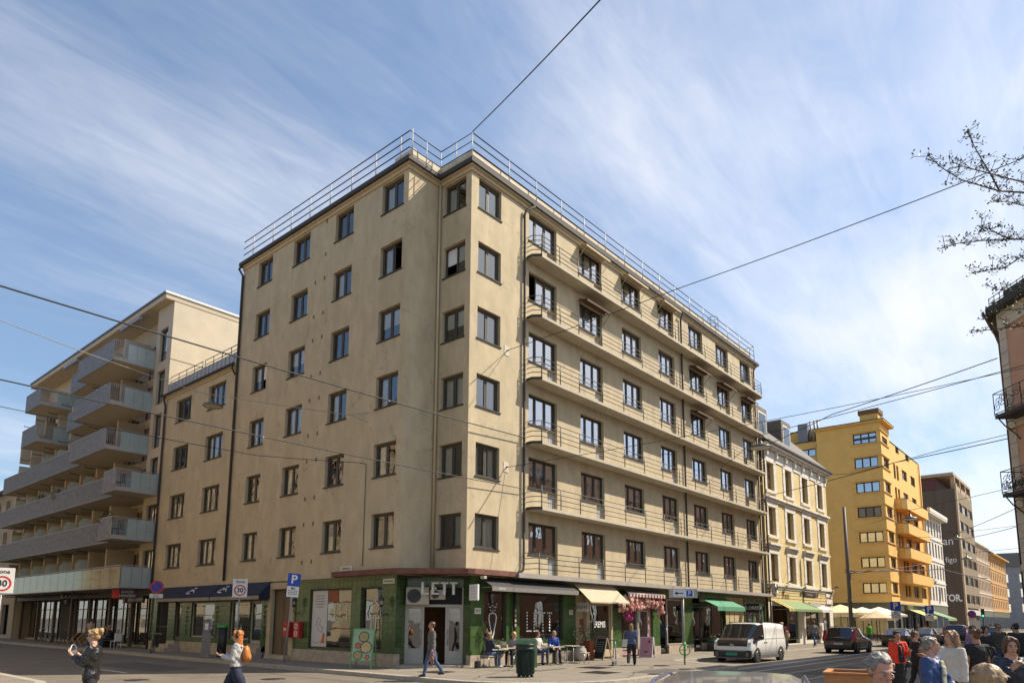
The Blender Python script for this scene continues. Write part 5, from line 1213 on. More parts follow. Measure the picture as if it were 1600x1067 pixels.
# wall lanterns
def lantern(x,y,z,rz,label):
    t=thing('wall_lantern',label,'wall lamp',(x,y,z),rz,'old style lanterns on the café wall'); b=MB(); b.lathe([(.02,-.02),(.07,0),(.02,.02)],(0,-.03,-.25),8); b.tube([(0,0,-.25),(0,-.15,-.32),(0,-.28,-.22),(0,-.28,0)],.018,6); b.lathe([(0,.0),(.06,.01),(.10,.26),(.13,.28),(.05,.40),(.015,.48),(0,.48)],(0,-.28,0),6); b.build('bracket',railm,t,False)
    b=MB(); b.lathe([(.062,.03),(.101,.25)],(0,-.28,0),6); b.build('glass',mat('lamp_glass',(.25,.23,.18),.15,0),t,False)
lantern(UA,8.72,2.35,-math.pi/2,'black lantern on the green tiles right of the brown entrance door'); lantern(UA,2.55,2.3,-math.pi/2,'black lantern on the green tiles next to the corner shop window')
# green A-frame menu board
grn=mat('sage_green_paint',(.12,.26,.10),.6,.12)
def aboard(name,label,x,y,rz,w,h,frame,panel,legs=.18,art=None,lean=12):
    t=thing(name,label,'sign board',(x,y,0),rz); s=math.sin(R_(lean)); c=math.cos(R_(lean))
    b=MB(); 
    for sx in (-w/2,w/2): b._bar((sx,-h*s,0),(sx,0,h*c),.045,.045)
    b._bar((-w/2,0,h*c),(w/2,0,h*c),.045,.045); b._bar((-w/2,-h*s*(1-legs),h*c*legs),(w/2,-h*s*(1-legs),h*c*legs),.04,.04); b.build('front_frame',frame,t,False)
    b=MB()
    for sx in (-w/2,w/2): b._bar((sx,h*s*1.05,0),(sx,.03,h*c),.04,.04)
    b._bar((-w/2,h*s*.85,h*c*legs),(w/2,h*s*.85,h*c*legs),.035,.035); b.build('rear_leg',frame,t,False)
    b=MB(); b.M=T(0,-.0,h*c)@RX(-R_(lean))@T(0,0,-h); b.box(-w/2+.02,-.012,h*legs+.02,w/2-.02,.012,h-.02); b.build('panel',panel,t,False)
    if art: art(t,T(0,0,h*c)@RX(-R_(lean))@T(0,0,-h),w,h)
    return t
def food(t,M,w,h):
    g=[mat('salad_bowl',(.30,.25,.10),.6,.5,20),mat('tomato_bowl',(.42,.10,.05),.6,.5,20),mat('grain_bowl',(.45,.33,.15),.6,.5,20),mat('dark_bowl',(.05,.07,.05),.5,.1)]
    for i,(cx,cz,r) in enumerate(((.02,.80,.17),(-.17,.58,.10),(.13,.54,.19),(-.14,.34,.15),(.2,.3,.08))):
        b=MB(); b.M=M; disc(b,r*w/.75*1.15,-.015,cx*w/.75,cz*h,18); b.build('plate_picture',g[3],t,False); b=MB(); b.M=M; disc(b,r*w/.75*.95,-.018,cx*w/.75,cz*h,18); b.build('food_picture',g[i%3],t,False)
aboard('menu_board','tall green A-frame menu board with pictures of bowls of food',-3.15,2.2,face_cam(-3.1,2.2,-20),.80,1.5,grn,mat('pale_green_panel',(.26,.37,.24),.6,.1),.2,food,11)
def chalk(t,M,w,h):
    b=MB(); b.M=M
    for k in range(5): 
        for i in range(3): b.box(-w*.35+i*w*.24,-.016,h*(.8-k*.1),-w*.35+i*w*.24+w*(.14+.05*((k+i)%2)),-.0135,h*(.82-k*.1))
    b.build('chalk_writing',mat('chalk',(.5,.5,.46),.9,.1),t,False)
aboard('chalk_board','dark chalkboard A-frame leaning open in front of the cream framed shop',8.2,-.95,face_cam(8.2,-1,-45),.62,1.05,mat('pale_wood',(.35,.27,.16),.6,.2,4),mat('black_slate',(.03,.03,.03),.6,.15),.08,chalk,16)
def lips(t,M,w,h):
    b=MB(); b.M=M; b.poly([(-.12,-.016,.28),(0,-.016,.24),(.14,-.016,.29),(.05,-.016,.33),(0,-.016,.31),(-.05,-.016,.33)]); b.poly([(.1,-.016,.72),(.22,-.016,.78),(.2,-.016,.88),(.08,-.016,.82)]); b.build('print',mat('dark_red_print',(.20,.02,.03),.6,0),t,False)
aboard('pink_sign_board','pink printed A-frame board in front of the balloon decorated shop',11.9,-1.2,face_cam(11.9,-1.2,-25),.68,1.02,mat('white_board_frame',(.62,.58,.54),.6,.05),mat('pink_panel',(.50,.25,.30),.6,.12,2),.03,lips,12)
aboard('poster_stand','black poster stand with a grey poster on the pavement by the clothes shop',29.5,-1.6,face_cam(29.5,-1.6),.85,1.5,railm,mat('grey_poster',(.25,.25,.24),.6,.4,6),.1,None,8)
# rounded green menu holder behind the bin
t=thing('menu_holder','low rounded mint green chalk sign standing behind the litter bin','sign board',(.6,-2.6,0),face_cam(.6,-2.6,5))
b=MB(); b.prism([(-.36,0),(.36,0),(.36,.02),(-.36,.02)],-.2,.2,'y'); b.build('foot',grn,t,False)
b=MB(); pts=[(-.40,.1),(.40,.1),(.40,1.05)]+[(.40-.10*(1-math.cos(R_(a))),1.05+.12*math.sin(R_(a))) for a in (30,60,90)]+[(-.30-.10*math.sin(R_(a)),1.17-.12*(1-math.cos(R_(a)))) for a in (30,60,90)]; b.prism(pts,-.03,.03,'y'); b.build('frame',mat('mint_paint',(.17,.27,.15),.5,.08),t,False)
b=MB(); b.box(-.34,-.036,.3,.34,-.031,1.08); b.build('panel',mat('green_chalk_panel',(.10,.20,.09),.7,.2,3),t,False)
b=MB(); disc(b,.13,-.04,-.05,.55,20,.115); disc(b,.07,-.04,.15,.95,16,.06); b.build('chalk_drawing',MATS['chalk'],t,False)
# litter bin
t=thing('litter_bin','round dark green ribbed cast iron litter bin on the pavement','bin',(-1.75,-4.5,0))
bing=mat('bottle_green_iron',(.013,.030,.023),.42,.2,6,metal=.2,grime=.25)
b=MB(); b.lathe([(0,.06),(.24,.06),(.27,.10),(.275,.85),(.25,.87),(0,.87)],(0,0,0),32); b.build('drum',bing,t,False)
b=MB()
for k in range(32): a=2*math.pi*k/32; b._bar((.285*math.cos(a),.285*math.sin(a),.12),(.29*math.cos(a),.29*math.sin(a),.84),.022,.022)
b.build('rib',bing,t,False)['kind']='stuff'
b=MB(); b.lathe([(.29,.86),(.315,.88),(.315,.93),(.30,.94),(.30,1.0),(.32,1.02),(.32,1.06),(.26,1.075),(.21,1.06),(.19,.98)],(0,0,0),32); b.build('rim',bing,t,False)
b=MB()
for k in range(4): a=2*math.pi*k/4+.4; b.box(.22*math.cos(a)-.04,.22*math.sin(a)-.04,0,.22*math.cos(a)+.04,.22*math.sin(a)+.04,.062); b.mark()
b.build_each('foot',bing,t,False)
# stone urn with olive shrub
def leafcloud(mb,cx,cy,cz,rx,ry,rz_,n,s0,s1,r=rnd):
    for k in range(n):
        while True:
            p=(r.uniform(-1,1),r.uniform(-1,1),r.uniform(-1,1)); d=p[0]**2+p[1]**2+p[2]**2
            if .1<d<1: break
        x,y,z=cx+p[0]*rx,cy+p[1]*ry,cz+p[2]*rz_; s=r.uniform(s0,s1); a=Vector((r.uniform(-1,1),r.uniform(-1,1),r.uniform(-.6,1))).normalized(); q=a.cross(Vector((r.uniform(-1,1),r.uniform(-1,1),r.uniform(-1,1)))).normalized()
        P=Vector((x,y,z)); mb.poly([P,P+a*s*.5+q*s*.22,P+a*s,P+a*s*.5-q*s*.22])
olive=mat('olive_leaf',(.06,.075,.03),.6,.4,10)
t=thing('stone_urn','large pale stone urn with a small olive shrub beside the cream shop doorway','plant pot',(6.9,-.62,0)); b=MB(); b.lathe([(0,0),(.17,0),(.27,.2),(.30,.38),(.25,.55),(.17,.62),(.20,.66),(.17,.67),(.14,.60),(0,.58)],(0,0,0),20); b.build('urn',mat('pale_stone',(.45,.40,.33),.85,.15,4,.2,40),t,False)
b=MB(); b.tube([(0,0,.58),(.04,.02,.9),(-.02,.05,1.25),(.1,0,1.5)],.02,5); b.tube([(.04,.02,.9),(.3,.1,1.25)],.013,5); b.tube([(.03,.02,.85),(-.25,-.05,1.2)],.013,5); b.build('stem',mat('bark_brown',(.10,.075,.05),.85,.2,8),t,False)
b=MB(); leafcloud(b,.0,0,1.2,.42,.35,.42,330,.05,.10); b.build('foliage',olive,t,False)
t=thing('terracotta_planter','rust red planter box with a leafy shrub by the cream shop doorway','plant pot',(7.75,-.5,0)); b=MB(); b.box(-.17,-.17,0,.17,.17,.9); bevel(b.build('box',red,t,False),.015); b=MB(); leafcloud(b,0,0,1.2,.3,.28,.35,260,.06,.12); b.build('foliage',mat('mid_leaf',(.05,.09,.025),.6,.4,8),t,False)
# tables and stools
alu=mat('brushed_aluminium',(.52,.50,.46),.35,.1,8,metal=.7); slat=mat('pale_table_top',(.42,.36,.28),.5,.12,3)
def table(x,y,label,w=.75,d=.75,rz=0):
    t=thing('cafe_table',label,'table',(x,y,0),rz,'pavement tables of the corner café'); b=MB(); b.box(-w/2,-d/2,.715,w/2,d/2,.745); bevel(b.build('tabletop',slat,t,False),.008,1); 
    for sx in (-1,1): b=MB(); b.tube([(sx*w*.38,0,.04),(sx*w*.38,0,.715)],.025,6); b._bar((sx*w*.38,-d*.38,.02),(sx*w*.38,d*.38,.02),.05,.04); b.build('leg',alu,t,False)
    return t
def stool(x,y,label,rz=0,h=.46):
    t=thing('stool',label,'stool',(x,y,0),rz,'pavement stools of the corner café'); b=MB(); b.box(-.2,-.17,h-.035,.2,.17,h); bevel(b.build('seat',slat,t,False),.01,1)
    for sx in (-1,1):
        for sy in (-1,1): b=MB(); b.tube([(sx*.17,sy*.14,0),(sx*.16,sy*.13,h-.035)],.014,6); b.build('leg',alu,t,False)
    return t
table(1.32,-.85,'café table with an open silver laptop on it, nearest the street corner',.85,.65); table(3.75,-1.45,'café table in front of the two people on the bench',.8,.6); table(5.3,-1.2,'empty café table on the far side of the man in blue',.6,.6)
stool(.62,-.72,'stool under the woman with her arm raised'); stool(1.98,-.82,'stool under the blond person with the laptop'); stool(5.55,-1.75,'empty stool with bare legs beside the far café table')
t=thing('bench','long low wooden bench along the café window under two seated people','bench',(4.2,-.62,0)); b=MB(); b.box(-.95,-.2,.42,.95,.2,.46); b.build('seat',slat,t,False)
for sx in (-.8,.8): b=MB(); b.box(sx-.03,-.18,0,sx+.03,.18,.42); b.build('leg',alu,t,False)
t=thing('laptop','open silver laptop on the nearest café table','laptop',(1.45,-.85,.747),R_(90)); b=MB(); b.box(-.17,-.12,0,.17,.12,.012); b.build('keyboard',alu,t,False); b=MB(); b.M=T(0,.12,.012)@RX(R_(-12)); b.box(-.17,0,0,.17,.008,.24); b.build('lid',alu,t,False)
t=thing('handbag','black leather bag on the ground under the stool near the corner','bag',(.15,-.55,0),R_(30)); b=MB(); b.prism([(-.2,0),(.2,0),(.17,.27),(-.17,.27)],-.09,.09,'y'); bevel(b.build('body',sgblk,t,False),.03); b=MB(); b.tube([(-.1,0,.26),(-.07,0,.4),(.07,0,.4),(.1,0,.26)],.012,5); b.build('handle',mat('tan_strap',(.3,.17,.08),.6,0),t,False)
cupm=mat('white_ceramic',(.75,.73,.70),.3,0)
for x,y,z,l in ((1.1,-.7,.747,'white coffee cup on the nearest café table'),(3.6,-1.4,.747,'white coffee cup on the table in front of the bench')):
    b=MB(); b.lathe([(0,0),(.03,0),(.042,.085),(.036,.085),(.028,.01),(0,.01)],(0,0,0),12); o=b.build('coffee_cup',cupm,None,loc=(x,y,z)); tag(o,l,'cup')
b=MB(); b.M=RX(R_(-15)); b.box(-.15,-.1,0,0,.1,.012); b.box(.002,-.1,0,.152,.1,.012); tag(b.build('open_book',sgw,None,loc=(3.45,-1.55,.78),rz=R_(20)),'open white book on the café table before the dark haired woman','book')
# sticker covered black pole at the window and window boxes
t=thing('sticker_post','black downpipe covered with stickers between the two café windows','pipe',(2.85,-.10,0)); b=MB(); b.tube([(0,0,0),(0,0,3.5)],.06,8); b.build('pipe',sgblk,t,False); b=MB()
for z,c in ((1.55,0),(1.75,0),(1.95,0),(2.15,0)): b.box(-.05,-.067,z,.05,-.061,z+.12)
b.build('sticker',mat('mixed_stickers',(.45,.30,.26),.6,.6,9),t,False)
lf=MATS['mid_leaf']
for x,l in ((1.75,'planter of mixed flowers on the sill behind the seated woman'),(5.0,'planter of green plants on the sill behind the bench')):
    t=thing('window_planter',l,'planter',(x,-.12,.62)); b=MB(); b.box(-.65,-.09,0,.65,.09,.2); b.build('box',mat('pale_planter',(.5,.45,.36),.7,.1),t,False); b=MB(); leafcloud(b,-.3,0,.34,.3,.1,.18,130,.05,.1); leafcloud(b,.35,0,.3,.28,.1,.14,100,.05,.09); b.build('foliage',lf,t,False)
t=thing('flowering_climber','small climber with yellow blossom against the corner pillar','plant',(.95,-.12,.0)); b=MB(); b.tube([(0,0,0),(.02,0,.8),(-.04,0,1.7)],.012,5); b.build('stem',MATS['bark_brown'],t,False); b=MB(); leafcloud(b,0,-.03,1.35,.14,.08,.45,140,.05,.1); b.build('foliage',lf,t,False); b=MB(); leafcloud(b,0,-.05,1.4,.14,.08,.4,40,.04,.07); b.build('blossom',mat('yellow_blossom',(.55,.35,.03),.6,.2),t,False)
# things on the corner wall: air conditioner, LETT bulbs sign, blade signs, street names, house number
acm=mat('aged_white_metal',(.48,.44,.36),.5,.1,3,grime=.25)
def aircon(M0,w,h,label,x,z,y=-.30):
    t=thing('air_conditioner',label,'air conditioner'); t.matrix_basis=M0@T(x,y,z)
    b=MB(); b.box(0,0,0,w,.30,h); bevel(b.build('casing',acm,t,False),.015,1)
    b=MB(); b.M=T(w*.36,-.004,h/2)@RX(R_(90)); b.lathe([(0,0),(h*.40,0)],(0,0,0),20); b.build('fan_opening',sgblk,t,False)
    b=MB()
    for r in (.15,.25,.35,.40): b.tube([(w*.36+h*r*math.cos(k*math.pi/10),-.012,h/2+h*r*math.sin(k*math.pi/10)) for k in range(21)],.006,4,False)
    b.build('fan_grille',railg,t,False); return t
aircon(MD,.92,.70,'large air conditioner over the left side of the corner door',.05,2.34,-.32); aircon(MD,.62,.40,'smaller air conditioner behind the bulb letters over the door',1.0,2.55,-.25)
aircon(T(0,0,0),.55,.75,'air conditioner box at the far end of the first floor ledge',31.0,3.79,-.85)
t=thing('bulb_letter_sign','LETT in white bulb letters hanging from the canopy over the corner door','shop sign'); t.matrix_basis=MD@T(0,-.75,0)
for n_,(ch,x) in enumerate(zip(('L','E','T','T'),(.72,1.12,1.48,1.84))):
    G=L3[('L','E','T','T').index(ch)] if ch!='T' else L3[2]; b=MB(); cw=.100
    for j,row in enumerate(G):
        for i,c in enumerate(row):
            if c=='X': b.box(x+i*cw,-.05,3.22-j*.070-.070,x+i*cw+cw,.05,3.22-j*.070)
    lo=b.build('letter',mat('letter_white',(.55,.54,.52),.5,.1),t,False); b=MB()
    for j,row in enumerate(G):
        for i,c in enumerate(row):
            if c=='X': b.ell((x+i*cw+cw/2,-.055,3.22-j*.070-.035),(.028,.027,.026),8,6)
    b.build('bulb',mat('bulb_glass',(.80,.78,.72),.2,0),lo,False)
b=MB()
for x in (.9,2.0): b.tube([(x,0,3.22),(x,0,3.6)],.015,5)
b.build('hanger',railm,t,False)
def blade(x,y,z,w,h,label,txt,m,tm,lay='h'):
    t=thing('blade_sign',label,'shop sign',(x,y,z)); b=MB(); b.box(-.05,-w,0,.05,0,h); bevel(b.build('box',m,t,False),.01,1)
    for sx in (-1,1):
        b=MB(); Mx=T(sx*.054,-w/2,h/2)@RZ(-math.pi/2 if sx<0 else math.pi/2)
        if lay=='grid':
            for i in range(3):
                for j in range(4): b.M=Mx; b.box(-w*.3+i*w*.22,-.002,-h*.36+j*h*.2,-w*.3+i*w*.22+w*.13,.002,-h*.36+j*h*.2+h*.12)
        else: merge(b,text_mb(txt,h*.5,.003),Mx)
        b.build('lettering',tm,t,False)
    b=MB(); b._bar((0,0,h*.8),(0,.3,h*.8),.03,.03); b._bar((0,0,h*.2),(0,.3,h*.2),.03,.03); b.build('bracket',railm,t,False)
blade(.12,-.12,2.58,.46,.62,'white blade sign with a grid of letters at the corner of the green pillar','LETT',sgw,mat('pale_grey_print',(.5,.5,.5),.5,0),'grid')
blade(7.25,-.20,2.22,.62,.42,'cream blade sign reading EREMIS between the café and the cream shop','EREMIS',mat('cream_sign',(.58,.52,.42),.6,.06),sgblk)
blade(27.3,-.15,2.4,.9,.62,'black blade sign beside the light green door','FLORESS',sgblk,sgw)
def nameplate(M,x,z,label,txt='Toftes gate',w=.85,h=.2):
    t=thing('street_name_plate',label,'street sign'); t.matrix_basis=M@T(x,-.03,z); b=MB(); b.box(-w/2,0,-h/2,w/2,.012,h/2); b.build('plate',mat('old_white_enamel',(.62,.58,.48),.5,.06),t,False); b=MB(); merge(b,text_mb(txt,h*.62,.003),T(0,-.004,0)); b.build('lettering',sgblk,t,False)
nameplate(ML0,-5.28,3.95,'small white street name plate on the rendered wall above the string course','Seilduksgata'); nameplate(ML0,-2.45,3.33,'small white street name plate on the green tiles under the canopy','Seilduksgata',.7,.2)
nameplate(FR,.68,2.18,'small white house number plate 39C on the sunlit green pillar','39C',.36,.24); nameplate(FR,7.0,2.2,'small white house number plate 39B on the green pillar by the cream shop','39B',.3,.22)
def camdome(M,x,z,label):
    t=thing('security_camera',label,'camera'); t.matrix_basis=M@T(x,0,z); b=MB(); b.box(-.08,-.3,-.05,.08,-.1,.06); bevel(b.build('housing',acm,t,False),.01,1); b=MB(); b._bar((0,-.12,0),(0,0,.05),.03,.03); b.build('bracket',railm,t,False)
camdome(T(0,-.62,0),.15,3.45,'small beige camera under the canopy beside the blade sign')
# balloon garland
t=thing('flower_garland','arch of pink paper flowers around the shop front under the striped awning','decoration',(13,-.2,0))
fp=[mat('pink_petal',(.66,.33,.27),.8,.2,6),mat('pale_pink_petal',(.74,.47,.40),.8,.2,6),mat('rose_petal',(.50,.20,.17),.8,.2,6)]
gb_=[MB(),MB(),MB()]
for k in range(150):
    f_=rnd.random(); 
    if f_<.75: x=11.05+rnd.random()*4.0; z=2.72+rnd.gauss(0,.16)
    elif f_<.9: x=14.75+rnd.gauss(0,.13); z=2.1+rnd.random()*.7
    else: x=11.0+rnd.gauss(0,.15); z=2.35+rnd.random()*.4
    y=-.38+rnd.gauss(0,.12); r=.10+rnd.random()*.07; m_=gb_[k%3]
    for j in range(6):
        a=j*math.pi/3+rnd.random(); m_.ell((x+r*.5*math.cos(a),y-.02*(j%2)+rnd.gauss(0,.01),z+r*.5*math.sin(a)),(r*.5,r*.28,r*.5),7,5)
    m_.ell((x,y-.05,z),(r*.4,r*.3,r*.4),6,4)
for m_,f_ in zip(gb_,fp): m_.build('flowers',f_,t)['kind']='stuff'
b=MB(); leafcloud(b,11.75,-.3,2.05,.42,.1,.25,160,.08,.2); b.build('magenta_flowers',mat('magenta_petal',(.50,.05,.25),.7,.3),t)['kind']='stuff'
# flower seller goods and mannequins
def crates(x,y,z,label,cols):
    t=thing('plant_crate',label,'crate',(x,y,z)); b=MB(); b.box(-.3,-.2,0,.3,.2,.22); b.build('box',mat('dark_green_plastic',(.015,.07,.05),.5,.1),t,False); b=MB(); leafcloud(b,0,0,.38,.3,.2,.18,110,.06,.12); b.build('foliage',lf,t,False); b=MB(); leafcloud(b,0,0,.44,.28,.18,.14,40,.05,.1); b.build('blossom',cols,t,False)
crates(21.2,-.45,.45,'crate of red blossom in front of the dark flower shop',mat('red_blossom',(.42,.05,.03),.6,.3)); crates(21.95,-.45,.45,'crate of white blossom in front of the dark flower shop',mat('white_blossom',(.6,.55,.5),.6,.3)); crates(22.7,-.42,.45,'crate of orange blossom in front of the dark flower shop',mat('orange_blossom',(.5,.22,.04),.6,.3)); crates(23.5,-.42,.45,'crate of yellow blossom in front of the dark flower shop',MATS['yellow_blossom'])
t=thing('flower_bench','low dark bench carrying the flower crates','bench',(22.35,-.45,0)); b=MB(); b.box(-1.6,-.25,.40,1.6,.25,.45); b.build('top',mat('brown_plank',(.12,.08,.05),.7,.2,4),t,False)
for sx in (-1.5,1.5): b=MB(); b.box(sx-.04,-.22,0,sx+.04,.22,.40); b.build('leg',railm,t,False)
for k,(x,y) in enumerate(((-3.0,3.55),)): manhole(-10.2,4.6,-.128,.38,'round iron manhole cover in the lit road near the left walker')
manhole(-7.0,1.9,-.128,.4,'round iron manhole cover in the road in front of the green menu board'); manhole(1.6,-5.2,.002,.55,'square iron grating in the pavement left of the litter bin',True); manhole(-2.3,-.9,.002,.5,'square iron grating before the corner door',True); manhole(3.6,-3.6,.002,.55,'square iron grating in the pavement right of the litter bin',True); manhole(6.6,-4.9,.002,.35,'round iron cover in the pavement near the striding woman'); manhole(5.4,-6.6,.002,.3,'small round iron cover near the kerb'); manhole(2.3,-7.0,.002,.28,'smallest round iron cover at the kerb edge')
# wooden planter on the near side
t=thing('wooden_planter','big orange brown timber planter box behind the grey haired man','planter',(-4.86,-15.4,-.13),R_(12)); wdm=mat('oiled_timber',(.48,.20,.06),.5,.2,3,stretch=(1,1,9))
b=MB()
for a in ((-.55,-.55,.55,-.50),(-.55,.50,.55,.55),(-.55,-.499,-.50,.499),(.50,-.499,.55,.499)):
    for k in range(5): b.box(a[0],a[1],.02+k*.195,a[2],a[3],.205+k*.195)
b.build('boards',wdm,t,False); b=MB(); b.box(-.5,-.5,0,.5,.5,.86); b.build('soil',mat('dark_soil',(.03,.022,.016),.95,.3,9),t,False); b=MB(); b.box(-.58,-.58,.995,.58,-.46,1.03); b.box(-.58,.46,.995,.58,.58,1.03); b.box(-.58,-.459,.995,-.46,.459,1.03); b.box(.46,-.459,.995,.58,.459,1.03); b.build('rim',wdm,t,False)
# terrace parasols
def parasol(x,y,zt,w,drop,label,m):
    t=thing('cafe_parasol',label,'parasol',(x,y,-.13),R_(20),'cream parasols of the terrace before the ochre house'); b=MB(); b.tube([(0,0,0),(0,0,zt+.1)],.035,6); b.build('pole',railm,t,False)
    b=MB(); n=8; ring=[(w/2*1.1*math.cos(2*math.pi*k/n+.39),w/2*1.1*math.sin(2*math.pi*k/n+.39),zt-drop) for k in range(n)]
    for k in range(n): b.poly([(0,0,zt+.1),ring[k],ring[(k+1)%n]]); a_,c_=ring[k],ring[(k+1)%n]; b.poly([a_,(a_[0],a_[1],a_[2]-.22),(c_[0],c_[1],c_[2]-.22),c_])
    b.build('canopy',m,t,False); b=MB()
    for k in range(n): b._bar((0,0,zt-drop*1.3),tuple(q*.5 for q in ring[k][:2])+(zt-drop*.5,),.03,.03)
    b.build('rib',railm,t,False)
cream=mat('cream_canvas',(.72,.60,.38),.85,.08,2); whc=mat('white_canvas',(.78,.72,.60),.85,.08,2); tanc=mat('tan_canvas',(.62,.47,.30),.85,.08,2)
parasol(52.8,.9,3.5,4.6,.7,'large cream parasol nearest the cream house',cream); parasol(58.6,.4,3.35,4.4,.7,'cream parasol behind the grey mast',whc); parasol(52.9,-2.2,2.9,3.4,.6,'smaller tan parasol low in front of the others',tanc); parasol(66.1,.6,3.5,5.2,.8,'wide white parasol farthest along the terrace',whc); parasol(61,2.5,3.3,4.2,.7,'cream parasol deepest under the ochre wall',cream)
def terrace_table(x,y,label):
    t=thing('terrace_table',label,'table',(x,y,-.13),0,'terrace tables'); b=MB(); b.lathe([(0,.72),(.35,.72),(.35,.75),(0,.75)],(0,0,0),12); b.build('tabletop',slat,t,False); b=MB(); b.tube([(0,0,0),(0,0,.72)],.03,6); b.build('leg',railm,t,False)
for x,y,l in ((53,-1.2,'round terrace table under the tan parasol'),(56,.2,'round terrace table between the cream parasols'),(60,-.8,'round terrace table behind the bicycles')): terrace_table(x,y,l)
t=thing('flower_bed_box','low box of red flowers edging the terrace','planter',(56.5,-4.0,-.13)); b=MB(); b.box(-1.8,-.3,0,1.8,.3,.5); b.build('box',MATS['brown_plank'],t,False); b=MB(); leafcloud(b,0,0,.65,1.8,.35,.2,260,.12,.25); b.build('foliage',lf,t,False); b=MB(); leafcloud(b,0,0,.75,1.7,.35,.2,130,.1,.22); b.build('blossom',MATS['red_blossom'],t,False)
# catenary mast and traffic lights
t=thing('overhead_line_mast','tall grey steel mast for the tram wires in front of the ochre house','mast',(42.7,-2.7,0)); b=MB(); b.tube([(0,0,0),(0,0,11.4)],[.17,.13],12); b.build('mast',mat('grey_mast',(.10,.092,.085),.6,.15,2),t,False); b=MB()
for z in (3.6,5.9,6.1): b.tube([(.27*math.cos(k*math.pi/6),.27*math.sin(k*math.pi/6),z) for k in range(13)],.025,4,False)
b.box(.2,-.12,5.3,.45,.12,5.8); b.build('clamp',railm,t,False)
def tlight(x,y,label,on):
    t=thing('traffic_light',label,'traffic light',(x,y,0),face_cam(x,y)); b=MB(); b.tube([(0,.15,0),(0,.15,3.6)],.07,6); b.build('post',railm,t,False); b=MB(); b.box(-.22,-.15,2.5,.22,.1,3.7); b.build('housing',sgblk,t,False); b=MB(); disc(b,.13,-.16,0,2.72,14); b.build('green_lamp',mat('green_signal',(.02,.3,.12),.3,0,emit=(.05,1,.45),estr=1.6) if on else mat('unlit_lens',(.02,.03,.03),.3,0),t,False); b=MB(); disc(b,.13,-.16,0,3.45,14); disc(b,.13,-.16,0,3.08,14); b.build('unlit_lamp',MATS.get('unlit_lens') or mat('unlit_lens',(.02,.03,.03),.3,0),t,False)
tlight(98.5,-5.2,'small traffic light showing green before the brown slab',True); tlight(128,-8.4,'farther traffic light with unlit lamps by the tan old house',False); tlight(150,-17.5,'traffic light showing green at the far right end of the street',True)
# bicycles
tyre=mat('tyre_rubber',(.02,.02,.02),.8,.1); 
def bicycle(x,y,z,rz,label,col,lean=6,s=1.0,group=None):
    t=thing('bicycle',label,'bicycle',(x,y,z),rz,group); t.rotation_euler=(R_(lean),0,rz); fr=mat('bike_'+col[0],col[1],.4,.05,metal=.2)
    for wx in (-.52,.52):
        b=MB(); b.tube([(wx+.33*math.cos(k*math.pi/12),0,.34+.33*math.sin(k*math.pi/12)) for k in range(25)],.018,5,False); wh=b.build('wheel',tyre,t,False); b=MB()
        for k in range(10): b._bar((wx,0,.34),(wx+.32*math.cos(k*.628),0,.34+.32*math.sin(k*.628)),.004,.004)
        b.tube([(wx,-.04,.34),(wx,.04,.34)],.03,6); b.build('spokes',railg,wh,False)
    b=MB(); A=(-.52,0,.34);Bt=(-.08,0,.30);St=(-.2,0,.80);Hd=(.36,0,.82)
    for p,q in ((A,Bt),(A,St),(Bt,St),(Bt,Hd),(St,Hd),(Hd,(.52,0,.34)),(Hd,(.34,0,.98))): b.tube([p,q],.016,6)
    b.build('frame',fr,t,False)
    b=MB(); b.ell((-.22,0,.92),(.13,.07,.035),10,6); b.tube([(-.2,0,.8),(-.22,0,.9)],.014,5); b.build('saddle',sgblk,t,False); b=MB(); b.tube([(.26,-.27,1.0),(.34,-.1,1.0),(.34,.1,1.0),(.26,.27,1.0)],.013,5); b.build('handlebar',railg,t,False)
    b=MB(); b.tube([(-.08-.09*math.cos(k),0,.3+.09*math.sin(k)) for k in range(7)],.01,4); b.tube([(-.08,-.12,.2),(-.08,.12,.4)],.012,4); b.build('crank',railg,t,False)
    return t
bicycle(-3.45,20.0,0,R_(60),'dark bicycle leaning on the no parking sign post',('dark',(.02,.02,.022)))
bicycle(-2.6,39.5,0,R_(75),'bicycle with a blue child seat outside the balcony house',('blue',(.03,.07,.25))); b=MB(); b.box(-.3,-.14,.85,-.0,.14,1.3); 
bicycle(-2.7,36.6,0,R_(100),'black bicycle parked between the blue one and the deck chairs',('black',(.015,.015,.015))); bicycle(-2.5,42.0,0,R_(95),'grey bicycle by the dark gate of the balcony house',('grey',(.15,.15,.15)))
bicycle(46.2,-4.2,-.13,R_(-30),'black bicycle standing upright behind the black car',('black',(.015,.015,.015))); bicycle(54.8,-3.6,-.13,R_(20),'red bicycle beside the terrace flowers',('red',(.35,.03,.02)))
# deck chairs under the balcony house
def deckchair(x,y,rz,label,c):
    t=thing('deck_chair',label,'chair',(x,y,0),rz); b=MB(); b._bar((-.25,-.5,.05),(-.25,.5,.85),.035,.05); b._bar((.25,-.5,.05),(.25,.5,.85),.035,.05); b._bar((-.25,.35,.02),(-.25,-.1,.5),.035,.05); b._bar((.25,.35,.02),(.25,-.1,.5),.035,.05); b.build('frame',mat('pale_wood',(.35,.27,.16),.6,.2,4),t,False); b=MB()
    for k in range(6): f0,f1=k/6,(k+1)/6; zz=lambda f: .2+.62*f-.16*math.sin(math.pi*f); b.quad((-.22,-.35+.82*f0,zz(f0)),(.22,-.35+.82*f0,zz(f0)),(.22,-.35+.82*f1,zz(f1)),(-.22,-.35+.82*f1,zz(f1)))
    b.build('cloth',c,t,False)
deckchair(-2.7,34.0,R_(200),'deck chair with rust red cloth outside the shop windows',mat('red_cloth',(.35,.07,.04),.8,.15)); deckchair(-2.8,32.6,R_(195),'deck chair with pale cloth next to the red one',cream)
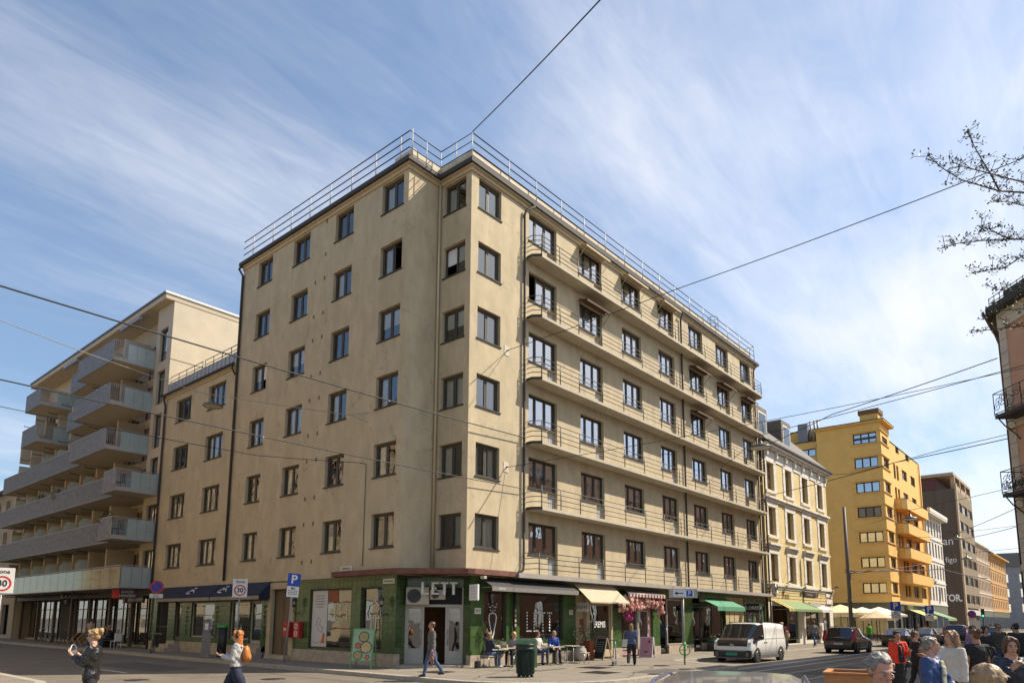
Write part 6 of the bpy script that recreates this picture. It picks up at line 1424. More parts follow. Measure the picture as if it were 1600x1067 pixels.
t=thing('garden_chair','white garden chair beside the seated man in dark clothes','chair',(-2.9,26.6,0),R_(190)); b=MB(); b.box(-.22,-.2,.42,.22,.22,.45); b.build('seat',cupm,t,False); b=MB(); b.box(-.22,.2,.46,.22,.24,.9); b.build('backrest',cupm,t,False)
for sx in (-.2,.2):
    for sy in (-.18,.2): b=MB(); b.tube([(sx,sy,0),(sx,sy,.42)],.014,5); b.build('leg',cupm,t,False)
t=thing('wooden_bench','dark wooden bench under the seated man outside the balcony house','bench',(-2.7,28.0,0),R_(90)); b=MB(); b.box(-.7,-.22,.42,.7,.22,.46); b.build('seat',MATS['brown_plank'],t,False)
for sx in (-.6,.6): b=MB(); b.box(sx-.03,-.2,0,sx+.03,.2,.42); b.build('leg',railm,t,False)
# shop signs on the balcony house
def wallsign(x,y,z,w,h,rz,label,txt,bgm,tm,extra=None):
    t=thing('shop_sign',label,'shop sign',(x,y,z),rz); b=MB(); b.box(-w/2,-.05,-h/2,w/2,.05,h/2); b.build('panel',bgm,t,False)
    b=MB(); L=txt.split('\n'); n=len(L)
    for i,l in enumerate(L): merge(b,text_mb(l,h*.8/n,.003),T(w*.12 if extra else 0,-.054,h*(.5-(i+.5)/n)*.85))
    b.build('lettering',tm,t,False)
    if extra: b=MB(); b.box(-w/2+.02,-.056,-h/2+.02,-w/2+h*.75,-.051,h/2-.02); b.build('red_patch',extra,t,False)
nv=mat('navy_sign',(.02,.025,.07),.5,.08)
wallsign(-2.9,25.9,3.25,1.35,.55,face_cam(-2.9,25.9,-10),'dark blue blade sign with a red patch hanging under the balcony house','BAKER\nHANSEN',nv,sgw,sgred)
wallsign(-1.7,27.6,2.95,3.2,.4,-math.pi/2,'long sign with pale letters over the balcony house shop windows','BAKER HANSEN',darkin,sgw,sgred)
wallsign(-2.4,37.8,3.1,.55,.9,face_cam(-2.4,37.8),'black blade sign with vertical letters under the balcony house','EAT\nS',sgblk,sgw)
# street lamp heads on span wires
lampm=mat('lamp_grey',(.10,.10,.10),.4,.1,metal=.5)
def spanlamp(x,y,z,s,label):
    t=thing('hanging_street_lamp',label,'street lamp',(x,y,z)); b=MB(); b.lathe([(0,.30*s),(.06*s,.28*s),(.09*s,.16*s),(.40*s,.05*s),(.44*s,0),(.42*s,-.03*s)],(0,0,0),20); b.build('shade',lampm,t,False); b=MB(); b.lathe([(0,-.05*s),(.40*s,-.02*s)],(0,0,0),20); b.build('lens',mat('lamp_lens',(.45,.42,.36),.3,.1),t,False); b=MB(); b.tube([(0,0,.28*s),(0,0,.55*s)],.02*s,5); b.build('hanger',railm,t,False)
LAMPS=[(-5.6,10.46,11.2,1.0,'round street lamp hanging on a wire in front of the lower sand coloured house')]
for a in LAMPS: spanlamp(*a)

# life on the balconies of the balcony house
for k,y in enumerate((28.2,28.9,29.6)):
    b=MB(); b.lathe([(0,-.16),(.12,-.14),(.20,-.03),(.21,.04),(.14,.13),(0,.17)],(0,0,0),14); o=b.build('glass_globe',mat('sea_green_glass',(.30,.44,.38),.25,.1),None,loc=(-4.1,y,FLZ[4]+1.32)); tag(o,('nearest','middle','farthest')[k]+' of three sea green globes on a balcony railing','ornament','sea green globes')
for x,y,z,l in ((-3.45,38.2,FLZ[2]+.2,'bushy balcony plant on the third long balcony'),(-3.4,41.8,FLZ[2]+.2,'small balcony plant farther along the third long balcony'),(-4.0,26.6,FLZ[1]+.2,'balcony plant at the corner of a lower short balcony')):
    t=thing('balcony_plant',l,'plant',(x,y,z)); b=MB(); b.lathe([(0,0),(.15,0),(.19,.4),(0,.4)],(0,0,0),12); b.build('pot',MATS['terracotta_pot'] if 'terracotta_pot' in MATS else mat('terracotta_pot',(.25,.11,.06),.8,.1),t,False); b=MB(); leafcloud(b,0,0,1.05,.35,.45,.5,230,.1,.2); b.build('foliage',MATS['dark_leaf'],t,False)
for x,y,z,l in ((-3.7,25.9,FLZ[2]+.2,'black balcony chair on the upper short balcony'),(-3.7,25.6,FLZ[1]+.2,'black balcony chair on the lower short balcony'),(-3.8,28.2,FLZ[3]+.2,'black balcony chair on the fourth floor balcony')):
    t=thing('balcony_chair',l,'chair',(x,y,z),R_(-60)); b=MB(); b.box(-.24,-.22,.42,.24,.22,.46); b.build('seat',sgblk,t,False); b=MB()
    for i in range(5): b.box(-.22+i*.1,.2,.46,-.17+i*.1,.23,.95)
    b.box(-.24,.2,.951,.24,.23,1.0); b.build('backrest',sgblk,t,False)
    for sx in (-.21,.21):
        for sy in (-.19,.2): b=MB(); b.tube([(sx,sy,0),(sx,sy,.42)],.016,5); b.build('leg',sgblk,t,False)
# ------------------------------------------------------------------ vehicles
autogl=mat('car_glass',(.012,.014,.016),.03,0,spec=1.0,coat=.5)
blkp=mat('black_trim_plastic',(.018,.018,.018),.5,.08)
chrome=mat('rim_alloy',(.30,.29,.28),.35,.1,metal=.8)
tail=mat('tail_lamp_red',(.35,.012,.012),.15,.05,coat=.6); lampc=mat('head_lamp_clear',(.55,.55,.55),.1,0,coat=.6); platem=mat('number_plate_white',(.62,.62,.60),.4,.03); plateg=mat('number_plate_green',(.02,.36,.24),.4,.03)
def carbody(t,st,glassd,paint,roofm=None):
    """st: stations (x, zbottom, zbelt, zroof, halfwidth, roofhalfwidth, flag) flag: h hood, w windscreen, s side glass, r rear screen, p pillar"""
    pb=MB(); pb.smooth=True; gl={}
    def ring(s):
        x,zb,zl,zr,w,wr=s[:6]; zm=zb+(zl-zb)*.55
        return [(0,zb),(w*.86,zb),(w*.97,zb+.07),(w,zm),(w*.985,zl-.05),(w*.955,zl),(w*.955+(wr-w*.955)*.5,zl+(zr-zl)*.5+.01),(wr,zr-.07 if zr-zl>.15 else zr-.02),(wr*.82,zr-.015),(wr*.45,zr),(0,zr)]
    R=[[(s[0],y,z) for y,z in ring(s)] for s in st]
    for i in range(len(st)-1):
        f=st[i][6]
        for sg in (1,-1):
            a=[(p[0],p[1]*sg,p[2]) for p in R[i]]; b=[(p[0],p[1]*sg,p[2]) for p in R[i+1]]
            for k in range(10):
                key=None
                if f in('s','ws','rs') and k in(5,6): key='side_window'
                if f in('w','ws') and k>=7: key='windscreen'
                if f in('r','rs') and k>=7: key='rear_window'
                tgt=pb
                if key: tgt=gl.setdefault((key,sg if key=='side_window' else 0),MB()); tgt.smooth=True
                q=(a[k],b[k],b[k+1],a[k+1])
                if sg<0: q=q[::-1]
                tgt._add(q,[(0,1,2,3)])
    for e,rev in ((0,False),(-1,True)):
        pts=[(p[0],p[1],p[2]) for p in R[e]]+[(p[0],-p[1],p[2]) for p in R[e][-2:0:-1]]
        pb.smooth=False; pb.poly(pts if rev else pts[::-1])
    def weld(mb,name,m):
        me=mb.mesh(name,m); bm=bmesh.new(); bm.from_mesh(me); bmesh.ops.remove_doubles(bm,verts=bm.verts,dist=.002); bmesh.ops.recalc_face_normals(bm,faces=bm.faces); bm.to_mesh(me); bm.free(); return put(name,me,t,False)
    weld(pb,'body',paint)
    for (k,sg),mb in gl.items(): weld(mb,k,glassd)
def wheel(t,x,y,r,out,w=.21,spokes=5):
    b=MB(); b.M=T(x,y,r)@RX(R_(90)); b.lathe([(r*.66,-w/2),(r*.93,-w/2),(r,-w/2+.03),(r,w/2-.03),(r*.93,w/2),(r*.66,w/2)],(0,0,0),28); wh=b.build('wheel',tyre,t,False)
    b=MB(); sg=1 if out>0 else -1; yo=y+sg*(w/2-.02)
    b.M=T(x,yo,r)@RX(R_(90)); b.lathe([(r*.60,-.03),(r*.68,0),(r*.60,.03)],(0,0,0),28); b.M=T(x,yo,r)@RX(R_(90))
    for k in range(spokes): a=2*math.pi*k/spokes; b._bar((r*.08*math.cos(a),r*.08*math.sin(a),0),(r*.64*math.cos(a),r*.64*math.sin(a),0),r*.16,.03)
    b.lathe([(0,.02*-sg),(r*.14,0)],(0,0,0),10); b.build('rim',chrome,wh,False)
    b=MB(); b.M=T(x,yo-sg*.08,r)@RX(R_(90)); b.lathe([(0,0),(r*.66,0)],(0,0,0),20); b.build('brake_disc',blkp,wh,False)
    b=MB(); ya=y+sg*(w/2+.012); b.M=T(x,ya-sg*.02,r)@RX(R_(90)); b.lathe([(0.0,.0),(r*1.14,.0)],(0,0,0),28); b.build('wheel_arch',blkp,t,False)
def stdcar(name,label,cat,x,y,z,rz,L,W,H,paint,kind='suv',front=True,group=None,plate=platem,gl_=autogl):
    t=thing(name,label,cat,(x,y,z),rz,group); w=W/2; wr=w*.72; zb=.22
    zl=H*.60 if kind!='sedan' else H*.62
    # x=0 rear bumper, x=L nose
    if kind=='suv': st=[(0,.42,.75,.78,w*.86,w*.7,'p'),(.06,.30,.90,.93,w*.94,w*.75,'p'),(.16,zb,zl,zl+.03,w*.985,w*.8,'r'),(.62,zb,zl+.01,H-.03,w,wr,'s'),(.72,zb,zl,H,w,wr*1.02,'s'),(L*.42,zb,zl-.02,H+.01,w,wr*1.03,'s'),(L*.56,zb,zl-.03,H-.04,w,wr,'ws'),(L*.73,zb,zl-.05,zl-.02,w,w*.8,'h'),(L*.90,zb,zl-.12,zl-.09,w*.96,w*.76,'h'),(L-.06,.26,zl-.26,zl-.23,w*.88,w*.68,'h'),(L,.32,.62,.65,w*.78,w*.6,'h')]
    elif kind=='sedan': st=[(0,.42,.80,.83,w*.84,w*.66,'p'),(.07,.28,.94,.97,w*.93,w*.74,'p'),(.5,zb,zl+.02,zl+.06,w*.98,w*.76,'r'),(L*.30,zb,zl,H-.04,w,wr*.95,'s'),(L*.42,zb,zl-.01,H,w,wr,'s'),(L*.54,zb,zl-.03,H-.03,w,wr,'ws'),(L*.74,zb,zl-.07,zl-.03,w*.99,w*.8,'h'),(L*.92,zb,zl-.17,zl-.13,w*.94,w*.72,'h'),(L-.05,.26,zl-.32,zl-.29,w*.85,w*.64,'h'),(L,.3,.5,.53,w*.75,w*.55,'h')]
    else: st=[(0,.4,.8,.83,w*.85,w*.7,'p'),(.08,.28,zl,zl+.02,w*.95,w*.78,'r'),(.42,zb,zl,H-.04,w,wr,'s'),(L*.42,zb,zl-.02,H,w,wr*1.02,'s'),(L*.55,zb,zl-.03,H-.05,w,wr,'ws'),(L*.74,zb,zl-.06,zl-.03,w,w*.8,'h'),(L-.12,.26,zl-.22,zl-.19,w*.9,w*.7,'h'),(L,.3,.55,.58,w*.78,w*.6,'h')]
    carbody(t,st,gl_,paint)
    wr_=.35 if kind=='suv' else .33
    for sx in (L*.185,L*.80):
        for sy in (-1,1): wheel(t,sx,sy*(w-.105),wr_,sy)
    b=MB(); b.box(-.012,-w*.80,.30,.10,w*.80,.52); bevel(b.build('rear_bumper',blkp,t,False),.03); b=MB(); b.box(L*.27,-w-.0,.2,L*.72,-w+.05,.32); b.box(L*.27,w-.05,.2,L*.72,w,.32); b.build('sill',blkp,t,False)
    b=MB(); b.box(-.026,-.26,.56,-.0,.26,.67); b.build('number_plate',plate,t,False); b=MB(); merge(b,text_mb('EB 48211',.095,.002),T(-.030,0,.615)@RZ(-math.pi/2)); b.build('plate_lettering',sgblk,t,False)
    for sy in (-1,1):
        b=MB()
        if kind=='suv': b.prism([(.03,zl-.22),(.34,zl-.16),(.22,zl+.02),(.42,H*.86),(.36,H*.87),(.10,zl+.02),(.02,zl-.12)],sy*w*.80,sy*(w+.004),'y')
        else: b.box(.02,sy*w*.45,zl-.14,.28,sy*w*.965,zl-.05)
        b.build('tail_lamp',tail,t,False)
        b=MB(); b.ell((L-.20,sy*w*.70,zl-.28),(.18,.16,.07),10,6); b.build('headlight',lampc,t,False)
        b=MB(); b.ell((L*.66,sy*(w+.07),zl+.04),(.09,.10,.07),10,6); b._bar((L*.66,sy*w*.93,zl),(L*.66,sy*(w+.05),zl+.02),.05,.04); b.build('wing_mirror',blkp,t,False)
        b=MB(); b.box(L*.30,sy*w*.985,zl-.19,L*.35,sy*(w+.02),zl-.165); b.box(L*.50,sy*w*.985,zl-.19,L*.55,sy*(w+.02),zl-.165); b.build('door_handle',chrome,t,False)
        b=MB()
        for xx in (L*.39,): b._bar((xx,sy*(w*.962),zl),(xx+.0,sy*(wr+.012),H-.08),.06,.012)
        b.build('window_pillar',blkp,t,False)
    return t
blackcar=mat('black_car_paint',(.014,.011,.010),.12,.05,coat=1.0); greycar=mat('grey_car_paint',(.10,.095,.09),.2,.05,metal=.5,coat=.8); darkcar=mat('dark_blue_car_paint',(.02,.022,.032),.15,.05,coat=1.0); bluecar=mat('light_blue_car_paint',(.08,.27,.42),.25,.05,coat=.8); brownc=mat('dark_graphite_car_paint',(.035,.03,.026),.15,.05,metal=.3,coat=1)
RD=-.125
s1=stdcar('parked_car','black compact SUV parked with its red tail lamps towards the camera, nearest behind the van','car',26.6,-6.15,RD,0,4.42,1.86,1.62,blackcar,'suv')
b=MB(); b.box(.6,-.62,1.635,2.4,-.59,1.665); b.build('roof_rail',blkp,s1,False); b=MB(); b.box(.6,.59,1.635,2.4,.62,1.665); b.build('roof_rail',blkp,s1,False)
for k,xx in enumerate((-.3,-.17,-.04,.09,.22)): 
    b=MB(); b.box(-.002-.0,xx-.03,.985,.06,xx+.03,1.015); b.build('badge_letter',chrome,s1,False)
stdcar('parked_car','dark graphite saloon parked beyond the black SUV','car',41.0,-6.1,RD,0,4.75,1.92,1.46,brownc,'sedan')
stdcar('parked_car','grey saloon with a pale shining bonnet parked ahead of the graphite one','car',49.6,-6.3,RD,R_(-4),4.5,1.82,1.44,greycar,'sedan')
stdcar('driving_car','dark blue SUV driving away beyond the grey saloon','car',58.2,-7.6,RD,0,4.7,1.92,1.70,darkcar,'suv')
stdcar('driving_car','small light blue car far down the street','car',70.5,-9.4,RD,math.pi,3.9,1.72,1.5,bluecar,'hatch')
silver=mat('silver_car_paint',(.26,.26,.265),.30,.06,metal=.6,coat=.5)
nc=stdcar('near_car','silver car in the foreground of which only the shining roof shows','car',-14.69,-17.04,RD,R_(20.5),4.3,1.72,1.49,silver,'hatch')
b=MB(); 
for sy in (-1,1): b.tube([(.45,sy*.62,1.37),(.9,sy*.635,1.455),(1.9,sy*.635,1.455),(2.4,sy*.62,1.38)],.015,6); b.mark()
b.build_each('roof_rail',mat('sky_tinted_trim',(.12,.14,.30),.2,0,metal=.5),nc,False)  # blue of the mirrored sky put into the rail colour
# the white van
vw=mat('white_van_paint',(.74,.72,.67),.28,.04,coat=.6); vdk=mat('dark_van_bonnet',(.07,.058,.045),.22,.08,coat=.8); vgr=mat('grey_van_trim',(.13,.12,.11),.5,.08)
t=thing('delivery_van','boxy white electric delivery van with a dark bonnet and green number plate','van',(17.35,-5.3,RD),math.pi)
w=.94
st=[(0,.40,1.0,1.03,w*.94,w*.86,'p'),(.04,.3,1.12,1.75,w*.98,w*.86,'p'),(.16,.24,1.12,1.84,w,w*.90,'p'),(1.6,.24,1.14,1.90,w,w*.91,'p'),(2.85,.24,1.12,1.90,w,w*.90,'s'),(3.42,.24,1.10,1.83,w,w*.86,'ws'),(4.28,.24,1.00,1.12,w*.985,w*.80,'h'),(4.50,.26,.93,1.02,w*.95,w*.78,'h'),(4.60,.30,.80,.86,w*.90,w*.74,'h'),(4.64,.34,.62,.66,w*.86,w*.72,'h')]
carbody(t,st,autogl,vw)
b=MB(); b.smooth=False
b.prism([(3.5,1.02),(4.30,.93),(4.52,.86),(4.60,.76),(4.655,.76),(4.55,1.0),(4.30,1.16),(3.70,1.52)],-w*.80,w*.80,'y') if False else None
b.prism([(4.26,1.135),(4.50,1.035),(4.61,.90),(4.632,.90),(4.52,1.06),(4.27,1.16)],-w*.79,w*.79,'y'); b.build('bonnet_panel',vdk,t,False)
b=MB(); b.box(4.585,-w*.78,.78,4.632,w*.78,.90); bevel(b.build('black_band',blkp,t,False),.01,1)
b=MB(); merge(b,text_mb('KIA',.10,.003,1.2,'CENTER',.003),T(4.636,0,.842)@RZ(math.pi/2)); b.build('badge',sgw,t,False)
b=MB(); b.box(4.60,-w*.70,.27,4.70,w*.70,.53); bevel(b.build('lower_grille',blkp,t,False),.02)
b=MB(); b.box(4.62,-w*.70,.531,4.685,w*.70,.59); b.build('light_strip',vgr,t,False)
b=MB(); b.box(4.60,-w*.86,.20,4.72,w*.86,.27); bevel(b.build('bumper_skirt',vgr,t,False),.02)
b=MB(); b.box(4.701,-.27,.36,4.712,.27,.48); b.build('number_plate',plateg,t,False); b=MB(); merge(b,text_mb('EH 76902',.10,.002),T(4.716,0,.42)@RZ(math.pi/2)); b.build('plate_lettering',sgblk,t,False)
for sy in (-1,1):
    b=MB(); b.box(4.52,sy*w*.70,.27,4.67,sy*w*.985,.60); bevel(b.build('bumper_corner',blkp,t,False),.03)
    b=MB(); b.box(4.67,sy*w*.72,.30,4.69,sy*w*.86,.52); b.build('grey_insert',vgr,t,False)
    b=MB(); b.prism([(4.20,1.08),(4.50,.93),(4.57,.80),(4.60,.80),(4.54,.97),(4.24,1.13)],sy*w*.82,sy*w*.955,'y'); b.build('headlight',lampc,t,False)
    b=MB(); b.prism([(2.95,1.13),(4.25,1.04),(4.30,1.0),(4.22,.90),(4.0,.96),(3.75,1.06),(2.95,1.11)],sy*(w*.955),sy*(w+.006),'y'); b.build('black_side_panel',blkp,t,False)
    b=MB(); b.ell((3.72,sy*(w+.14),1.20),(.10,.11,.10),12,8); b._bar((3.80,sy*w*.92,1.12),(3.74,sy*(w+.06),1.16),.07,.05); b.build('wing_mirror',blkp,t,False)
    b=MB(); b.box(1.15,sy*w*.985,.20,3.55,sy*(w+.012),.33); b.build('sill',vgr,t,False)
    b=MB(); b.box(2.80,sy*(w-.004),.34,2.815,sy*(w+.003),1.86); b.box(1.35,sy*(w-.004),.34,1.365,sy*(w+.003),1.80); b.box(.1,sy*(w*.99),1.12,2.8,sy*(w+.004),1.135); b.build('door_seam',mat('seam_grey',(.25,.24,.22),.6,0),t,False)
    b=MB(); b.box(2.9,sy*(w-.002),.93,3.02,sy*(w+.02),.96); b.box(2.62,sy*(w-.002),.93,2.74,sy*(w+.02),.96); b.build('door_handle',blkp,t,False)
    for sx in (.80,3.88): 
        wheel(t,sx,sy*(w-.10),.335,sy,.22,7)
b=MB(); b.box(2.84,-w*.905,1.86,2.92,w*.905,1.905); b.build('roof_seam',blkp,t,False)
# ------------------------------------------------------------------ people
def skinm(n,c): return mat('skin_'+n,c,.5,.06,12,spec=.4)
SK=[skinm('fair',(.52,.30,.21)),skinm('tan',(.42,.22,.14)),skinm('rosy',(.55,.29,.21)),skinm('brown',(.24,.12,.075))]
def hairm(n,c): return mat('hair_'+n,c,.55,.45,30,stretch=(1,1,.2))
HR={'blond':hairm('blond',(.42,.26,.11)),'ginger':hairm('ginger',(.46,.15,.03)),'brown':hairm('brown',(.10,.05,.028)),'lightbrown':hairm('light_brown',(.24,.13,.06)),'black':hairm('black',(.012,.010,.009)),'grey':hairm('grey',(.22,.20,.18)),'sand':hairm('sand',(.34,.23,.13))}
def cl(n,c,r=.85,v=.14,**k): return mat('cloth_'+n,c,r,v,5,.25,60,**k)
eyew=mat('eye_white',(.7,.68,.65),.3,0); eyed=mat('eye_dark',(.02,.015,.012),.2,0); lipm=mat('lip',(.34,.12,.10),.5,0); shoeb=cl('black_shoe',(.02,.02,.02),.5); shoew=cl('pale_shoe',(.55,.52,.48),.6)
wr_tex=bpy.data.textures.new('wrinkles','CLOUDS'); wr_tex.noise_scale=.085; wr_tex.noise_depth=2
hr_tex=bpy.data.textures.new('strands','CLOUDS'); hr_tex.noise_scale=.022
def soft(o,vox,disp=0,tex=None,sm=4):
    m=o.modifiers.new('remesh','REMESH'); m.mode='VOXEL'; m.voxel_size=vox; m.use_smooth_shade=True
    m=o.modifiers.new('smooth','SMOOTH'); m.factor=.5; m.iterations=sm
    if disp: m=o.modifiers.new('folds','DISPLACE'); m.texture=tex; m.strength=disp; m.mid_level=.5; m.texture_coords='LOCAL'
    return o
ARM={'hang':((.12,-.02,-1),(.05,-.14,-1)),'swingF':((.12,-.38,-.92),(-.05,-.62,-.78)),'swingB':((.16,.42,-.9),(.05,.12,-1)),'front':((.15,-.22,-.95),(-.30,-.85,.28)),'hold':((.15,-.30,-.95),(-.25,-.70,.62)),
 'ear':((.50,-.42,-.70),(-.42,-.12,.95)),'mouth':((.28,-.40,-.85),(-.62,-.42,.80)),'cup':((.10,-.55,-.80),(.15,-.80,.50)),'head':((.62,-.30,.35),(-.65,.12,.80)),'table':((.15,-.35,-.9),(-.20,-.95,-.02)),'lap':((.15,-.12,-.97),(-.30,-.80,-.40)),'pocket':((.22,.08,-1),(-.05,-.30,-.95))}
def tubeM(mb,pts,rs,sy=1.0,n=12): mb.tube(pts,rs,n,True,sy)
def hand(mb,w,d,side,curl=.6,s=1.0):
    d=d.normalized(); out=Vector((side,0,0)); n=d.cross(out)
    if n.length<.2: n=d.cross(Vector((0,-1,0)))
    n.normalize(); lat=n.cross(d).normalized()
    k=w+d*.09*s
    for q in (-.024,0,.024): mb.tube([w+lat*q*.6*s,w+d*.045*s+lat*q*s,k+lat*q*1.05*s],[.018*s,.020*s,.017*s],8)
    for q,L in ((-.034,.062),(-.012,.078),(.011,.082),(.033,.072)):
        b=k+lat*q*s; a1=b+(d*math.cos(curl*.5)+n*math.sin(curl*.5))*L*.45*s; a2=a1+(d*math.cos(curl*1.3)+n*math.sin(curl*1.3))*L*.33*s; a3=a2+(d*math.cos(curl*2.0)+n*math.sin(curl*2.0))*L*.25*s
        mb.tube([b-d*.015*s,b,a1,a2,a3],[.010*s,.0105*s,.0095*s,.0088*s,.007*s],7)
    tb=w+d*.025*s+lat*.026*s; t1=tb+(d*.6+lat*.75+n*.3).normalized()*.035*s; t2=t1+(d*.85+lat*.3+n*.45).normalized()*.03*s; t3=t2+(d*.95+n*.4).normalized()*.022*s
    mb.tube([tb-lat*.012*s,tb,t1,t2,t3],[.013*s,.0135*s,.012*s,.0108*s,.009*s],7)
def person(label,x,y,z,head,H=1.7,fem=False,skin=0,hair=('short','brown'),top=None,sleeve='long',hem=.02,bottom=('trousers',None),shoes=None,arms=('hang','hang'),stride=0,sit=None,lean=0,turn=0,nod=0,glasses=False,facedetail=True,vox=.011,fat=1.0,group=None,openj=None,wide=1.0,curl=.6,name='person',seed=0,cat='person',armx=None):
    s=H/1.72; t=thing(name,label,cat,(x,y,z),R_(head+90),group)
    V=Vector
    # legs
    hw=.088*s; th=.43*s; sh=.42*s; legs=[]
    if sit is not None:
        pel=V((0,0,sit+.10*s)); 
        for sd,fx in ((-1,0),(1,.05)):
            hp=pel+V((sd*hw,0,-.02)); kn=hp+V((sd*.03,-.44*s,.02)); an=V((kn.x+sd*.02,kn.y-.02-fx+.04,.085*s)); legs.append((hp,kn,an))
    else:
        aa=[(stride,max(.08,stride*.25)),(-stride*.85,.12+stride*.9)] if stride else [(.03,.04),(-.02,.03)]
        L=[]
        for (a,k) in aa:
            v1=V((0,-math.sin(a),-math.cos(a)))*th; v2=V((0,-math.sin(a-k),-math.cos(a-k)))*sh; L.append((v1,v2))
        ph=max(-(a+b).z for a,b in L)+.085*s+.02*s
        pel=V((0,0,ph))
        for sd,(v1,v2) in zip((-1,1),L):
            hp=pel+V((sd*hw,0,-.02*s)); kn=hp+v1+V((sd*.005,0,0)); an=kn+v2; legs.append((hp,kn,an))
    ln=R_(lean); sp=V((0,-math.sin(ln),math.cos(ln)))
    def S(h,dx=0,dy=0): return pel+sp*h*s+V((dx*s,dy*s,0))
    shw=(.165 if fem else .188)*s; shz=.475
    hc=S(.69,0,-.015)
    wrs=[]
    for sd,an_ in zip((-1,1),arms):
        u,f=ARM[an_]; u=V((u[0]*sd,u[1],u[2])).normalized(); f=V((f[0]*sd,f[1],f[2])).normalized()
        so_=S(shz)+V((sd*shw,0.005,0)); el=so_+u*.285*s; wr=el+f*.245*s; wrs.append((so_,el,wr,f))
    t_hips=[(-.10,.085,1.5),(0,.115,1.5)]
    prof=[(-.10,.075),(-.04,.105),(.04,.112 if fem else .108),(.16,.092 if fem else .102),(.30,.108),(.40,.112),(.47,.090),(.51,.060),(.55,.052),(.60,.050)]
    # body
    b=MB()
    tubeM(b,[S(h) for h,r in prof],[r*s*fat for h,r in prof],1.48,14)
    tubeM(b,[S(.50),S(.56,0,-.005),hc+V((0,.012*s,-.05*s))],[.060*s,.053*s,.052*s],1.05,12)
    for (so_,el,wr,f),sd in zip(wrs,(-1,1)):
        tubeM(b,[S(.47)+V((sd*.08*s,0,0)),so_,so_.lerp(el,.35),el,el.lerp(wr,.3),wr],[.055*s,.055*s,.047*s,.038*s,.040*s,.026*s]); hand(b,wr-f*.005,f,sd,curl,s)
    for hp,kn,an in legs:
        tubeM(b,[hp+V((0,0,.05*s)),hp,hp.lerp(kn,.5),kn,kn.lerp(an,.35)+V((0,.012*s,0)),an],[.075*s,.085*s,.070*s,.052*s,.055*s,.036*s]); tubeM(b,[an+V((0,.04*s,-.045*s)),an+V((0,-.05*s,-.04*s)),an+V((0,-.15*s,-.055*s))],[.036*s,.04*s,.028*s])
    Mh=T(*hc)@RZ(R_(turn))@RX(R_(nod)); hb=MB(); 
    hb.ell((0,.012,.035),(.074,.094,.088),16,12); hb.ell((0,-.022,-.035),(.058,.068,.078),14,10); hb.ell((0,-.050,-.085),(.030,.032,.026),10,8)
    hb.tube([(0,-.088,.028),(0,-.106,-.012),(0,-.096,-.024)],[.011,.016,.013],8); hb.ell((0,-.072,.032),(.052,.022,.014),10,6); hb.ell((0,-.084,-.052),(.025,.012,.010),10,6)
    for sd in (-1,1): hb.ell((sd*.073,.012,.0),(.011,.022,.033),8,8); hb.ell((sd*.038,-.068,-.012),(.022,.02,.02),8,6)
    sc=Matrix.Scale(s,4); merge(b,hb,Mh@sc)
    soft(b.build('body',SK[skin],t,False),vox,sm=3)
    M=Mh@sc
    if facedetail:
        if glasses:
            g=MB(); g.M=M
            for sd in (-1,1): g.ell((sd*.032,-.088,.012),(.029,.012,.022),10,6); g._bar((sd*.06,-.08,.018),(sd*.076,.01,.015),.005,.008)
            g._bar((-.01,-.098,.016),(.01,-.098,.016),.005,.005); g.build('sunglasses',sgblk,t,False)
        else:
            for sd in (-1,1):
                g=MB(); g.M=M; g.ell((sd*.031,-.084,.010),(.0125,.006,.0055),10,6); e=g.build('eye',eyew,t,False); g=MB(); g.M=M; g.ell((sd*.031,-.0905,.010),(.006,.004,.0058),8,6); g.build('iris',eyed,e,False)
        g=MB(); g.M=M
        for sd in (-1,1): g.tube([(sd*.013,-.094,.031),(sd*.032,-.093,.036),(sd*.05,-.083,.030)],[.004,.005,.003],6)
        g.build('eyebrow',HR[hair[1]] if hair[1]!='blond' else HR['sand'],t,False)
        g=MB(); g.M=M; g.ell((0,-.0945,-.050),(.024,.006,.0045),10,6); g.ell((0,-.0935,-.058),(.019,.006,.005),10,6); g.build('mouth',lipm,t,False)
    # clothes
    def grow(k): return [(h,r*s*fat+k) for h,r in prof]
    if top is not None:
        c=MB(); k=.016*s*wide
        pts=[(h,r) for h,r in prof if h>=hem-.001 and h<=.515]
        if hem<-.1: tubeM(c,[S(hem)]+[S(h) for h,r in pts],[(.118+.02*(-hem))*s*fat]+[r*s*fat+k*1.3 for h,r in pts],1.45,16)
        else: tubeM(c,[S(h) for h,r in pts],[r*s*fat+k for h,r in pts],1.48,16)
        for (so_,el,wr,f),sd in zip(wrs,(-1,1)):
            kk=.017*s*wide
            if sleeve=='long': tubeM(c,[S(.46)+V((sd*.07*s,0,0)),so_,so_.lerp(el,.4),el,el.lerp(wr,.4),wr-f*.012],[.058*s+kk,.056*s+kk,.048*s+kk,.042*s+kk,.040*s+kk,.030*s+kk])
            elif sleeve=='short': tubeM(c,[S(.46)+V((sd*.07*s,0,0)),so_,so_.lerp(el,.62)],[.058*s+kk,.056*s+kk,.052*s+kk])
        soft(c.build('jacket' if sleeve=='long' and wide>1.2 else 'top',top,t,False),max(.013,vox),.034 if wide>1.2 else .022,wr_tex,4)
        if openj is not None:
            c=MB(); 
            for h0,h1,d in ((.0,.16,.13),(.16,.30,.134),(.30,.42,.140),(.42,.50,.118)):
                r0=[r for h,r in prof if h>=h0][0]*s*fat+k+.012
                c.tube([S(h0,0,-r0/s-.004),S(h1,0,-r0/s-.002)],[.024*s,.024*s if h1<.45 else .018*s],12,True,3.3)
            soft(c.build('shirt_front',openj,t,False),.012,.01,wr_tex)
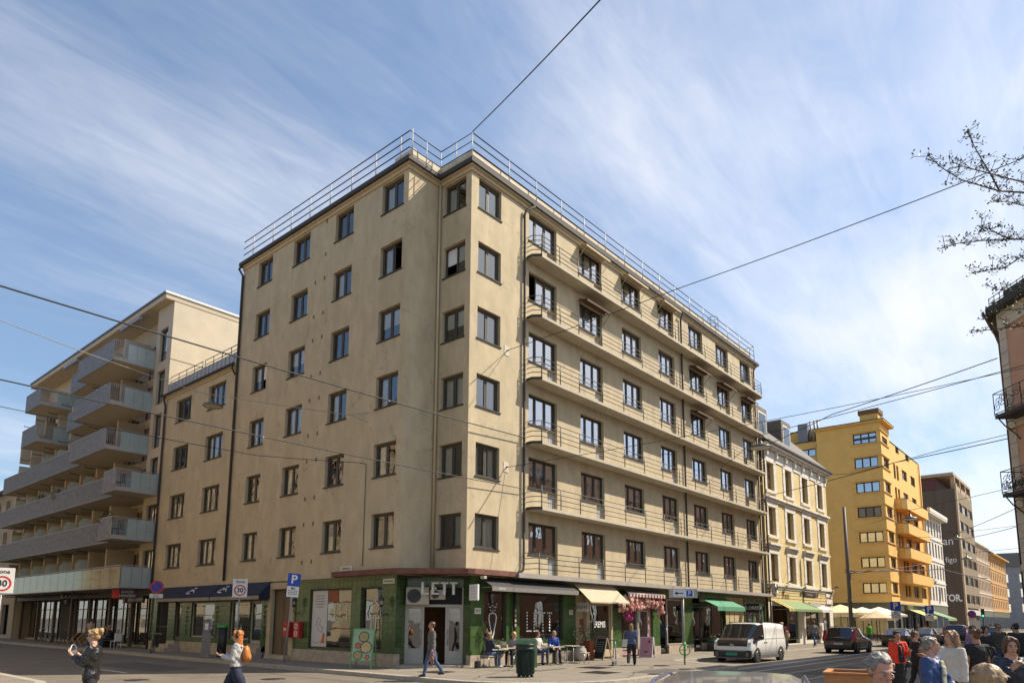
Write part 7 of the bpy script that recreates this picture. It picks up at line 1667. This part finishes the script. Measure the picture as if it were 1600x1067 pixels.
        c=MB(); q=[S(.515)+V((.062*s*math.cos(a*.5236),.058*s*math.sin(a*.5236)-.004,.012*s*math.cos(a*.5236+1.57)*-1)) for a in range(13)]; c.tube(q,.013*s,7,False); c.build('collar',top,t,False)
    kind,bm_=bottom[0],bottom[1]
    if kind=='trousers':
        c=MB(); k=.014*s; wd=bottom[2] if len(bottom)>2 else 1.0
        tubeM(c,[S(-.09),S(-.04),S(.04),S(.12)],[.090*s*fat,.112*s*fat+k,.110*s*fat+k,.098*s*fat+k],1.45,14)
        for hp,kn,an in legs: tubeM(c,[hp+V((0,0,.06*s)),hp,hp.lerp(kn,.5),kn,kn.lerp(an,.5)+V((0,.008*s,0)),an+V((0,0,-.03*s))],[.088*s,.096*s,.082*s*wd,.066*s*wd,.062*s*wd,.052*s*wd])
        soft(c.build('trousers',bm_,t,False),max(.013,vox),.018,wr_tex,4)
    elif kind=='skirt':
        c=MB(); ln_=bottom[2]; 
        tubeM(c,[S(.10),S(.0),S(-.15),S(-ln_*.6),S(-ln_)],[.10*s,.128*s*fat,.138*s*fat,.150*s*fat,.158*s*fat],1.35,18); soft(c.build('skirt',bm_,t,False),.015,.03,wr_tex,3)
    for hp,kn,an in legs:
        c=MB(); tubeM(c,[an+V((0,.055*s,-.045*s)),an+V((0,.02*s,-.03*s)),an+V((0,-.06*s,-.042*s)),an+V((0,-.165*s,-.058*s))],[.040*s,.047*s,.044*s,.030*s],1.0,10); soft(c.build('shoe',shoes or shoeb,t,False),.012,0,None,2)
    # hair
    st,hcname=hair; hm_=HR[hcname]; rr=random.Random(seed+11)
    c=MB()
    hr=MB(); hr.ell((0,.034,.048),(.079,.086,.084),18,12); hr.ell((0,.052,.0),(.070,.062,.075),14,10); hr.ell((0,-.012,.092),(.056,.062,.034),12,8)
    def lock(a,z0,L,r,out=1.0,wave=.0):
        pts=[];rs=[]
        for k in range(7):
            f=k/6; q=a+wave*math.sin(f*6+a*3); R1=(.070+.018*f*out); pts.append(((R1)*math.sin(q),.022+(R1*1.05)*math.cos(q),z0-L*f)); rs.append(r*(1.15-.65*f*f))
        hr.tube(pts,rs,7)
    for k in range(30 if facedetail else 6):                       # flat tufts that break the outline
        a=rr.uniform(-2.3,2.3); zz=rr.uniform(.04,.128); Rr=math.sqrt(max(.04,1-((zz-.048)/.084)**2)); p=V((.078*Rr*math.sin(a),.034+.085*Rr*math.cos(a),zz))
        d=V((math.sin(a)*.5+rr.gauss(0,.3),.3*math.cos(a)+rr.gauss(0,.3),-.5)); hr.tube([p-d*.02,p+d*.012,p+d*.045],[.010,.013,.006],6)
    for sd in (-1,1): hr.tube([(sd*.068,-.035,.072),(sd*.073,-.022,.03),(sd*.072,-.006,.004)],[.012,.011,.008],6)
    if st in('long','wavy'):
        Lg=.28 if st=='long' else .25
        for k in range(34): a=-1.6+3.2*k/33; lock(a,.06+rr.uniform(-.02,.02),Lg+rr.uniform(-.09,.05),.015 if st=='long' else .021,.7 if st=='long' else 3.0,.05 if st=='long' else .20)
        for sd in (-1,1): hr.tube([(0,-.04,.125),(sd*.045,-.066,.095),(sd*.074,-.045,.04),(sd*.080,-.02,-.06)],[.016,.020,.018,.012],7)
    elif st=='bob':
        for k in range(28): a=-1.9+3.8*k/27; lock(a,.05,.15+rr.uniform(-.02,.02),.019,1.0,.05)
        for sd in (-1,1): hr.tube([(0,-.04,.125),(sd*.045,-.066,.095),(sd*.074,-.045,.03),(sd*.080,-.02,-.05)],[.016,.020,.018,.012],7)
    elif st=='bun':
        hr.ell((0,.125,.085),(.048,.044,.046),12,8)
        for k in range(12): a=rr.uniform(0,6.28); hr.tube([(.03*math.cos(a),.11,.085+.03*math.sin(a)),(.05*math.cos(a+.6),.13,.085+.046*math.sin(a+.6)),(.05*math.cos(a+1.2),.165,.085+.04*math.sin(a+1.2))],[.011,.011,.004],6)
        for sd in (-1,1): hr.tube([(0,-.05,.12),(sd*.045,-.058,.095),(sd*.072,-.02,.05),(sd*.06,.07,.04)],[.014,.018,.018,.014],7)
    hr.M=Matrix.Identity(4); merge(c,hr,M)
    ho=soft(c.build('hair',hm_,t,False),max(.0075,vox*.8),0,None,5); m=ho.modifiers.new('strands','DISPLACE'); m.texture=hr_tex; m.strength=.014*s; m.texture_coords='LOCAL'
    W_=wmat(t)
    return t,[W_@w[2]+(W_.to_3x3()@w[3])*.08*s for w in wrs],(W_,S,M,s,wrs)
# clothes
black=cl('black',(.016,.015,.016)); leather=mat('black_leather',(.014,.013,.013),.28,.15,8,.3,30,spec=.6); navyc=cl('navy',(.018,.022,.045)); jeans=cl('blue_denim',(.06,.10,.19)); djeans=cl('dark_denim',(.03,.045,.09)); greyc=cl('grey_knit',(.11,.105,.10)); lgrey=cl('light_grey_shirt',(.42,.41,.40)); whitec=cl('white_blouse',(.60,.56,.50)); redc=cl('scarlet_cardigan',(.72,.055,.02)); bluej=mat('blue_puffer',(.022,.055,.17),.45,.2,6,.3,25); navyp=mat('navy_puffer',(.014,.017,.032),.45,.2,6,.3,25); teec=cl('sage_tee',(.33,.34,.27)); brownt=cl('dark_brown_trousers',(.035,.018,.014)); lil=cl('lilac_jacket',(.27,.15,.25)); olivec=cl('olive_jacket',(.06,.055,.035)); beigec=cl('beige_coat',(.33,.22,.13)); burg=cl('burgundy_coat',(.14,.025,.025)); greenc=cl('bright_green_jacket',(.10,.36,.03)); cob=cl('cobalt_jacket',(.02,.06,.28)); bei=cl('pale_beige_top',(.45,.38,.30))
def held(name,label,cat,mb,m,loc,rz=0): o=mb.build(name,m,None,loc=loc,rz=rz); return tag(o,label,cat)
# left foreground
t,hs,X=person('woman in a black leather jacket with a fair bun lifting white headphones',-14.96,-5.50,-.13,142,1.74,True,0,('bun','blond'),leather,'long',-.10,('trousers',black,1.2),arms=('hold','hold'),stride=.25,glasses=True,wide=1.35,nod=6,seed=1)
mid=(hs[0]+hs[1])/2
b=MB(); b.M=T(0,0,.05)@RZ(R_(40)); b.tube([(.085*math.cos(k*math.pi/10),0,.085*math.sin(k*math.pi/10)) for k in range(-2,13)],.011,6); 
for a in (-2,12): b.ell((.085*math.cos(a*math.pi/10),0,.085*math.sin(a*math.pi/10)),(.022,.035,.038),10,8)
held('headphones','white headphones held up by the woman in the leather jacket','headphones',b,cupm,tuple(mid))
t,hs,X=person('woman with long ginger hair and black headphones striding left, orange backpack',-11.78,-4.59,-.13,140,1.74,True,0,('long','ginger'),lgrey,'long',-.02,('trousers',navyc,1.55),arms=('front','front'),stride=.48,glasses=True,wide=1.35,seed=2)
W_,S_,M_,s_,w_=X
b=MB(); b.M=M_; b.tube([(.092*math.sin(a*.2618),.01,.03+.105*math.cos(a*.2618)) for a in range(-6,7)],.009,6)
for sd in (-1,1): b.ell((sd*.090,.012,.0),(.020,.036,.042),10,8)
b.build('headphones',sgblk,t,False)
tb=thing('backpack','orange leather backpack on the back of the ginger haired woman','backpack'); tb.matrix_basis=W_@T(*S_(.30,0,.19))
orl=mat('orange_leather',(.50,.17,.03),.5,.15,6); b=MB(); b.ell((0,0,0),(.14,.085,.19),16,12); b.ell((0,.06,-.06),(.10,.05,.09),12,8); soft(b.build('body',orl,tb,False),.014,.01,wr_tex); b=MB()
for sd in (-1,1): b.tube([(sd*.09,-.05,.15),(sd*.10,-.14,.19),(sd*.10,-.25,.14),(sd*.105,-.30,.0),(sd*.11,-.20,-.14),(sd*.10,-.06,-.15)],.014,6)
b.build('strap',orl,tb,False)
b=MB(); b.box(-.035,-.006,-.07,.035,.006,.07); held('phone','dark phone in the hands of the ginger haired woman','phone',b,sgblk,tuple((hs[0]+hs[1])/2+Vector((0,0,.03))),R_(40))
t,hs,X=person('man in a grey cardigan and jeans walking left past the corner door carrying a coat',-3.87,-2.29,0,150,1.74,False,1,('short','brown'),greyc,'long',-.05,('trousers',jeans),arms=('swingB','hang'),stride=.30,turn=-5,wide=1.25,shoes=shoeb,seed=3)
b=MB(); b.tube([(0,0,.05),(.03,.02,-.1),(-.02,.0,-.25),(.05,.03,-.38)],[.05,.10,.11,.06],10,True,.6); o=held('folded_coat','pinkish brown coat hanging from the hand of the man in the grey cardigan','coat',b,cl('rose_brown',(.24,.13,.11)),tuple(hs[1])); soft(o,.015,.05,wr_tex)
b=MB(); b.tube([(0,0,.16),(0,0,0)],.008,5); b.ell((0,0,-.18),(.13,.06,.18),12,8); o=held('dark_bag','dark bag in the far hand of the man in the grey cardigan','bag',b,sgblk,tuple(hs[0]+Vector((0,0,-.02)))); 
t,hs,X=person('woman from behind in a denim shirt walking away with a white tote',5.9,-3.9,0,25,1.70,True,0,('long','lightbrown'),cl('denim_shirt',(.07,.09,.17)),'long',-.06,('trousers',black,1.25),arms=('front','hang'),stride=.36,wide=1.3,seed=4)
W_,S_,M_,s_,w_=X; tb=thing('tote_bag','white tote bag on the shoulder of the woman in the denim shirt','bag'); tb.matrix_basis=W_@T(*S_(.02,.24,.03)); b=MB(); b.prism([(-.15,-.18),(.15,-.18),(.13,.14),(-.13,.14)],-.035,.035,'y'); bevel(b.build('body',whitec,tb,False),.02); b=MB(); b.tube([(-.08,0,.13),(-.06,-.0,.42),(-.02,0,.5),(.06,0,.42),(.08,0,.13)],.010,5); b.build('strap',whitec,tb,False)
t=thing('kick_scooter','grey kick scooter pushed by the woman in the denim shirt','scooter',(5.45,-3.35,0),R_(25)); b=MB()
for xx in (-.5,.42): b=MB(); b.M=T(xx,0,.11)@RX(R_(90)); b.lathe([(.03,-.02),(.10,-.02),(.11,0),(.10,.02),(.03,.02)],(0,0,0),14); b.build('wheel',tyre,t,False)
b=MB(); b.box(-.45,-.07,.09,.25,.07,.13); b.tube([(.40,0,.13),(.28,0,1.0)],.022,6); b.tube([(.25,0,.12),(.42,0,.25)],.02,6); b.build('frame',mat('pale_blue_metal',(.25,.32,.42),.4,.1,metal=.4),t,False); b=MB(); b.tube([(.28,-.24,1.0),(.28,.24,1.0)],.016,6); b.build('handlebar',sgblk,t,False)
# café guests
t,hs,X=person('seated woman in navy with one arm raised to her brown hair',.62,-.72,0,-8,1.68,True,0,('long','lightbrown'),navyc,'long',0,('trousers',jeans),arms=('table','head'),sit=.46,turn=0,shoes=shoew,wide=1.25,seed=5)
t,hs,X=person('seated blond person in a grey tee working at the silver laptop',1.98,-.82,0,195,1.70,True,2,('bob','blond'),cl('mid_grey_tee',(.22,.22,.22)),'short',0,('trousers',black),arms=('table','table'),sit=.46,nod=12,seed=6)
t,hs,X=person('seated woman with long dark hair and white top reading on the bench',3.75,-.62,0,-95,1.68,True,0,('long','brown'),whitec,'long',0,('trousers',jeans),arms=('lap','table'),sit=.46,nod=20,wide=1.2,seed=7)
t,hs,X=person('seated man with cropped fair hair in a cobalt blue jacket bending forward',4.65,-.68,0,-110,1.76,False,2,('short','sand'),cob,'long',-.05,('trousers',black),arms=('lap','lap'),sit=.46,lean=16,nod=22,wide=1.5,seed=8)
# right foreground
t,hs,X=person('woman in a scarlet cardigan and long black dress facing the camera',1.02,-14.87,-.13,222,1.69,True,1,('bun','black'),redc,'long',-.06,('skirt',black,.62),arms=('hang','front'),stride=.12,wide=1.5,openj=black,turn=-6,seed=9)
W_,S_,M_,s_,w_=X; b=MB(); b.tube([S_(.50,-.08,-.09),S_(.40,-.02,-.17),S_(.22,.0,-.18)],[.03,.035,.02],8,True,.5); b.build('scarf',cl('red_scarf',(.40,.06,.06)),t,False)
tb=thing('shoulder_bag','small black bag at the hip of the woman in the scarlet cardigan','bag'); tb.matrix_basis=W_@T(*S_(-.05,.22,-.05)); b=MB(); b.ell((0,0,0),(.10,.05,.09),12,8); b.build('body',sgblk,tb,False); b=MB(); b.tube([(-.06,0,.06),(-.12,.03,.45),(-.05,.05,.55),(.02,.03,.45),(.06,0,.06)],.007,5); b.build('strap',sgblk,tb,False)
t,hs,X=person('short haired woman in a dark jacket and wine scarf just behind the scarlet cardigan',1.95,-15.1,-.13,-60,1.69,True,0,('short','brown'),black,'long',-.08,('trousers',black),arms=('hang','hang'),stride=.2,wide=1.4,turn=0,nod=14,seed=10)
W_,S_,M_,s_,w_=X; b=MB(); b.tube([S_(.52,-.06,-.07),S_(.46,.0,-.11),S_(.52,.06,-.07)],.032,8); b.build('scarf',burg,t,False)
t,hs,X=person('grey haired man in an open blue puffer jacket and pale green tee walking right',-8.17,-17.23,-.13,-98,1.75,False,2,('short','grey'),bluej,'long',-.14,('trousers',djeans),arms=('hang','swingF'),stride=.3,wide=1.8,openj=teec,turn=28,nod=5,seed=11,vox=.009)
t,hs,X=person('woman with wavy chestnut hair and white lace blouse raising a paper cup',-5.05,-17.02,-.13,150,1.78,True,0,('wavy','lightbrown'),whitec,'long',-.10,('skirt',black,.50),arms=('cup','hang'),stride=.1,wide=1.1,fat=.93,turn=-10,seed=12)
b=MB(); b.lathe([(0,-.06),(.030,-.06),(.042,.065),(.044,.07),(0,.072)],(0,0,0),14); held('paper_cup','brown paper cup held up by the woman in the white blouse','cup',b,mat('kraft_paper',(.30,.17,.08),.8,.1),tuple(hs[0]+Vector((0,0,.03))))
t,hs,X=person('woman from behind in a black tee with a big black bag',-2.39,-17.05,-.13,38,1.79,True,1,('bun','brown'),black,'short',0,('trousers',brownt),arms=('hang','hang'),stride=.15,wide=1.15,facedetail=False,seed=13)
W_,S_,M_,s_,w_=X; tb=thing('shoulder_bag','big soft black bag on the right shoulder of the woman in the black tee','bag'); tb.matrix_basis=W_@T(*S_(.05,-.30,.08))
b=MB(); b.ell((0,0,0),(.10,.17,.22),14,10); soft(b.build('body',sgblk,tb,False),.016,.02,wr_tex); b=MB(); b.tube([(0,-.10,.16),(.06,-.05,.42),(.10,0,.45),(.06,.06,.42),(0,.10,.16)],.012,6); b.build('strap',sgblk,tb,False)
person('woman in a lilac jacket and sunglasses coming towards the camera',9.4,-15.45,-.13,222,1.82,True,0,('long','brown'),lil,'long',-.08,('trousers',black),stride=.2,arms=('hang','hang'),glasses=True,wide=1.45,seed=14)
person('woman in black with a dark headscarf coming towards the camera beside the lilac jacket',6.72,-16.13,-.13,228,1.82,True,1,('bob','black'),black,'long',-.3,('trousers',black),stride=.2,arms=('hang','hang'),wide=1.5,seed=15)
person('man in an olive jacket and sunglasses walking towards the camera',12.2,-15.9,-.13,215,1.88,False,1,('short','brown'),olivec,'long',-.05,('trousers',djeans),stride=.22,arms=('hang','swingB'),glasses=True,wide=1.5,seed=16)
person('man dressed all in black walking away at the far right',9.3,-16.7,-.13,40,1.93,False,1,('short','black'),black,'long',-.1,('trousers',black),stride=.3,arms=('hang','swingF'),wide=1.4,facedetail=False,fat=1.08,seed=17)
t,hs,X=person('person in a navy puffer jacket holding a phone to the ear',-7.91,-18.14,-.13,212,1.73,True,0,('bob','brown'),navyp,'long',-.2,('trousers',black),arms=('mouth','ear'),wide=2.0,fat=1.08,nod=8,turn=-10,seed=18,vox=.009)
b=MB(); b.box(-.008,-.04,-.075,.008,.04,.075); held('phone','black phone at the ear of the person in the navy puffer jacket','phone',b,sgblk,tuple(hs[1]+Vector((.0,.02,.02))),R_(30))
W_,S_,M_,s_,w_=X; tb=thing('shoulder_bag','small black bag on a thin strap across the navy puffer jacket','bag'); tb.matrix_basis=W_@T(*S_(-.06,-.20,-.22)); b=MB(); b.ell((0,0,0),(.11,.05,.09),12,8); b.build('body',sgblk,tb,False); b=MB(); b.tube([(.08,0,.06),(.20,-.02,.22),(.34,.0,.48)],.008,5); b.build('strap',sgblk,tb,False)
person('person with smooth light brown hair seen from behind at the bottom edge',-14.1,-18.6,-.13,30,1.66,True,0,('long','sand'),beigec,'long',-.1,('trousers',black),wide=1.3,facedetail=False,seed=19,vox=.009)
person('grey haired man in a dark jacket close to the camera looking down',-14.02,-17.94,-.13,216,1.70,False,2,('short','grey'),black,'long',-.05,('trousers',djeans),wide=1.4,nod=18,turn=8,seed=20,vox=.007)
# further away
person('woman in a burgundy top carrying a beige coat behind the white van',25.9,-3.0,0,-20,1.74,True,0,('bun','sand'),burg,'long',-.1,('trousers',black),arms=('front','swingB'),stride=.3,wide=1.4,vox=.014,seed=21,shoes=shoew)
t_=bpy.data.objects; b=MB(); b.tube([(0,0,.1),(.02,0,-.2),(-.03,.02,-.5)],[.08,.14,.10],9,True,.6); o=held('carried_coat','beige coat over the arm of the woman behind the white van','coat',b,beigec,(25.75,-3.3,1.1)); soft(o,.018,.05,wr_tex)
person('man in a grey tee and blue jeans walking away along the cream house',34.4,-2.3,0,45,1.82,False,1,('short','brown'),cl('heather_tee',(.20,.20,.21)),'short',-.04,('trousers',jeans),arms=('swingB','swingF'),stride=.32,wide=1.2,facedetail=False,vox=.014,seed=22,shoes=shoew)
person('person in a bright green jacket behind the black SUV',41.6,-4.3,-.13,60,1.85,False,1,('short','grey'),greenc,'long',-.1,('trousers',djeans),stride=.2,wide=1.5,facedetail=False,vox=.014,seed=23)
person('woman in a pale top and flared jeans standing outside the balcony house',-2.9,30.9,0,70,1.70,True,0,('bun','brown'),bei,'short',0,('trousers',jeans,1.4),arms=('hang','front'),facedetail=False,vox=.014,seed=24)
person('seated man in dark clothes on the bench outside the balcony house',-2.75,27.9,0,170,1.75,False,1,('short','grey'),black,'long',-.05,('trousers',djeans),arms=('lap','lap'),sit=.46,lean=8,wide=1.3,vox=.014,seed=25)
person('dark haired companion seated deeper on the bench outside the balcony house',-2.6,28.6,0,165,1.68,True,1,('short','brown'),greyc,'long',-.05,('trousers',djeans),arms=('lap','lap'),sit=.46,lean=12,wide=1.3,vox=.014,seed=26)
for k,(x,y,hd,c,l) in enumerate(((58.4,-4.6,200,black,'person in black beside the terrace parasols'),(60.4,-4.9,215,bei,'person in beige beside the terrace parasols'),(80,-4.8,220,greyc,'distant person in grey under the mint awning'),(88,-7.2,215,black,'distant person in black crossing near the traffic light'),(96,-8.8,40,navyc,'distant person in navy walking off beyond the dark SUV'),(84,-12.0,220,burg,'distant person in burgundy on the right of the street'),(66,-13.9,215,whitec,'distant person in white on the right of the street'),(52,-14.2,40,black,'distant person in black walking off on the right'))):
    person(l,x,y,-.13 if k>1 else -.13,hd,1.74,k%2==1,1,(('short','brown'),('long','brown'))[k%2],c,'long',-.1,('trousers',(black,djeans)[k%2]),stride=.25,arms=('hang','swingF'),wide=1.4,facedetail=False,vox=.018,seed=30+k)
def mannequin(x,y,l,c,b2):
    t=thing('mannequin',l,'mannequin',(x,y,.06)); b=MB(); b.tube([(0,0,0),(0,0,.8)],.02,6); b.lathe([(0,0),(.16,0),(.16,.02),(0,.03)],(0,0,0),14); b.build('stand',railg,t,False)
    b=MB(); b.tube([(0,0,1.0),(0,0,1.15),(0,0,1.35),(0,0,1.47),(0,0,1.54)],[.12,.095,.115,.09,.05],14,True,1.5)
    for sd in (-1,1): b.tube([(sd*.14,0,1.44),(sd*.21,0,1.35),(sd*.23,-.02,1.12)],[.06,.055,.045],8)
    soft(b.build('torso',c,t,False),.018,.015,wr_tex); b=MB(); b.tube([(0,0,.55),(0,0,.8),(0,0,1.02)],[.15,.14,.11],14,True,1.4); soft(b.build('skirt',b2,t,False),.018,.02,wr_tex)
mannequin(35.0,-.15,'headless mannequin in a red top at the clothes shop door',cl('red_top',(.45,.02,.02)),bei); mannequin(33.6,-.1,'headless mannequin in an olive yellow top at the clothes shop door',cl('mustard_top',(.30,.24,.10)),olivec)
# ------------------------------------------------------------------ overhead wires
wirem=mat('black_cable',(.02,.02,.02),.6,0); wirep=mat('pale_cable',(.30,.28,.25),.6,.1)
def wire(name,label,pts,r,m=wirem,hooks=False):
    P=[Vector(p) for p in pts]; out_=[P[0]]
    for a,b in zip(P[:-1],P[1:]):
        n=6; L=(b-a).length
        for k in range(1,n+1): f=k/n; q=a.lerp(b,f); q.z-=.0045*L*4*f*(1-f); out_.append(q)
    mb=MB(); mb.tube(out_,r,6); o=mb.build(name,m); tag(o,label,'cable'); return o
wire('roof_cable','black cable running from the roof corner railing up out of the picture',[(.2,.2,22.6),(-.02,-.05,22.75),(-6.03,-10.51,17.85),(-7.92,-12.91,15.95),(-12,-18,12)],.022)
wire('span_cable','thick black cable across the shaded facade, topmost of those from the left',[(-45,-.6,9.2),(-16.0,-.34,9.43),(3.44,-.16,9.8)],.022)
wire('span_cable','second thick cable across the shaded facade, ending at the downpipe below the upper one',[(-45,-.6,7.0),(-16.0,-.34,7.23),(3.44,-.16,7.5)],.017)
wire('lamp_cable','thin pale cable carrying the round lamp to a forked hook on the shaded facade',[(-17.55,11.5,13.2),(-13.34,11.79,12.96),(-10.01,11.76,12.51),(-6.0,10.7,11.75),(-2.35,4.75,10.45),(UA,4.15,10.55)],.016,wirep)
wire('hook_cable','short fork of the pale lamp cable at the wall hook',[(-2.35,4.75,10.45),(UA,4.15,10.12)],.014,wirep)
wire('wall_cable','lowest thin cable from the left that turns down the shaded facade',[(-17.55,11.5,9.7),(-13.1,11.51,9.58),(-4.26,8.9,8.96),(-1.95,4.35,8.37),(-1.86,4.17,8.3),(-1.86,4.17,4.0)],.013)
wire('street_cable','long thin cable from the upper wall plate out over the sunny street',[(2.32,-.02,13.53),(2.56,-8.23,13.9),(2.62,-14.44,14.14),(3.45,-18.47,14.85),(3.0,-34,16)],.014)
wire('street_cable','long thin cable from the lower wall plate over the sunny street',[(2.37,-.02,8.31),(10.36,-8.1,10.61),(13.12,-17.44,11.67),(14.6,-20,11.7)],.013)
wire('street_cable','dark cable from the far end of the block to the salmon house',[(31.3,-.1,14.75),(20.96,-8.15,13.4),(18.4,-16.2,13.95)],.022)
wire('street_cable','dark cable lower across the yellow houses to the salmon house',[(32.2,-.1,11.18),(23.19,-10.75,10.66),(20.6,-16.3,10.61)],.022)
wire('tram_cable','heavy cable from the grey mast along the ochre house',[(42.66,-2.7,6.0),(67.5,-5.5,7.5),(100,-6,8)],.05)
wire('tram_cable','lower cable from the grey mast along the ochre house',[(42.66,-2.7,5.8),(66.1,-4,8.0)],.04)
wire('far_cable','far cable from over the white office house to the right edge',[(73.95,-.1,11.9),(73.95,-5.36,11.62),(48.88,-14.54,11.19),(45,-16.3,11.1)],.025)
wire('far_cable','far cable just under its twin near the right edge',[(73.9,-.1,11.3),(73.92,-5.32,11.03),(48.43,-14.02,9.42),(44,-16.3,9.2)],.025)
wire('far_cable','far cable crossing before the ochre house top to the salmon house',[(46.9,-.1,15.2),(43.2,-3.31,14.3),(39.23,-10.99,14.53),(36,-16.3,14.4)],.022)
wire('guy_cable','thin guy wire from the upper wall plate down across the sunlit corner',[(2.3,-.06,13.5),(.05,-.06,11.4)],.010)
wire('guy_cable','thin guy wire from the lower wall plate down across the sunlit corner',[(2.3,-.06,8.3),(.05,-.06,5.4)],.010)
for z,l in ((13.53,'upper white wall plate anchoring a street cable'),(8.31,'lower white wall plate anchoring a street cable')):
    t=thing('cable_anchor',l,'wall plate',(2.34,0,z)); b=MB(); b.box(-.16,-.02,-.22,.16,-.001,.22); b.build('plate',cst,t,False); b=MB(); b.tube([(0,-.02,0),(0,-.12,0)],.03,6); b.build('hook',railm,t,False)
spanlamp(14.9,-6.3,10.6,1.25,'street lamp hanging in front of the cream house roof'); spanlamp(50.8,-6.06,11.0,1.5,'street lamp hanging before the ochre balconies'); spanlamp(92.4,-3.75,13.2,1.6,'distant street lamp before the brown slab'); spanlamp(104,-3.2,11.2,1.8,'farthest hanging street lamp before the brown slab')
wire('lamp_cable','span wire of the lamp before the cream house',[(24,-.1,11.9),(14.9,-6.3,11.25),(14.5,-20,12.5)],.016); wire('lamp_cable','span wire of the lamp before the ochre balconies',[(62,-.1,12.3),(50.8,-6.06,11.8),(45,-16.3,12.4)],.02)
wire('lamp_cable','span wire of the distant lamp before the brown slab',[(93,-.1,14.6),(92.4,-3.75,14.0),(92,-16.3,14.8)],.025); wire('lamp_cable','span wire of the farthest hanging lamp',[(104.5,-.1,12.6),(104,-3.2,12.1),(104,-16.3,12.9)],.025)
# ------------------------------------------------------------------ tree at the right with its first spring leaves
bark=mat('tree_bark',(.045,.035,.028),.85,.25,10,.4,30); leafm=mat('young_leaf',(.075,.095,.03),.55,.45,14)
tr=thing('street_tree','street tree with thin dark twigs and first small spring leaves reaching in from the right','tree',(-5.3,-21.0,-.13))
tk=MB(); tk.tube([(-5.3,-21.0,-.13),(-5.28,-20.95,1.5),(-5.32,-20.9,3.2),(-5.4,-20.8,5.0),(-5.35,-20.7,7.0),(-5.3,-20.6,9.0),(-5.4,-20.5,11)],[.22,.18,.16,.14,.10,.06,.02],12); tk.build('trunk',bark,tr)
BR=[[(-7.78,-19.22,7.66),(-8.12,-18.82,7.82),(-8.34,-18.56,7.84),(-8.69,-18.16,8.01),(-8.86,-17.96,8.2),(-8.97,-17.83,8.39)],[(-8.15,-18.55,7.94),(-8.22,-18.47,8.21),(-8.27,-18.41,8.38),(-8.36,-18.31,8.68),(-8.39,-18.27,8.88)],[(-7.49,-19.09,8.03),(-7.72,-18.82,8.18),(-8.08,-18.41,8.33),(-8.26,-18.2,8.41),(-8.39,-18.04,8.5)],[(-7.22,-19.17,7.42),(-7.59,-18.74,7.38),(-7.77,-18.53,7.38),(-8.02,-18.25,7.35),(-8.23,-17.99,7.31),(-8.38,-17.82,7.23)],[(-7.52,-18.59,7.47),(-7.64,-18.45,7.55),(-7.73,-18.35,7.63),(-7.81,-18.26,7.64)],[(-6.86,-19.13,7.6),(-7.22,-18.71,7.3),(-7.41,-18.49,7.11),(-7.58,-18.29,7.06),(-7.74,-18.11,7.02)],[(-6.66,-19.14,6.85),(-7.07,-18.65,6.79),(-7.23,-18.47,6.8),(-7.38,-18.3,6.84)],[(-6.48,-19.12,6.72),(-6.9,-18.62,6.59),(-7.09,-18.4,6.57),(-7.29,-18.18,6.54)],[(-6.3,-19.09,6.48),(-6.73,-18.59,6.39),(-6.99,-18.29,6.33),(-7.23,-18.01,6.29)],[(-5.95,-19.27,9.7),(-6.28,-18.89,9.41),(-6.42,-18.72,9.29)],[(-5.87,-19.13,8.6),(-6.22,-18.73,8.58),(-6.38,-18.54,8.65),(-6.54,-18.36,8.66)]]
lb=MB(); br=MB(); rt_=random.Random(5)
def sprig(p,n,sp,s0=.035,s1=.07):
    for k in range(n):
        q=p+Vector((rt_.gauss(0,sp),rt_.gauss(0,sp),rt_.gauss(0,sp*.8))); a=Vector((rt_.uniform(-1,1),rt_.uniform(-1,1),rt_.uniform(-.3,1))).normalized(); b=a.cross(Vector((rt_.uniform(-1,1),rt_.uniform(-1,1),rt_.uniform(-1,1)))).normalized(); s=rt_.uniform(s0,s1)
        lb.poly([q,q+a*s*.5+b*s*.25,q+a*s,q+a*s*.5-b*s*.25])
        if k%3==0: br.tube([p,q],.002,4)
for i,B_ in enumerate(BR):
    P=[Vector(p) for p in B_]
    if i not in(1,4): P=[Vector((-5.35,-20.75,P[0].z-1.3+rt_.uniform(-.3,.3)))]+[(Vector((-5.35,-20.75,P[0].z-1.0))+P[0])/2+Vector((0,0,.15))]+P
    n=len(P); br.tube(P,[.006+.022*((n-1-k)/(n-1))**2*(1 if i not in(1,4) else .25) for k in range(n)],6)
    for k in range(1,n):
        if i not in (1,4) and k<2: continue
        a,b=P[k-1],P[k]
        for m in range(4):
            q=a.lerp(b,(m+rt_.random())/4); d=Vector((rt_.uniform(-1,1),rt_.uniform(-1,1),rt_.uniform(-.2,1))).normalized()*rt_.uniform(.06,.2); br.tube([q,q+d],[.005,.003],5); sprig(q+d,10,.035,.025,.055); sprig(q,5,.03,.025,.05)
    sprig(P[-1],13,.04,.025,.055)
for k in range(26):                         # the rest of the crown, mostly outside the frame
    z=rt_.uniform(4.6,10); a=rt_.uniform(-2.4,.9); L=rt_.uniform(1.2,2.6); p=Vector((-5.35,-20.75,z)); d=Vector((math.cos(a)*.75,math.sin(a)*.75,.45)); mid=p+d*L*.5+Vector((0,0,.1)); e=p+d*L
    br.tube([p,mid,e],[.03,.016,.005],6)
    for m in range(7):
        q=mid.lerp(e,rt_.random())+Vector((rt_.gauss(0,.2),rt_.gauss(0,.2),rt_.gauss(0,.15))); br.tube([mid.lerp(e,.4),q],[.007,.003],4); sprig(q,12,.09,.025,.055)
br.build('branches',bark,tr); lb.build('leaves',leafm,tr)['kind']='stuff'
